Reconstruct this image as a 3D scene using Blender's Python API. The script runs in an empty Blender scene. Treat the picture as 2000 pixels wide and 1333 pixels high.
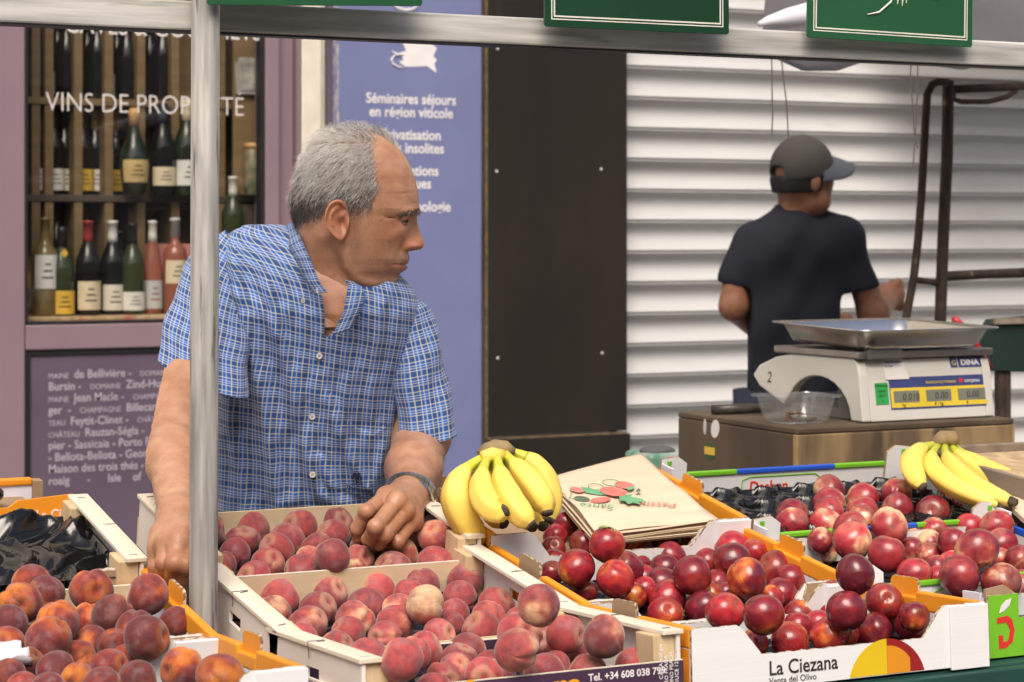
import bpy, bmesh, math, random
import numpy as np
from mathutils import Vector, Matrix, Euler

# ------------------------------------------------------------------ camera, sky, sun, exposure
S = bpy.context.scene
COL = S.collection
PSI = math.radians(26.3)          # the camera looks 26 degrees to the right of the street wall's normal
EYE = 1.45
cd = bpy.data.cameras.new("camera"); cam = bpy.data.objects.new("camera", cd); COL.objects.link(cam)
cam.location = (0, 0, EYE); cam.rotation_euler = (math.radians(90), 0, -PSI)
cd.sensor_width = 36; cd.lens = 75.6; cd.shift_y = -0.10325; cd.clip_end = 500; cd.clip_start = .05
cd.dof.use_dof = True; cd.dof.focus_distance = 3.15; cd.dof.aperture_fstop = 10.0
S.camera = cam
W = bpy.data.worlds.new("World"); S.world = W; W.use_nodes = True
wn = W.node_tree.nodes; sky = wn.new("ShaderNodeTexSky"); sky.sky_type = 'NISHITA'; sky.sun_disc = False
SUN_EL, SUN_AZ = math.radians(50), math.radians(-152)     # azimuth: where the sun stands, from +Y clockwise
sky.sun_elevation = SUN_EL; sky.sun_rotation = SUN_AZ; sky.dust_density = 6.0; sky.air_density = 1.0; sky.ozone_density = 0.
W.node_tree.links.new(sky.outputs[0], wn["Background"].inputs[0]); wn["Background"].inputs[1].default_value = 0.11
sl = bpy.data.lights.new("sun", 'SUN'); sun = bpy.data.objects.new("sun", sl); COL.objects.link(sun)
sl.energy = 1.5; sl.angle = math.radians(34); sl.color = (1, .93, .84)
sdir = Vector((math.sin(SUN_AZ) * math.cos(SUN_EL), math.cos(SUN_AZ) * math.cos(SUN_EL), math.sin(SUN_EL)))
sun.rotation_euler = (-sdir).to_track_quat('-Z', 'Y').to_euler()
S.view_settings.view_transform = 'Standard'; S.view_settings.look = 'None'
S.view_settings.gamma = 1.0; S.view_settings.use_curve_mapping = False
S.view_settings.exposure = 0.70
S.cycles.max_bounces = 8; S.cycles.transparent_max_bounces = 16

rnd = random.Random(7)
def R(d): return math.radians(d)

# ------------------------------------------------------------------ materials
MATS = {}
def mat(name, c1, c2=None, sc=10., rough=.6, metal=0., bump=0., bsc=60., det=4., coat=0., sheen=0., spec=.5,
        stretch=(1, 1, 1), lo=.35, hi=.65, rvar=0., alpha=None, trans=0., ior=1.45, spots=None, sss=0.):
    if name in MATS: return MATS[name]
    m = bpy.data.materials.new(name); m.use_nodes = True; MATS[name] = m
    nt = m.node_tree; N = nt.nodes; L = nt.links; b = N["Principled BSDF"]
    b.inputs["Roughness"].default_value = rough; b.inputs["Metallic"].default_value = metal
    b.inputs["Coat Weight"].default_value = coat; b.inputs["Sheen Weight"].default_value = sheen
    b.inputs["Specular IOR Level"].default_value = spec; b.inputs["Transmission Weight"].default_value = trans
    b.inputs["IOR"].default_value = ior
    if sss: b.inputs["Subsurface Weight"].default_value = sss; b.inputs["Subsurface Radius"].default_value = (.012, .004, .002); b.inputs["Subsurface Scale"].default_value = .35
    if alpha is not None: b.inputs["Alpha"].default_value = alpha
    tc = N.new("ShaderNodeTexCoord"); mp = N.new("ShaderNodeMapping"); mp.inputs["Scale"].default_value = stretch
    L.new(tc.outputs["Object"], mp.inputs[0])
    c2 = c2 or tuple(v * .86 for v in c1)
    n = N.new("ShaderNodeTexNoise"); n.inputs["Scale"].default_value = sc; n.inputs["Detail"].default_value = det
    L.new(mp.outputs[0], n.inputs["Vector"])
    r = N.new("ShaderNodeValToRGB"); r.color_ramp.elements[0].position = lo; r.color_ramp.elements[1].position = hi
    r.color_ramp.elements[0].color = (*c1, 1); r.color_ramp.elements[1].color = (*c2, 1)
    L.new(n.outputs[0], r.inputs[0]); out = r.outputs[0]
    if spots:
        scl, col, amt = spots
        n3 = N.new("ShaderNodeTexNoise"); n3.inputs["Scale"].default_value = scl; n3.inputs["Detail"].default_value = 5
        L.new(mp.outputs[0], n3.inputs["Vector"])
        r3 = N.new("ShaderNodeValToRGB"); r3.color_ramp.elements[0].position = amt; r3.color_ramp.elements[1].position = amt + .08
        L.new(n3.outputs[0], r3.inputs[0])
        mx = N.new("ShaderNodeMixRGB"); mx.inputs[2].default_value = (*col, 1); L.new(r3.outputs[0], mx.inputs[0]); L.new(out, mx.inputs[1]); out = mx.outputs[0]
    L.new(out, b.inputs["Base Color"])
    if rvar:
        mr = N.new("ShaderNodeMapRange"); mr.inputs[3].default_value = rough - rvar; mr.inputs[4].default_value = rough + rvar
        L.new(n.outputs[0], mr.inputs[0]); L.new(mr.outputs[0], b.inputs["Roughness"])
    if bump:
        n2 = N.new("ShaderNodeTexNoise"); n2.inputs["Scale"].default_value = bsc; n2.inputs["Detail"].default_value = 3
        L.new(mp.outputs[0], n2.inputs["Vector"])
        bp = N.new("ShaderNodeBump"); bp.inputs["Strength"].default_value = bump; bp.inputs["Distance"].default_value = .002
        L.new(n2.outputs[0], bp.inputs["Height"]); L.new(bp.outputs[0], b.inputs["Normal"])
    return m

# ------------------------------------------------------------------ objects
def link(o, parent=None):
    COL.objects.link(o)
    if parent is not None: o.parent = parent
    return o
def tag(o, label, cat=None, group=None, kind=None):
    if label: o["label"] = label
    if cat: o["category"] = cat
    if group: o["group"] = group
    if kind: o["kind"] = kind
    return o
def thing(name, label, cat, loc=(0, 0, 0), rot=(0, 0, 0), group=None):
    o = bpy.data.objects.new(name, None); o.empty_display_size = .05
    o.location = loc; o.rotation_euler = rot; link(o); return tag(o, label, cat, group)
def copy_tree(o, parent=None):
    c = o.copy(); link(c)
    if parent is not None: c.parent = parent
    for ch in list(o.children): copy_tree(ch, c)
    return c

class MB:
    """collects shapes, then links them as ONE mesh object"""
    def __init__(s): s.v = []; s.f = []; s.m = []; s.uv = None
    def add(s, v, f, m=0):
        k = len(s.v); s.v += [tuple(p) for p in v]; s.f += [tuple(i + k for i in q) for q in f]; s.m += [m] * len(f) if isinstance(m, int) else list(m)
        return s
    def box(s, a, b, m=0, M=None):
        x0, y0, z0 = a; x1, y1, z1 = b
        v = [(x0, y0, z0), (x1, y0, z0), (x1, y1, z0), (x0, y1, z0), (x0, y0, z1), (x1, y0, z1), (x1, y1, z1), (x0, y1, z1)]
        if M is not None: v = [M @ Vector(p) for p in v]
        return s.add(v, [(3, 2, 1, 0), (4, 5, 6, 7), (0, 1, 5, 4), (1, 2, 6, 5), (2, 3, 7, 6), (3, 0, 4, 7)], m)
    def prism(s, poly, t, fr, mf=0, mb=0, me=0):
        """poly: 2-D outline, extruded t along the frame's third axis; fr(u,v,w) -> point. faces: front w=0, back w=t, edge"""
        n = len(poly); v = [fr(u, w_, 0) for u, w_ in poly] + [fr(u, w_, t) for u, w_ in poly]
        f = [tuple(range(n)), tuple(range(2 * n - 1, n - 1, -1))] + [((i + 1) % n, i, n + i, n + (i + 1) % n) for i in range(n)]
        return s.add(v, f, [mf, mb] + [me] * n)
    def loft(s, rings, m=0, caps=True, closed=True):
        n = len(rings[0]); v = [p for r in rings for p in r]; f = []
        for i in range(len(rings) - 1):
            for j in range(n if closed else n - 1):
                a = i * n + j; b = i * n + (j + 1) % n
                f.append((a, b, b + n, a + n))
        if caps: f.append(tuple(range(n - 1, -1, -1))); f.append(tuple(range((len(rings) - 1) * n, len(rings) * n)))
        return s.add(v, f, m)
    def tube(s, path, r, n=12, m=0, caps=True):
        path = [Vector(p) for p in path]; rings = []; up = None
        for i, p in enumerate(path):
            d = (path[min(i + 1, len(path) - 1)] - path[max(i - 1, 0)]).normalized()
            if up is None: up = d.orthogonal().normalized()
            up = (up - d * up.dot(d)).normalized(); w = d.cross(up)
            rr = r[i] if isinstance(r, (list, tuple)) else r
            rings.append([p + up * (rr * math.cos(a)) + w * (rr * math.sin(a)) for a in [2 * math.pi * k / n for k in range(n)]])
        return s.loft(rings, m, caps)
    def lathe(s, prof, n=20, m=0, at=(0, 0, 0), caps=True):
        return s.loft([[(at[0] + r * math.cos(2 * math.pi * k / n), at[1] + r * math.sin(2 * math.pi * k / n), at[2] + z) for k in range(n)] for r, z in prof], m, caps)
    def ball(s, c, r, n=12, m=0, sc=(1, 1, 1)):
        return s.loft([[(c[0] + sc[0] * r * math.sin(t) * math.cos(2 * math.pi * k / n), c[1] + sc[1] * r * math.sin(t) * math.sin(2 * math.pi * k / n), c[2] + sc[2] * r * -math.cos(t)) for k in range(n)] for t in [math.pi * (i + .02) / (n * .5 + .04) for i in range(n // 2 + 1)]], m)
    def grid(s, nu, nv, fn, m=0):
        v = [fn(i / (nu - 1), j / (nv - 1)) for j in range(nv) for i in range(nu)]
        return s.add(v, [(j * nu + i, j * nu + i + 1, (j + 1) * nu + i + 1, (j + 1) * nu + i) for j in range(nv - 1) for i in range(nu - 1)], m)
    def data(s, name, mats, smooth=False):
        me = bpy.data.meshes.new(name); me.from_pydata(s.v, [], s.f); me.materials.clear()
        for m in (mats if isinstance(mats, (list, tuple)) else [mats]): me.materials.append(m)
        me.polygons.foreach_set("material_index", s.m)
        if smooth: me.polygons.foreach_set("use_smooth", [True] * len(me.polygons))
        me.update(); return me
    def build(s, name, mats, parent=None, smooth=False, bevel=0., loc=None, rot=None, seg=2, sol=0.):
        o = bpy.data.objects.new(name, s.data(name, mats, smooth)); link(o, parent)
        if loc: o.location = loc
        if rot: o.rotation_euler = rot
        if sol:
            md = o.modifiers.new("thickness", 'SOLIDIFY'); md.thickness = sol; md.offset = 0
        if bevel:
            md = o.modifiers.new("bevel", 'BEVEL'); md.width = bevel; md.segments = seg; md.limit_method = 'ANGLE'; md.angle_limit = R(40)
        return o
XZ = lambda y: (lambda u, v, w: (u, y + w, v))      # outline in x,z; thickness towards +y
YZ = lambda x: (lambda u, v, w: (x + w, u, v))      # outline in y,z; thickness towards +x
XY = lambda z: (lambda u, v, w: (u, v, z + w))

def lettering(body, size, m, parent, loc, rot, align='LEFT', name="lettering", shear=0., spacing=1., bold=0., sx=1., depth=0.0002):
    cu = bpy.data.curves.new("text", 'FONT'); cu.body = body; cu.size = size; cu.align_x = align; cu.shear = shear
    cu.space_character = spacing; cu.offset = bold; cu.extrude = depth; cu.resolution_u = 3
    t = bpy.data.objects.new("text", cu); COL.objects.link(t)
    me = bpy.data.meshes.new_from_object(t.evaluated_get(bpy.context.evaluated_depsgraph_get()))
    bpy.data.objects.remove(t); bpy.data.curves.remove(cu)
    me.materials.clear(); me.materials.append(m)
    if sx != 1.: me.transform(Matrix.Diagonal((sx, 1, 1, 1)))
    o = bpy.data.objects.new(name, me); link(o, parent); o.location = loc; o.rotation_euler = rot
    return o
FACE = (R(90), 0, 0)                  # lettering on a wall that faces -Y
def site(px, py, Y):
    """a point of the plane at distance Y, from its place in a 2000 x 1333 survey of the street"""
    a = (px - 1000) / 4200; b = (460 - py) / 4200; s, c = math.sin(PSI), math.cos(PSI); t = Y / (c - a * s)
    return Vector((t * (s + a * c), Y, EYE + t * b))

# ------------------------------------------------------------------ smooth solids from distance fields
def smin(a, b, k):
    h = np.clip(.5 + .5 * (b - a) / k, 0, 1); return b + (a - b) * h - k * h * (1 - h)
def smax(a, b, k): return -smin(-a, -b, k)
def rcone(P, a, b, ra, rb):
    a = np.array(a, np.float32); b = np.array(b, np.float32); d = b - a
    t = np.clip(((P - a) @ d) / max(1e-9, d @ d), 0, 1)
    return np.linalg.norm(P - a - t[..., None] * d, axis=-1) - (ra + (rb - ra) * t)
def ell(P, c, r, M=None):
    q = P - np.array(c, np.float32)
    if M is not None: q = q @ np.array(M, np.float32)
    r = np.array(r, np.float32); k0 = np.linalg.norm(q / r, axis=-1); k1 = np.linalg.norm(q / (r * r), axis=-1) + 1e-9
    return k0 * (k0 - 1) / k1
def surface(fn, lo, hi, h):
    lo = np.array(lo, np.float32); hi = np.array(hi, np.float32); n = np.ceil((hi - lo) / h).astype(int) + 1
    ax = [lo[i] + h * np.arange(n[i], dtype=np.float32) for i in range(3)]
    G = np.stack(np.meshgrid(*ax, indexing='ij'), -1); V = fn(G).astype(np.float32)
    s = V < 0
    C = np.zeros(tuple(n - 1), int)
    for i in (0, 1):
        for j in (0, 1):
            for k in (0, 1): C += s[i:n[0] - 1 + i, j:n[1] - 1 + j, k:n[2] - 1 + k]
    act = np.argwhere((C > 0) & (C < 8)); idx = -np.ones(C.shape, int); idx[tuple(act.T)] = np.arange(len(act))
    acc = np.zeros((len(act), 3)); cnt = np.zeros(len(act))
    cor = [(i, j, k) for i in (0, 1) for j in (0, 1) for k in (0, 1)]
    for a in cor:
        for d in range(3):
            if a[d]: continue
            b = list(a); b[d] = 1
            va = V[tuple((act + a).T)]; vb = V[tuple((act + b).T)]; x = (va < 0) != (vb < 0)
            t = np.where(x, va / np.where(x, va - vb, 1), 0)
            p = np.array(a, float)[None].repeat(len(act), 0); p[:, d] += t
            acc[x] += p[x]; cnt[x] += 1
    verts = lo + h * (act + acc / np.maximum(cnt, 1)[:, None])
    faces = []
    for d in range(3):
        sl0 = [slice(None)] * 3; sl1 = [slice(None)] * 3; sl0[d] = slice(0, -1); sl1[d] = slice(1, None)
        x = s[tuple(sl0)] != s[tuple(sl1)]
        e = np.argwhere(x); u, w = (d + 1) % 3, (d + 2) % 3
        e = e[(e[:, u] > 0) & (e[:, w] > 0) & (e[:, u] < n[u] - 1) & (e[:, w] < n[w] - 1)]
        q = []
        for du, dw in ((-1, -1), (0, -1), (0, 0), (-1, 0)):
            c = e.copy(); c[:, u] += du; c[:, w] += dw; q.append(idx[tuple(c.T)])
        q = np.stack(q, 1); fl = ~s[tuple(e.T)]; q[fl] = q[fl][:, ::-1]
        faces.append(q)
    return verts, np.concatenate(faces)

# ================================================================== the setting
M_asph = mat("paving_grey", (.16, .155, .15), (.11, .108, .105), sc=6, rough=.85, bump=.4, bsc=90)
g = MB().box((-60, -60, -.2), (60, 60, 0)).build("ground", M_asph); tag(g, None, kind="structure")
M_pur = mat("shop_purple_paint", (.235, .168, .195), (.215, .152, .18), sc=3, rough=.42, bump=.05)
M_purd = mat("dark_purple_board", (.115, .085, .125), (.10, .073, .11), sc=4, rough=.4)
M_gask = mat("black_gasket", (.012, .012, .013), rough=.5)
M_cream = mat("cream_plaster", (.70, .65, .56), (.60, .55, .46), sc=9, rough=.8, bump=.2, spots=(14, (.45, .40, .33), .66))
M_wtxt = mat("white_vinyl_lettering", (.78, .75, .76), rough=.5)
M_ltx2 = mat("frosted_window_lettering", (.66, .63, .61), rough=.6)
M_ltxt = mat("lilac_lettering", (.44, .39, .46), rough=.5)
WY = 7.1
def wx(px): return site(px, 460, WY).x

bw = MB().box((-14, WY + 2.6, 0), (16, WY + 2.9, 9)).build("rear_wall", M_cream); tag(bw, None, kind="structure")
up = MB().box((-14, WY + .02, 3.75), (16, WY + .4, 9)); up.box((-14, WY + .02, 0), (.55, WY + .4, 3.75)); up.box((6.6, WY + .02, 0), (16, WY + .4, 3.75)); up.box((wx(587) + .01, WY + .16, 2.95), (6.6, WY + .4, 3.75))
o = up.build("facade_wall", M_cream); tag(o, None, kind="structure")

# ---- house across the street, behind the viewer (seen only in reflections)
M_stone = mat("limestone_wall", (.42, .38, .31), (.36, .32, .26), sc=2, rough=.85); M_pane = mat("dark_window_pane", (.03, .035, .04), rough=.1)
of = MB().box((-30, -11.4, 0), (30, -11, 7.6)); o = of.build("opposite_facade", M_stone); tag(o, None, kind="structure")
pn = MB().box((0, 0, 0), (1.2, .05, 2.0)).data("window", [M_pane])
for i in range(-9, 10):
    for k in range(2):
        q = bpy.data.objects.new("window", pn); link(q, o); q.location = (i * 3.0 - .6, -10.98, 1.2 + 3.3 * k)
# ---- wine shop front
x0, x1 = wx(54), wx(515)
shop = thing("wine_shop", "mauve painted wine shop front with display window and printed panel below", "shop front", (x0, WY, 0))
def sb(name, a, b, m, **k):
    return MB().box((a[0] - x0, a[1] - WY, a[2]), (b[0] - x0, b[1] - WY, b[2])).build(name, m, shop, **k)
zs, zr = 1.157, 1.063
sb("window_post", (.55, WY, 0), (x0 - .008, WY + .12, 3.74), M_pur, bevel=.006)
sb("window_post", (x1 + .008, WY, 0), (wx(546), WY + .12, 3.74), M_pur, bevel=.004)
sb("window_post", (wx(546) + .002, WY + .035, 0), (wx(580), WY + .14, 3.74), M_pur, bevel=.004)
sb("window_post", (wx(580) + .002, WY + .005, 0), (wx(587), WY + .14, 3.74), M_pur)
sb("window_rail", (x0 - .006, WY + .003, zr + .006), (x1 + .006, WY + .12, zs - .006), M_pur, bevel=.004)
sb("window_head", (x0 - .006, WY + .003, 3.6), (x1 + .006, WY + .12, 3.74), M_pur, bevel=.004)
sb("plinth", (x0 - .006, WY + .003, 0), (x1 + .006, WY + .12, .12), M_pur, bevel=.004)
gk = MB()
for (a, b, c, d) in ((x0 - .008, x0 + .004, zs - .006, 3.6), (x1 - .006, x1 + .008, zs - .006, 3.6)): gk.box((a - x0, .012, c), (b - x0, .06, d))
gk.box((.004, .012, zs - .006), (x1 - .006 - x0, .06, zs + .006)); gk.build("window_gasket", M_gask, shop)
gk = MB(); gk.box((-.008, .012, .12), (.012, .06, zr + .006)).box((.012, .012, zr - .012), (x1 - x0 + .008, .06, zr + .006)).build("panel_gasket", M_gask, shop)
pan = sb("panel", (x0 + .013, WY + .02, .12), (x1 + .008, WY + .05, zr - .013), M_purd)
gm = bpy.data.materials.new("window_glass"); gm.use_nodes = True; nt = gm.node_tree; nt.nodes.remove(nt.nodes["Principled BSDF"])
tr = nt.nodes.new("ShaderNodeBsdfTransparent"); tr.inputs[0].default_value = (.88, .89, .87, 1); gl = nt.nodes.new("ShaderNodeBsdfGlossy"); gl.inputs["Roughness"].default_value = .02
ge = nt.nodes.new("ShaderNodeNewGeometry"); dt = nt.nodes.new("ShaderNodeVectorMath"); dt.operation = 'DOT_PRODUCT'; nt.links.new(ge.outputs["Incoming"], dt.inputs[0]); nt.links.new(ge.outputs["Normal"], dt.inputs[1])
def _m(op, a, b=0.):
    n = nt.nodes.new("ShaderNodeMath"); n.operation = op
    for i, q in enumerate((a, b)):
        if isinstance(q, (int, float)): n.inputs[i].default_value = q
        else: nt.links.new(q, n.inputs[i])
    return n
fr = _m('MULTIPLY_ADD', _m('POWER', _m('SUBTRACT', 1., _m('ABSOLUTE', dt.outputs["Value"]).outputs[0]).outputs[0], 5.).outputs[0], .92); fr.inputs[2].default_value = .085   # Schlick, the same from both sides of the thin pane
mx = nt.nodes.new("ShaderNodeMixShader")
nt.links.new(fr.outputs[0], mx.inputs[0]); nt.links.new(tr.outputs[0], mx.inputs[1]); nt.links.new(gl.outputs[0], mx.inputs[2]); nt.links.new(mx.outputs[0], nt.nodes["Material Output"].inputs[0])
MB().add([(0, .036, zs), (x1 - x0, .036, zs), (x1 - x0, .036, 3.6), (0, .036, 3.6)], [(0, 1, 2, 3)]).build("glass_pane", gm, shop)
lettering("VINS DE PROPRIÉTÉ", .0935, M_ltx2, shop, (wx(93) - x0, .031, site(93, 216, WY).z), FACE, sx=.85, bold=-.0012)
lettering("CAVES & GOURMETS", .0935, M_ltx2, shop, (wx(130) - x0, .031, site(130, 62, WY).z), FACE, sx=.80)
lines = [("MAINE", 1, "de Bellivière - ", 0, "DOMAINE", 1, "François", 0), ("Bursin - ", 0, "DOMAINE", 1, "Zind-Humbrecht", 0),
         ("MAINE", 1, "Jean Macle - ", 0, "CHAMPAGNE", 1, "Jac", 0), ("ger  - ", 0, "CHAMPAGNE", 1, "Billecart Salmon", 0),
         ("TEAU", 1, "Feytit-Clinet - ", 0, "CHÂTEAU", 1, "Lé", 0), ("CHÂTEAU", 1, "Rauzan-Ségla - ", 0, "CHÂTEAU", 1, "", 0),
         ("pier - Sassicaia - Porto Fonseca", 0), ("- Bellota-Bellota - Georges", 0), ("Maison des trois thés - La Fe", 0), ("roaig      -      Isle    of    Jura", 0)]
for i, ln in enumerate(lines):
    px = 97.; zz = site(97, 741 + i * 23.1, WY).z; xx = wx(97) - x0
    for t, small in zip(ln[::2], ln[1::2]):
        if not t: continue
        o = lettering(t, .026 if small else .0395, M_ltxt, shop, (xx, .0185, zz), FACE, bold=.0004 if not small else 0, sx=.9)
        xx += max(v.co.x for v in o.data.vertices) + (.018 if not t.endswith(" ") else .03)
# room behind the glass
M_room = mat("shop_room", (.20, .165, .12), rough=.8)
rm = MB(); XL, XR = x0 - .6, x1 + .5; YB = WY + 1.15
YB = WY + .75; rm.box((XL, YB, .3), (XR, YB + .05, 3.75)).box((XL - .05, WY + .13, .3), (XL, YB, 3.75)).box((XR, WY + .15, .3), (XR + .05, YB, 3.75)).box((XL, WY + .13, 3.76), (XR, YB, 3.8)).box((XL, WY + .13, .28), (XR, YB, .33))
o = rm.build("shop_room_wall", M_room); tag(o, None, kind="structure")
M_shelf = mat("oak_shelf_board", (.22, .145, .072), (.17, .11, .052), sc=4, stretch=(1, 1, 9), rough=.6)
M_shelfd = mat("dark_shelf_board", (.07, .05, .04), (.09, .065, .05), sc=4, rough=.6)
# shelf rack: uprights and boards
SYF, SYB = WY + .24, WY + .44
def sx_(px, Y=SYF): return site(px, 460, Y).x
def sz_(py, Y=SYF, px=280): return site(px, py, Y).z
rack = thing("wine_rack", "oak rack of square wine compartments behind the shop window", "shelf", (sx_(60), SYF, .35))
def rb(name, a, b, m=M_shelf):
    return MB().box((a[0] - sx_(60), a[1] - SYF, a[2] - .35), (b[0] - sx_(60), b[1] - SYF, b[2] - .35)).build(name, m, rack, bevel=.002)
ups = [62, 88, 145, 205, 268, 335, 425]
for p in ups: rb("upright", (sx_(p), SYF + .001, .35), (sx_(p) + .030, SYB, 2.7))
for k, py in enumerate((196, 382, 560)):
    rb("shelf_board", (sx_(40), SYF - .004, sz_(py) - .024), (sx_(530), SYB, sz_(py)), M_shelfd if k == 1 else M_shelf)
rb("back_board", (sx_(30), SYB + .001, .35), (sx_(540), SYB + .015, 2.7))
rb("side_panel", (sx_(438), SYF - .10, sz_(380)), (sx_(520), SYF - .085, 2.7))
rb("drawer_front", (sx_(440), SYF - .108, sz_(540)), (sx_(520), SYF - .09, sz_(400)), M_shelfd)
ck = thing("counter_shelf", "low dark display counter with pink sheet inside shop window", "shelf", (sx_(258), WY + .22, .4))
cx_ = sx_(258)
M_pink = mat("pink_card", (.62, .25, .24), rough=.6)
MB().box((0, .06, sz_(402) - .4 - .012), (1.0, .34, sz_(402) - .4)).build("counter_top", M_shelfd, ck)
MB().box((0, .06, 0), (.02, .34, sz_(402) - .4 - .013)).build("counter_side", M_shelfd, ck)
MB().box((.05, .02, .86), (.42, .028, .86 + .16)).build("pink_card", M_pink, ck)
# window ledge
lg = thing("window_ledge", "straw covered ledge along the bottom of the shop window", "ledge", (x0, WY + .06, 1.1))
M_straw = mat("straw_mat", (.55, .40, .24), (.35, .24, .13), sc=40, rough=.9, bump=.8, bsc=80, spots=(9, (.45, .12, .10), .62))
MB().box((-.02, .003, -.02), (x1 - x0 + .02, .33, .075)).build("ledge_board", M_straw, lg, bevel=.004)
LZ = 1.1755

M_gl_dark = mat("dark_green_bottle_glass", (.012, .018, .012), (.02, .03, .015), rough=.08, spec=.6, coat=.3)
M_gl_black = mat("black_bottle_glass", (.008, .008, .009), rough=.08, spec=.6)
M_gl_pale = mat("pale_wine_glass", (.20, .145, .06), (.16, .11, .045), rough=.08, spec=.6)
M_gl_rose = mat("rose_wine_glass", (.30, .10, .07), (.26, .085, .055), rough=.08, spec=.6)
M_gl_gold = mat("golden_wine_glass", (.40, .21, .04), (.34, .17, .03), rough=.08, spec=.6)
M_gl_green = mat("olive_bottle_glass", (.035, .045, .02), (.025, .035, .016), rough=.08, spec=.6)
LB = {k: mat("label_" + k, c, tuple(v * .93 for v in c), sc=30, rough=.7) for k, c in dict(white=(.72, .70, .68), cream=(.70, .60, .42), yellow=(.72, .45, .06), gold=(.55, .40, .18), pale=(.66, .62, .52), grey=(.5, .5, .5)).items()}
CP = {k: mat("capsule_" + k, c, rough=.35) for k, c in dict(red=(.30, .03, .04), white=(.70, .68, .64), black=(.015, .015, .018), gold=(.62, .36, .14), cream=(.62, .55, .40), pink=(.6, .35, .3), silver=(.55, .55, .56), navy=(.03, .03, .06)).items()}
BOT = {"slope": [(.037, 0), (.0395, .004), (.04, .16), (.037, .18), (.027, .205), (.0165, .232), (.0148, .25), (.0148, .29), (.0165, .2905), (.0165, .299), (.0145, .30)],
       "square": [(.035, 0), (.0375, .004), (.0375, .185), (.034, .2), (.022, .215), (.0148, .225), (.0142, .24), (.0142, .29), (.016, .2905), (.016, .299), (.0145, .30)],
       "champ": [(.042, 0), (.044, .005), (.044, .15), (.041, .18), (.031, .21), (.019, .245), (.016, .27), (.017, .29), (.0185, .295), (.0185, .31), (.012, .318)],
       "round": [(.03, 0), (.038, .006), (.046, .06), (.049, .10), (.046, .135), (.036, .17), (.022, .205), (.0155, .235), (.0165, .262), (.019, .266), (.019, .285), (.012, .294)],
       "tall": [(.033, 0), (.036, .004), (.036, .13), (.033, .17), (.025, .215), (.017, .26), (.0145, .285), (.0145, .325), (.016, .326), (.016, .335), (.0145, .336)]}
def bottle(px, base_y, Y, typ, glass, cap, lab, h, labz, words, zbase=None, group=None, diamond=False, turn=0.):
    b = site(px, base_y, Y); z = zbase if zbase is not None else b.z
    t = thing("wine_bottle", words, "bottle", (b.x, Y, z), (0, 0, turn), group)
    prof = BOT[typ]; s = h / prof[-1][1]
    pr = [(r * s, zz * s) for r, zz in prof]
    MB().lathe(pr, 24).build("glass_body", glass, t, smooth=True)
    cp = [(r + .0007, zz) for r, zz in pr if zz > h * .77]
    if cap: MB().lathe(cp + [(cp[-1][0] * .5, h + .0012)], 20).build("capsule", CP[cap], t, smooth=True)
    if lab:
        ra = pr[2][0] + .0006; a0, a1 = labz
        def lb(u, v):
            an = -math.pi / 2 + (u - .5) * 2.3; zz = a0 * h + (a1 - a0) * h * v
            rr = np.interp(zz, [q[1] for q in pr], [q[0] for q in pr]) + .0007
            return (rr * math.cos(an), rr * math.sin(an), zz)
        MB().grid(13, 6, lb).build("label", LB[lab], t, smooth=True)
        ink = MB()
        for k in range(3):
            v0 = .3 + .2 * k
            def ln_(u, v, v0=v0):
                p = lb(.5 + (u - .5) * (.42 - .1 * k), v0 + v * .05); q = Vector((p[0], p[1], 0)).normalized() * .0004; return (p[0] + q.x, p[1] + q.y, p[2])
            ink.grid(8, 2, ln_)
        ink.build("label_print", CP["black" if lab != "grey" else "red"], t)
    if diamond:
        rr = .6 * pr[2][0]
        MB().prism([(0, -.016), (.013, 0), (0, .016), (-.013, 0)], .001, lambda u, v, w: (u, -pr[2][0] * .72 - .004 + w, .70 * h + v)).build("neck_tag", LB["yellow"], t)
    return t
DY = WY + .17
bottle(88, 606, DY, "square", M_gl_pale, None, "white", .335, (.28, .62), "tall pale bottle with white label at the left end of the window ledge", LZ)
bottle(68, 600, DY + .12, "slope", M_gl_gold, None, "yellow", .29, (.1, .5), "golden bottle half hidden behind the window's left edge", LZ)
bottle(121, 606, DY, "champ", M_gl_green, "black", "yellow", .305, (.02, .28), "green bottle with big yellow label and yellow neck tag", LZ, diamond=True)
bottle(172, 606, DY, "slope", M_gl_black, "red", "cream", .325, (.06, .36), "dark bottle with red capsule and square cream label", LZ)
bottle(220, 606, DY + .02, "slope", M_gl_black, "white", "pale", .325, (.05, .32), "dark bottle with white capsule and pale label", LZ)
bottle(259, 606, DY, "slope", M_gl_green, "black", "white", .315, (.05, .25), "olive bottle with wide white and yellow label on window ledge", LZ)
bottle(298, 605, DY + .02, "tall", M_gl_rose, "white", "grey", .325, (.06, .36), "slim rose wine bottle with grey label beside the metal post", LZ)
bottle(342, 605, DY, "square", M_gl_rose, "silver", "cream", .335, (.32, .56), "big rose wine bottle with silver capsule and high cream label", LZ)
for px, wd in ((150, "dark bottle standing behind red capsule bottle"), (235, "dark bottle between white capsule bottles, second row"), (278, "dark bottle in second row behind the olive bottle")):
    bottle(px, 590, DY + .13, "slope", M_gl_black, "black", None, .29, (0, 1), wd, LZ)
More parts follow.
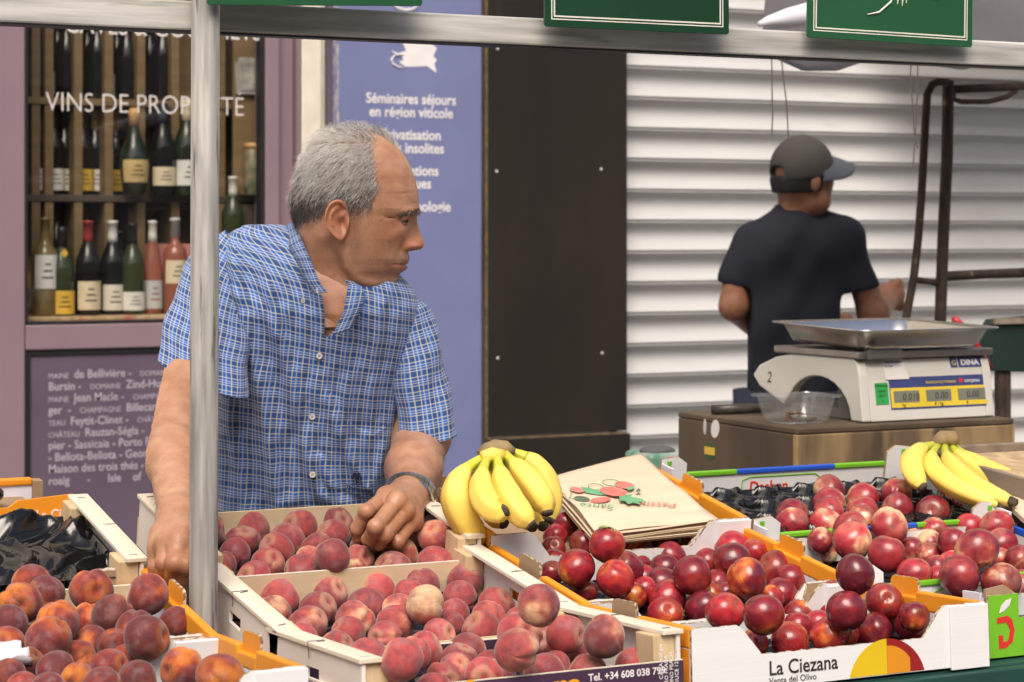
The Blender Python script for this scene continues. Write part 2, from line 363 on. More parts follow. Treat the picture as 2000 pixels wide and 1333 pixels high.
# middle row
ZM = sz_(382); YM = SYF + .08
bottle(262, 388, SYF - .07, "round", M_gl_dark, "gold", "gold", .30, (.14, .40), "squat round champagne bottle with gold foil and oval gold label", sz_(382) + .001)
bottle(318, 385, SYF - .03, "champ", M_gl_black, "navy", "cream", .325, (.10, .30), "dark champagne bottle with navy foil and small label", ZM + .001)
bottle(365, 383, SYF - .03, "champ", M_gl_dark, "cream", "white", .34, (.10, .36), "champagne bottle with cream foil and white label by the post", ZM + .001)
for i, (px, dy, lab, cap) in enumerate([(72, 0, "white", "black"), (104, 0, "white", "black"), (126, .03, "pale", "black"), (161, 0, "yellow", "black"), (186, .03, "white", "gold"), (225, .05, "yellow", "gold"), (243, .1, "white", "cream")]):
    bottle(px, 370, YM + dy, "slope", M_gl_black, cap, lab, .30, (.05, .3), ["dark bottle with white label in leftmost rack compartment", "dark bottle with white label, left one of a rack pair", "dark bottle with pale label, right one of a rack pair", "dark bottle with yellow label in the middle rack row", "dark bottle with gold top and white label in rack", "gold topped bottle with yellow label behind the round champagne bottle", "cream foiled bottle at the back of the round bottle's compartment"][i], ZM + .001)
ZT = sz_(196)
for i, px in enumerate((75, 112, 130, 170, 190, 228, 248, 292, 318)):
    bottle(px, 190, YM + (i % 2) * .05, "champ" if i % 3 == 0 else "slope", M_gl_black, ["black", "navy", "black"][i % 3], "grey" if i % 4 == 1 else None, .31, (.05, .3),
           "%s dark bottle from the left in the upper rack row" % ["first", "second", "third", "fourth", "fifth", "sixth", "seventh", "eighth", "ninth"][i], ZT + .001, group="bottles in the upper rack row")
for i, px in enumerate((75, 110, 160)):
    bottle(px, 560, YM + .02, "slope", M_gl_black, "black", None, .29, (0, 1), "%s dark bottle from the left in the lowest rack row" % ["first", "second", "third"][i], sz_(560) + .001, group="bottles in the lowest rack row")
bottle(455, 430, SYF - .14, "slope", M_gl_green, "white", None, .30, (0, 1), "bottle with white capsule right of the metal post", sz_(540) + .05)
tb = thing("shop_stand", "small dark stand under the bottle right of the post", "stand", (site(455, 430, SYF - .14).x, SYF - .14, .34))
MB().box((-.06, -.05, 0), (.06, .05, sz_(540) + .049 - .34)).build("stand_body", M_shelfd, tb)
fr_ = thing("picture_card", "grey framed card leaning on the shelf top right in window", "card", (sx_(462, SYF - .12), SYF - .12, sz_(183) + .001))
M_card = mat("grey_card", (.33, .31, .29), (.25, .24, .22), sc=20, rough=.6)
MB().box((0, 0, 0), (.13, .01, .15)).build("frame", M_card, fr_, rot=(R(-10), 0, 0)); MB().box((.012, -.003, .012), (.118, -.0005, .138)).build("print", mat("card_print", (.45, .43, .40), (.22, .21, .2), sc=25, rough=.5), fr_, rot=(R(-10), 0, 0))
cb = thing("gift_tin", "tall patterned green tin at right edge of shop window", "tin", (sx_(492, SYF - .12), SYF - .13, sz_(382) + .002))
MB().lathe([(.028, 0), (.03, .003), (.03, .16), (.027, .163)], 20).build("tin_body", mat("tin_print", (.05, .10, .06), (.3, .22, .15), sc=30, rough=.4), cb, smooth=True); MB().lathe([(.0305, .1635), (.0305, .18), (.027, .183)], 20).build("lid", CP["gold"], cb, smooth=True)

# ---- cream pilaster
pl = thing("pilaster", "narrow cream plaster pilaster between shop window and blue sign", "pilaster", (wx(590), WY, 0))
a, b = wx(590), wx(628)
MB().box((0, .0, 0), (b - a, .2, 2.94)).build("shaft", M_cream, pl, bevel=.004)
MB().box((b - a + .001, .03, 0), (wx(640) - a, .2, 2.94)).build("return_strip", M_cream, pl)
MB().box((wx(640) - a + .002, .01, 0), (wx(652) - a, .2, 2.94)).build("edge_strip", M_purd, pl)

# ---- blue sign board
M_blue = mat("periwinkle_sign_paint", (.165, .188, .355), (.15, .17, .33), sc=5, rough=.45, bump=.06, spots=(16, (.30, .32, .46), .72))
xb0, xb1 = wx(655), wx(934)
sg = thing("sign_board", "periwinkle blue sign board with white French lettering beside the black boarding", "sign", (xb0, WY - .03, .15))
MB().box((0, 0, 0), (xb1 - xb0, .05, 2.75)).build("board", M_blue, sg, bevel=.003)
MB().box((-.004, -.004, 0), (-.0005, .05, 2.75)).build("edge_trim", mat("chipped_white_edge", (.5, .5, .55), (.2, .2, .35), sc=30, rough=.6), sg)
xc = wx(797) - xb0
for t, py in (("Séminaires séjours", 203), ("en région viticole", 229), ("Privatisation", 273), ("lieux insolites", 299), ("Animations", 343), ("ludiques", 368), ("Cours œnologie", 413)):
    lettering(t, .052, M_wtxt, sg, (xc, -.0012, site(797, py, WY - .03).z - .15), FACE, 'CENTER', bold=.0010, sx=.90)
def zz(py): return site(797, py, WY - .03).z - .15
def xx(px): return site(px, 460, WY - .03).x - xb0
leaf = [(785, 82), (793, 100), (781, 104), (788, 118), (779, 122), (792, 131), (815, 130), (834, 128), (852, 141), (848, 122), (853, 116), (846, 108), (853, 92), (836, 80), (832, 60), (812, 68), (795, 62)]
lp = [(xx(x), zz(y)) for x, y in leaf]
MB().prism(lp[::-1], .001, XZ(-.0015)).build("vine_leaf", M_wtxt, sg)
cv = [(790, 133), (778, 132), (768, 127), (764, 119), (768, 112), (776, 108)]
MB().tube([(xx(x), -.002, zz(y)) for x, y in cv], [.001, .003, .004, .004, .003, .001], 6).build("leaf_stem", M_wtxt, sg)
cv = [(765, 102), (775, 108), (788, 107)]
MB().tube([(xx(x), -.002, zz(y)) for x, y in cv], [.002, .005, .003], 6).build("leaf_stem", M_wtxt, sg)
cv = [(765, 8), (778, 18), (792, 21), (806, 18), (816, 10)]
MB().tube([(xx(x), -.002, zz(y)) for x, y in cv], [.002, .006, .007, .005, .002], 6).build("leaf_stem", M_wtxt, sg)

# ---- black plywood boarding
M_ply = mat("black_film_plywood", (.021, .0170, .0140), (.015, .0125, .0105), sc=3, rough=.72, rvar=.08, spec=.25, bump=.1, bsc=140, spots=(10, (.027, .024, .022), .68), stretch=(1, 1, .4))
M_plye = mat("raw_plywood_edge", (.22, .145, .075), (.10, .065, .035), sc=40, rough=.8)
k0, k1 = wx(942), wx(1212)
bd = thing("plywood_boarding", "black film faced plywood boarding between blue sign and shutter", "boarding", (k0, WY - .05, .1))
zj = site(1075, 852, WY - .05).z - .1
MB().box((0, 0, zj + .008), (k1 - k0, .02, 2.8)).build("panel", M_ply, bd, bevel=.001)
MB().box((.01, -.008, 0), (k1 - k0 + .01, .02, zj - .004)).build("panel", M_ply, bd, bevel=.001)
MB().box((-.0045, .004, zj + .008), (-.0005, .02, 2.8)).build("raw_edge", M_plye, bd)
MB().box((.0, -.004, zj - .003), (k1 - k0, .02, zj + .002)).build("raw_edge", M_plye, bd)
for px, py in ((970, 335), (1174, 331), (972, 96), (1172, 92), (972, 700), (1176, 690)):
    p = site(px, py, WY - .05)
    MB().ball((p.x - k0, -.001, p.z - .1), .006, 10, sc=(1, .4, 1)).build("screw", CP["silver"], bd, smooth=True)

# ---- roller shutter
M_shut = mat("pale_grey_shutter_paint", (.50, .50, .495), (.45, .45, .45), sc=2.5, rough=.38, spots=(7, (.40, .395, .38), .64), stretch=(.5, 1, 3), bump=.25, bsc=6)
s0, s1 = wx(1213), 6.55
sh = thing("roller_shutter", "pale grey metal roller shutter of broad curved slats", "shutter", (s0, WY + .02, .05))
pitch = .1173; ztop = site(1400, 141, WY).z + 6 * pitch
prof = [(.006, 0), (.020, -.007), (.029, -.020), (.032, -.038), (.028, -.058), (.017, -.078), (0, -.093), (-.004, -.0965), (-.0062, -.0995), (-.0062, -.1025), (-.003, -.105), (.006, -.1058), (.006, -.1085), (-.001, -.1092), (-.0022, -.112), (-.001, -.115), (.004, -.1158), (.004, -.1173)]
sm = MB(); rr = []
for xx_ in (0, s1 - s0): rr.append([(xx_, y, z) for y, z in prof])
sm.loft(rr, caps=False, closed=False); sd = sm.data("shutter_slat", [M_shut], True)
k = 0
while ztop - k * pitch > .15:
    o = bpy.data.objects.new("shutter_slat", sd); link(o, sh); o.location = (0, rnd.uniform(-.0012, .0012), ztop - k * pitch - .05); o.rotation_euler = (R(rnd.uniform(-.9, .9)), 0, R(rnd.uniform(-.03, .03))); k += 1
MB().box((0, .05, 0), (s1 - s0, .07, 2.9)).build("backing", M_gask, sh)

# ================================================================== the fruit stall
M_alu = mat("worn_aluminium", (.60, .59, .565), (.33, .325, .31), sc=11, rough=.6, metal=.1, rvar=.1, stretch=(.35, 1, 5), spots=(9, (.22, .21, .20), .63), bump=.15, bsc=80)
M_pole = mat("galvanised_tube", (.40, .39, .37), (.19, .182, .17), sc=24, rough=.58, metal=.08, rvar=.1, stretch=(3, 3, .22), spots=(34, (.10, .092, .08), .62), bump=.1)
PX_, PY_ = .9125, 2.775
po = thing("stall_post", "round galvanised metal post standing in front of the man", "post", (PX_, PY_, 0))
MB().tube([(-.004, 0, 0), (-.004, 0, .9), (.002, 0, 2.4)], .0192, 32).build("tube", M_pole, po, smooth=True)
bm_ = thing("stall_beam", "worn flat aluminium beam running across the top of the stall", "beam", (-1.2, PY_ + .026, 1.735))
def beam_z(px, py): return site(px, py, PY_ + .026).z
zb0 = beam_z(600, 70); zb1 = beam_z(600, 13)
MB().box((0, 0, zb0 - 1.735), (6.4, .03, zb1 - 1.735)).build("flat_bar", M_alu, bm_, bevel=.003)
MB().box((0, .002, zb0 - .0025 - 1.735), (6.4, .028, zb0 - .0005 - 1.735)).build("rubber_strip", M_gask, bm_)
# ---- price boards
M_sgn = mat("green_slate_enamel", (.022, .10, .045), (.018, .085, .038), sc=6, rough=.3, spots=(22, (.06, .16, .09), .70))
M_sgd = mat("dark_green_slate_enamel", (.012, .055, .028), (.010, .045, .022), sc=6, rough=.3, spots=(22, (.04, .10, .06), .70))
M_chalk = mat("white_line_paint", (.75, .74, .66), rough=.6)
def price_board(pl, pr, pyl, pyr, Y, m, words, marks=()):
    a = site(pl, pyl, Y); b = site(pr, pyr, Y); w = b.x - a.x; ang = math.atan2(b.z - a.z, w)
    t = thing("price_board", words, "sign", a, (0, -ang, 0))
    H = w * .75
    MB().prism([(.003, 0), (w - .003, 0), (w, .003), (w, H - .003), (w - .003, H), (.003, H), (0, H - .003), (0, .003)], .004, XZ(0)).build("board", m, t, bevel=.0006)
    for d, wd in ((.0105, .0016), (.0145, .0022)):
        q = MB()
        q.box((d, -.0006, d), (w - d, -.0001, d + wd)).box((d, -.0006, H - d - wd), (w - d, -.0001, H - d)).box((d, -.0006, d + wd), (d + wd, -.0001, H - d - wd)).box((w - d - wd, -.0006, d + wd), (w - d, -.0001, H - d - wd))
        q.build("border_line", M_chalk, t)
    for pts in marks:
        MB().tube([(w * u, -.0012, w * v) for u, v in pts], [.0007] + [.0016] * (len(pts) - 2) + [.0007], 6).build("chalk_stroke", M_chalk, t)
    MB().box((w * .3, -.001, H - .012), (w * .36, .03, H + .004)).build("clip", CP["black"], t)
    MB().box((w * .64, -.001, H - .012), (w * .70, .03, H + .004)).build("clip", CP["black"], t)
    return t
price_board(405, 826, 10, 12, 2.74, M_sgn, "green price board hanging across the metal post", [[(.915, .075), (.925, .045), (.93, .06)], [(.3, .09), (.4, .11), (.5, .10)]])
price_board(1064, 1424, 52, 68, 2.76, M_sgd, "dark green price board in the middle of the beam", [[(.2, .2), (.3, .3), (.4, .22)], [(.5, .2), (.52, .32), (.55, .2)]])
price_board(1577, 1899, 73, 93, 2.775, M_sgn, "light green price board with chalk strokes at the right", [[(.35, .13), (.42, .145), (.49, .20), (.52, .26)], [(.09, .22), (.14, .25), (.18, .26), (.24, .30)], [(.53, .19), (.54, .24), (.545, .30)], [(.56, .185), (.565, .24), (.57, .30)], [(.585, .20), (.585, .25), (.60, .30)], [(.74, .245), (.77, .235), (.81, .25), (.83, .29)], [(.69, .24), (.695, .245), (.70, .24)]])

# ---- table and sloping supports
M_tab = mat("dark_green_table_board", (.012, .060, .052), (.010, .048, .042), sc=5, rough=.5, stretch=(1, 1, 3), spots=(12, (.02, .08, .07), .7))
M_deal = mat("grey_deal_board", (.30, .24, .17), (.22, .17, .12), sc=5, rough=.8, stretch=(.3, 1, 1))
tb = thing("stall_table", "dark green fronted stall table under the fruit crates", "table", (1.4, 2.6, 0))
def tbx(name, a, b, m): return MB().box((a[0] - 1.4, a[1] - 2.6, a[2]), (b[0] - 1.4, b[1] - 2.6, b[2])).build(name, m, tb, bevel=.002)
for i in range(5): tbx("front_board", (-.6, 2.296, .12 + i * .15), (3.4, 2.314, .267 + i * .15), M_tab)
tbx("table_top", (-.6, 2.316, .845), (3.4, 2.66, .869), M_tab)
MB().box((-.6 - 1.4, 0, 0), (2.0, .70, .02)).build("sloping_top", M_deal, tb, loc=(0, .0, .828), rot=(R(8.2), 0, 0))
for x in (-.5, .6, 2.1, 3.3):
    tbx("trestle_leg", (x, 2.33, 0), (x + .05, 2.38, .833), M_deal); tbx("trestle_leg", (x, 3.2, 0), (x + .05, 3.25, .88), M_deal)

# ---- crates
M_pop = mat("pale_poplar_veneer", (.72, .66, .55), (.64, .56, .44), sc=5, rough=.65, stretch=(6, .6, 6), bump=.15, bsc=120)
M_popx = mat("pale_poplar_slat", (.68, .55, .38), (.60, .46, .29), sc=5, rough=.65, stretch=(.6, 6, 6), bump=.15, bsc=120)
M_popz = mat("raw_pine_block", (.62, .47, .29), (.50, .35, .19), sc=6, rough=.75, stretch=(8, 8, .5), bump=.3, bsc=90)
M_popw = mat("whitened_veneer", (.76, .72, .68), (.70, .65, .60), sc=4, rough=.6)
M_purp = mat("purple_print", (.055, .028, .06), (.05, .024, .052), sc=9, rough=.5, spots=(60, (.16, .13, .17), .72), stretch=(.3, 1, 4))
M_org = mat("orange_printed_card", (.78, .30, .018), (.72, .26, .014), sc=6, rough=.5, bump=.12, bsc=150, stretch=(1, 3, .2))
M_wcard = mat("white_printed_card", (.74, .74, .75), (.69, .69, .70), sc=5, rough=.55, bump=.12, bsc=90, stretch=(.2, 1, 5), spots=(16, (.62, .60, .57), .72))
M_lav = mat("pale_card_lining", (.68, .68, .76), (.64, .64, .73), sc=6, rough=.55)
M_brn = mat("raw_brown_card", (.36, .25, .155), (.30, .20, .12), sc=9, rough=.85, bump=.2, bsc=120)
M_cor = mat("corrugated_cut_edge", (.52, .42, .30), (.15, .10, .06), sc=170, rough=.9, det=1, lo=.42, hi=.58)
M_grn = mat("leaf_green_print", (.17, .48, .022), (.15, .43, .02), sc=6, rough=.5, bump=.1, bsc=90)
M_bluep = mat("bright_blue_print", (.02, .10, .60), rough=.45)
M_redp = mat("logo_red_print", (.62, .035, .025), rough=.5)
M_ink = mat("dark_brown_ink", (.035, .022, .018), rough=.6)
M_yelp = mat("yellow_print", (.70, .48, .012), (.62, .42, .01), sc=9, rough=.5)
M_orgp = mat("orange_print", (.68, .27, .015), (.62, .24, .012), sc=9, rough=.5)
M_drd = mat("dark_red_print", (.30, .014, .014), rough=.5)
M_wire = mat("steel_staple", (.25, .25, .26), rough=.35, metal=.9)
M_blk = mat("black_vacuum_plastic", (.006, .006, .007), rough=.12, spec=.6)
ROW = {1: (2.90, 1.003, 3.215, 1.058), 2: (2.60, .945, 2.93, .990), 3: (2.32, .957, 2.64, .942)}
HT = .085
def crate_root(name, label, x, row, dy=0., dz=0., group=None):
    y0, z0, y1, z1 = ROW[row]; t = math.atan2(z1 - z0, y1 - y0)
    return thing(name, label, "crate", (x, y0 + dy + math.sin(t) * HT, z0 + dz - math.cos(t) * HT), (t, 0, 0), group)
def staple(p, a, L=.011): return [(p[0] - L * .5 * math.cos(a), p[1] - L * .5 * math.sin(a), p[2]), (p[0] + L * .5 * math.cos(a), p[1] + L * .5 * math.sin(a), p[2])]
def wood_crate(label, x, row, w=.43, D=.318, front=None, tray=None, seed=0):
    c = crate_root("wooden_crate", label, x, row); rg = random.Random(seed)
    MB().box((.004, .004, 0), (w - .004, D - .004, .004)).build("floor_board", M_popx, c)
    for x0_ in (.006, w - .036):
        for y0_ in (.006, D - .052):
            MB().box((x0_, y0_, .0045), (x0_ + .03, y0_ + .046, HT - .006)).build("corner_block", M_popz, c, bevel=.0015)
    for i, xs in enumerate((0, w - .005)):
        s = MB(); hs = (.026, .048)
        y0_, y1_ = .002, D - .002; hy0, hy1 = D * .44, D * .58
        X = (xs, xs + .005)
        s.box((X[0], y0_, .003), (X[1], y1_, hs[0] + .012)).box((X[0], y0_, hs[1] + .006), (X[1], y1_, HT - .0062)).box((X[0], y0_, hs[0] + .0121), (X[1], hy0, hs[1] + .0059)).box((X[0], hy1, hs[0] + .0121), (X[1], y1_, hs[1] + .0059))
        s.build("side_panel", M_popw, c)
        xo = -.004 if i == 0 else w - .026
        MB().box((xo, -.001, HT - .0058), (xo + .030, D + .001, HT)).build("top_slat", M_pop, c, bevel=.0008)
        for yy in (.016, D * .5, D - .02):
            MB().tube([(xo + .009, yy, HT + .0004), (xo + .020, yy + rg.uniform(-.004, .004), HT + .0006)], .0008, 5).build("staple", M_wire, c)
        MB().tube([(xo + .001, D * .52, HT - .02), (xo - .0005, D * .52, HT + .0008), (xo + .022, D * .52, HT + .0008)] if i == 0 else [(xo + .028, D * .5, HT - .02), (xo + .0305, D * .5, HT + .0008), (xo + .010, D * .5, HT + .0008)], .0007, 5).build("wire_tie", M_wire, c)
    f = MB().box((.0, -.0045, .002), (w, -.0005, .047)).build("front_slat", M_purp if front else M_popx, c)
    MB().box((.0, -.0046, .0472), (w, -.0003, .0482)).build("slat_edge", M_pop, c)
    MB().box((.0, D + .0005, .002), (w, D + .0045, .047)).build("back_slat", M_popx, c)
    return c
cW1 = wood_crate("pale wooden crate of peaches under the man's watch hand", .946, 1, .438, .302, seed=1)
cW2 = wood_crate("pale wooden crate of peaches in the middle of its row, right of the post", .952, 2, .43, .33, front=1, seed=2)
cW3 = wood_crate("front wooden crate of peaches with purple printed slat", .952, 3, .43, .318, front=1, seed=3)
cL1 = wood_crate("wooden crate holding only crumpled black plastic, left of the post", .435, 1, .43, .318, seed=4)
# print on the purple slat
w_ = .43
lettering("Tel. +34 608 038 799", .0125, M_wtxt, cW3, (w_ - .135, -.0048, .033), FACE, bold=.0002)
lettering("CARTAYA (Hu) SPAIN", .0125, M_wtxt, cW3, (w_ - .137, -.0048, .014), FACE, bold=.0002)
M_yink = mat("yellow_orange_ink", (.80, .36, .02), rough=.5)
lettering("frussera", .052, M_yink, cW3, (w_ - .315, -.0048, .0125), FACE, shear=.25, bold=.0012)
for k in range(4): lettering(["CAT I  CAL A 400 grs", "VALERO FRAGA", "ZUTANO PEACH", "PRODUCE 12-07"][k], .0072, M_wtxt, cW3, (w_ - .030 + .0075 * k, -.0048, .004), (R(90), R(-90), 0))
lab = MB().box((-.0045, .09, .012), (-.0008, .19, .042)).build("paper_label", M_popw, cW3)
for k in range(3): lettering(["LOTE 0717", "MELOCOTON", "CAT I"][k], .009, M_ink, cW3, (-.0047, .17, .033 - .009 * k), (R(90), 0, R(-90)))

def rough_edge(p, rg, amp=.0009, step=.007):
    out = []
    for i in range(len(p)):
        a, b = p[i], p[(i + 1) % len(p)]; out.append(a); L = math.hypot(b[0] - a[0], b[1] - a[1])
        if min(a[1], b[1]) > .03 and L > step * 1.5:
            n = int(L / step)
            for k in range(1, n): t = k / n; out.append((a[0] + (b[0] - a[0]) * t + rg.uniform(-amp, amp) * .5, a[1] + (b[1] - a[1]) * t + rg.uniform(-amp, amp)))
    return out
def card_crate(label, x, row, w=.46, D=.315, dy=0., dz=0., text=False, seed=0):
    """white cardboard crate with rolled orange sides, raised locking tabs and stepped ends"""
    c = crate_root("cardboard_crate", label, x, row, dy, dz); t = .011; rg = random.Random(seed)
    MB().box((.002, .002, 0), (w - .002, D - .002, .005)).build("floor_sheet", M_brn, c)
    for i, xs in enumerate((0, w - t)):
        MB().box((xs, .001, .0052), (xs + t, D - .001, HT - .0265), 0).build("side_lining", M_lav, c)
        s = MB(); y0_, y1_ = .001, D - .001; a, b = D * .42, D * .64
        s.box((xs - .0005, y0_, HT - .026), (xs + t + .0005, a, HT), 0).box((xs - .0005, b, HT - .026), (xs + t + .0005, y1_, HT), 0).box((xs - .0005, a + .0002, HT - .026), (xs + t + .0005, b - .0002, HT - .008), 0)
        s.build("side_rim", M_org, c, bevel=.0025)
        xo = xs - .0014 if i == 0 else xs + t + .0009
        MB().box((xo, .001, .001), (xo + .0005, D - .001, HT - .027)).build("side_skin", M_org, c)
        tp = [(a + .002, HT - .022), (b - .002, HT - .022), (b - .003, HT + .004)] + [(b - .012 + .009 * math.cos(q), HT + .008 + .009 * math.sin(q)) for q in (0, .5, 1.0, 1.57)] + [(a + .012 - .009 * math.sin(q), HT + .008 + .009 * math.cos(q)) for q in (0, .5, 1.0, 1.57)] + [(a + .003, HT + .004)]
        xi = xs + t - .0042 if i == 1 else xs + .0
        MB().prism(tp, .0042, YZ(xi), 0 if i == 1 else 1, 1 if i == 1 else 0, 2).build("locking_tab", [M_org, M_brn, M_cor], c)
    def ends(y, sgn):
        H = HT - .001; p = [(.0, .001), (w, .001), (w, H), (w * .855, H), (w * .835, H - .006), (w * .775, .044), (w * .225, .044), (w * .165, H - .006), (w * .145, H), (0, H)]
        return MB().prism(rough_edge(p, rg), .0045, XZ(y), 0, 1, 2)
    ends(-.0045, 1).build("front_panel", [M_wcard, M_wcard, M_cor], c); ends(D, 1).build("back_panel", [M_wcard, M_lav, M_cor], c)
    MB().box((w * .868, -.0088, -.002), (w + .002, -.0048, HT - .003)).build("corner_flap", [M_wcard], c, bevel=.0006)
    for xs in (t + .001, w - t - .001):
        for y in (.001, D - .05):
            sg_ = 1 if xs < w / 2 else -1; yy = y
            x_a, x_b = sorted((xs, xs + sg_ * .004))
            yf, yb = (.0005, .0045) if y < .1 else (D - .0045, D - .0005)
            x2, x3 = sorted((xs, xs + sg_ * .062))
            pp = [(xs, .006), (xs + sg_ * .085, .006), (xs + sg_ * .058, HT - .003), (xs, HT - .003)]
            MB().prism(pp if sg_ > 0 else pp[::-1], .004, XZ(yf), 0, 0, 1).build("corner_gusset", [M_brn, M_cor], c)
            pq = [(xs + sg_ * .001, .006), (xs + sg_ * .03, .006), (xs + sg_ * .03, HT - .004), (xs + sg_ * .001, HT - .004)]
            MB().prism(pq if sg_ > 0 else pq[::-1], .0008, XZ(yb + .0001 if y < .1 else yf - .0009), 0, 0, 1).build("corner_lining", [M_wcard, M_cor], c)
    if text:
        lettering("La Ciezana", .0262, M_ink, c, (w * .245, -.0049, .0165), FACE, bold=.0003, sx=.93)
        lettering("Venta del Olivo", .0115, M_ink, c, (w * .245, -.0049, .0055), FACE)
        def disc(cx, r, xa, xb, m, zc=0., fw=0.):
            pts = [(xx, max(.003, math.sqrt(max(0, r * r - (xx - cx) ** 2)) + zc)) for xx in np.linspace(xa, xb, 18)]
            MB().prism([(p[0], p[1]) for p in pts[::-1]] + [(xa, .0022), (xb, .0022)], .0004, XZ(-.0050 - fw)).build("printed_emblem", m, c)
        disc(w * .645, .062, w * .515, w * .645, M_yelp, -.014); disc(w * .645, .062, w * .6452, w * .775, M_drd, -.014); disc(w * .645, .045, w * .6455, w * .725, M_orgp, -.006, .0003)
    return c
cN3 = card_crate("front white and orange cardboard crate of nectarines with brown lettering", 1.395, 3, .46, .318, text=True, seed=1)
cN2 = card_crate("orange rimmed cardboard crate of dark nectarines behind the lettered crate", 1.397, 2, .455, .325, seed=2)
cN1 = card_crate("orange rimmed cardboard crate under the bananas and paper bags", 1.397, 1, .455, .318, seed=3)
cL2 = card_crate("orange rimmed cardboard crate of yellow peaches beside the post", .418, 2, .455, .325, seed=4)
cL3 = card_crate("frontmost orange rimmed cardboard crate at bottom left", .425, 3, .455, .318, seed=5)

def green_crate(label, x, row, w=.455, D=.318, dy=0., seed=0, low=True):
    c = crate_root("green_crate", label, x, row, dy); t = .006
    MB().box((.002, .002, 0), (w - .002, D - .002, .004)).build("floor_sheet", M_brn, c)
    # front panel: green, low in the middle with a tall post at each end
    f = [(0, 0), (w, 0), (w, HT), (w - .052, HT), (w - .052, .052), (.052, .052), (.052, HT), (0, HT)]
    if low: f = [(0, 0), (w, 0), (w, .042), (0, .042)]
    MB().prism(f, .005, XZ(-.005), 0, 1, 2).build("front_panel", [M_wcard if low else M_grn, M_wcard, M_cor], c)
    bk = [(.0, .002), (w - .0, .002), (w, .062), (0, .062)]
    MB().prism(bk, .004, XZ(D - .004), 0, 0, 0).build("back_panel", M_wcard, c)
    for a, b, m in ((.05, .16, M_grn), (.1605, w - .1605, M_bluep), (w - .16, w - .05, M_grn)):
        MB().box((a, D - .008, .058), (b, D + .0005, .0665)).build("rim_band", m, c, bevel=.002)
    for xs in (0, w - t):
        MB().box((xs, .05, .002), (xs + t, D - .05, .055)).build("side_panel", M_wcard, c)
        for a, b, m in ((.05, .062, M_grn), (.0625, D - .0625, M_bluep), (D - .062, D - .05, M_grn)):
            MB().box((xs - .0006, a, .0552), (xs + t + .0006, b, .067)).build("rim_band", m, c, bevel=.0015)
        xi = xs + t + .001 if xs == 0 else xs - .001
        s_ = 1 if xs == 0 else -1
        MB().tube([(xi, D * .35, .022), (xi, D * .35, .046), (xi, D * .62, .046), (xi, D * .65, .040), (xi, D * .65, .022), (xi, D * .62, .016), (xi, D * .38, .016), (xi, D * .35, .022)], .0012, 6).build("logo_outline", M_grn, c)
        if xs: lettering("Dasben", .026, M_redp, c, (xi, D * .63, .022), (R(90), 0, R(-90)), bold=.0006, sx=.85, name="logo_lettering")
    for xs in (0, w):
        s_ = 1 if xs == 0 else -1
        for y, ys in (((D, -1),) if low else ((.0, 1), (D, -1))):
            hh = HT + .012
            pp = [(xs + s_ * .001, .003), (xs + s_ * .052, .003), (xs + s_ * .052, hh - .012), (xs + s_ * .034, hh), (xs + s_ * .001, hh - .004)]
            MB().prism(pp if s_ > 0 else pp[::-1], .005, XZ(.001 if y == 0 else D - .0125), 0, 0, 1).build("corner_post", [M_wcard if y else M_brn, M_brn], c)
            a, b = sorted((xs, xs + s_ * .005)); ya, yb = sorted((y + ys * .013, y + ys * .05))
            MB().box((a, ya, .003), (b, yb, hh - .01)).build("corner_post", M_lav, c)
        qx = xs + s_ * .012
        MB().box((min(qx, qx + s_ * .009), D - .0131, HT - .004), (max(qx, qx + s_ * .009), D - .0127, HT + .005)).build("green_mark", M_grn, c)
    lettering("Dasben", .03, M_redp, c, (w * .36, D - .0045, .022), FACE, bold=.0006, sx=.9, name="logo_lettering")
    MB().tube([(w * .33, D - .0046, .02), (w * .33, D - .0046, .046), (w * .36, D - .0046, .051), (w * .62, D - .0046, .051), (w * .64, D - .0046, .044), (w * .64, D - .0046, .022), (w * .61, D - .0046, .015), (w * .36, D - .0046, .015), (w * .33, D - .0046, .02)], .0012, 6).build("logo_outline", M_grn, c)
    # red D with a white leaf on the front post
    dl = [(.018, .012), (.030, .012), (.042, .020), (.046, .035), (.042, .050), (.034, .056), (.016, .054), (.016, .046), (.032, .047), (.038, .035), (.034, .022), (.026, .0205), (.026, .030), (.018, .030)]
    if low: return c
    MB().prism([(u - .002, v) for u, v in dl], .0004, XZ(-.0056)).build("logo_mark", M_redp, c)
    MB().prism([(.018, .060), (.027, .063), (.036, .070), (.040, .079), (.030, .077), (.022, .070)], .0004, XZ(-.0056)).build("logo_leaf", M_wtxt, c)
    return c
cG3 = green_crate("bright green crate with a red letter mark at the right end", 1.884, 3, .455, .318, dy=.03, low=False)
cG2 = green_crate("green crate of white nectarines behind the bright green crate", 1.868, 2, .49, .325)
cG1 = green_crate("rear white crate with blue and green rim and black plastic tray", 1.868, 1, .527, .318)

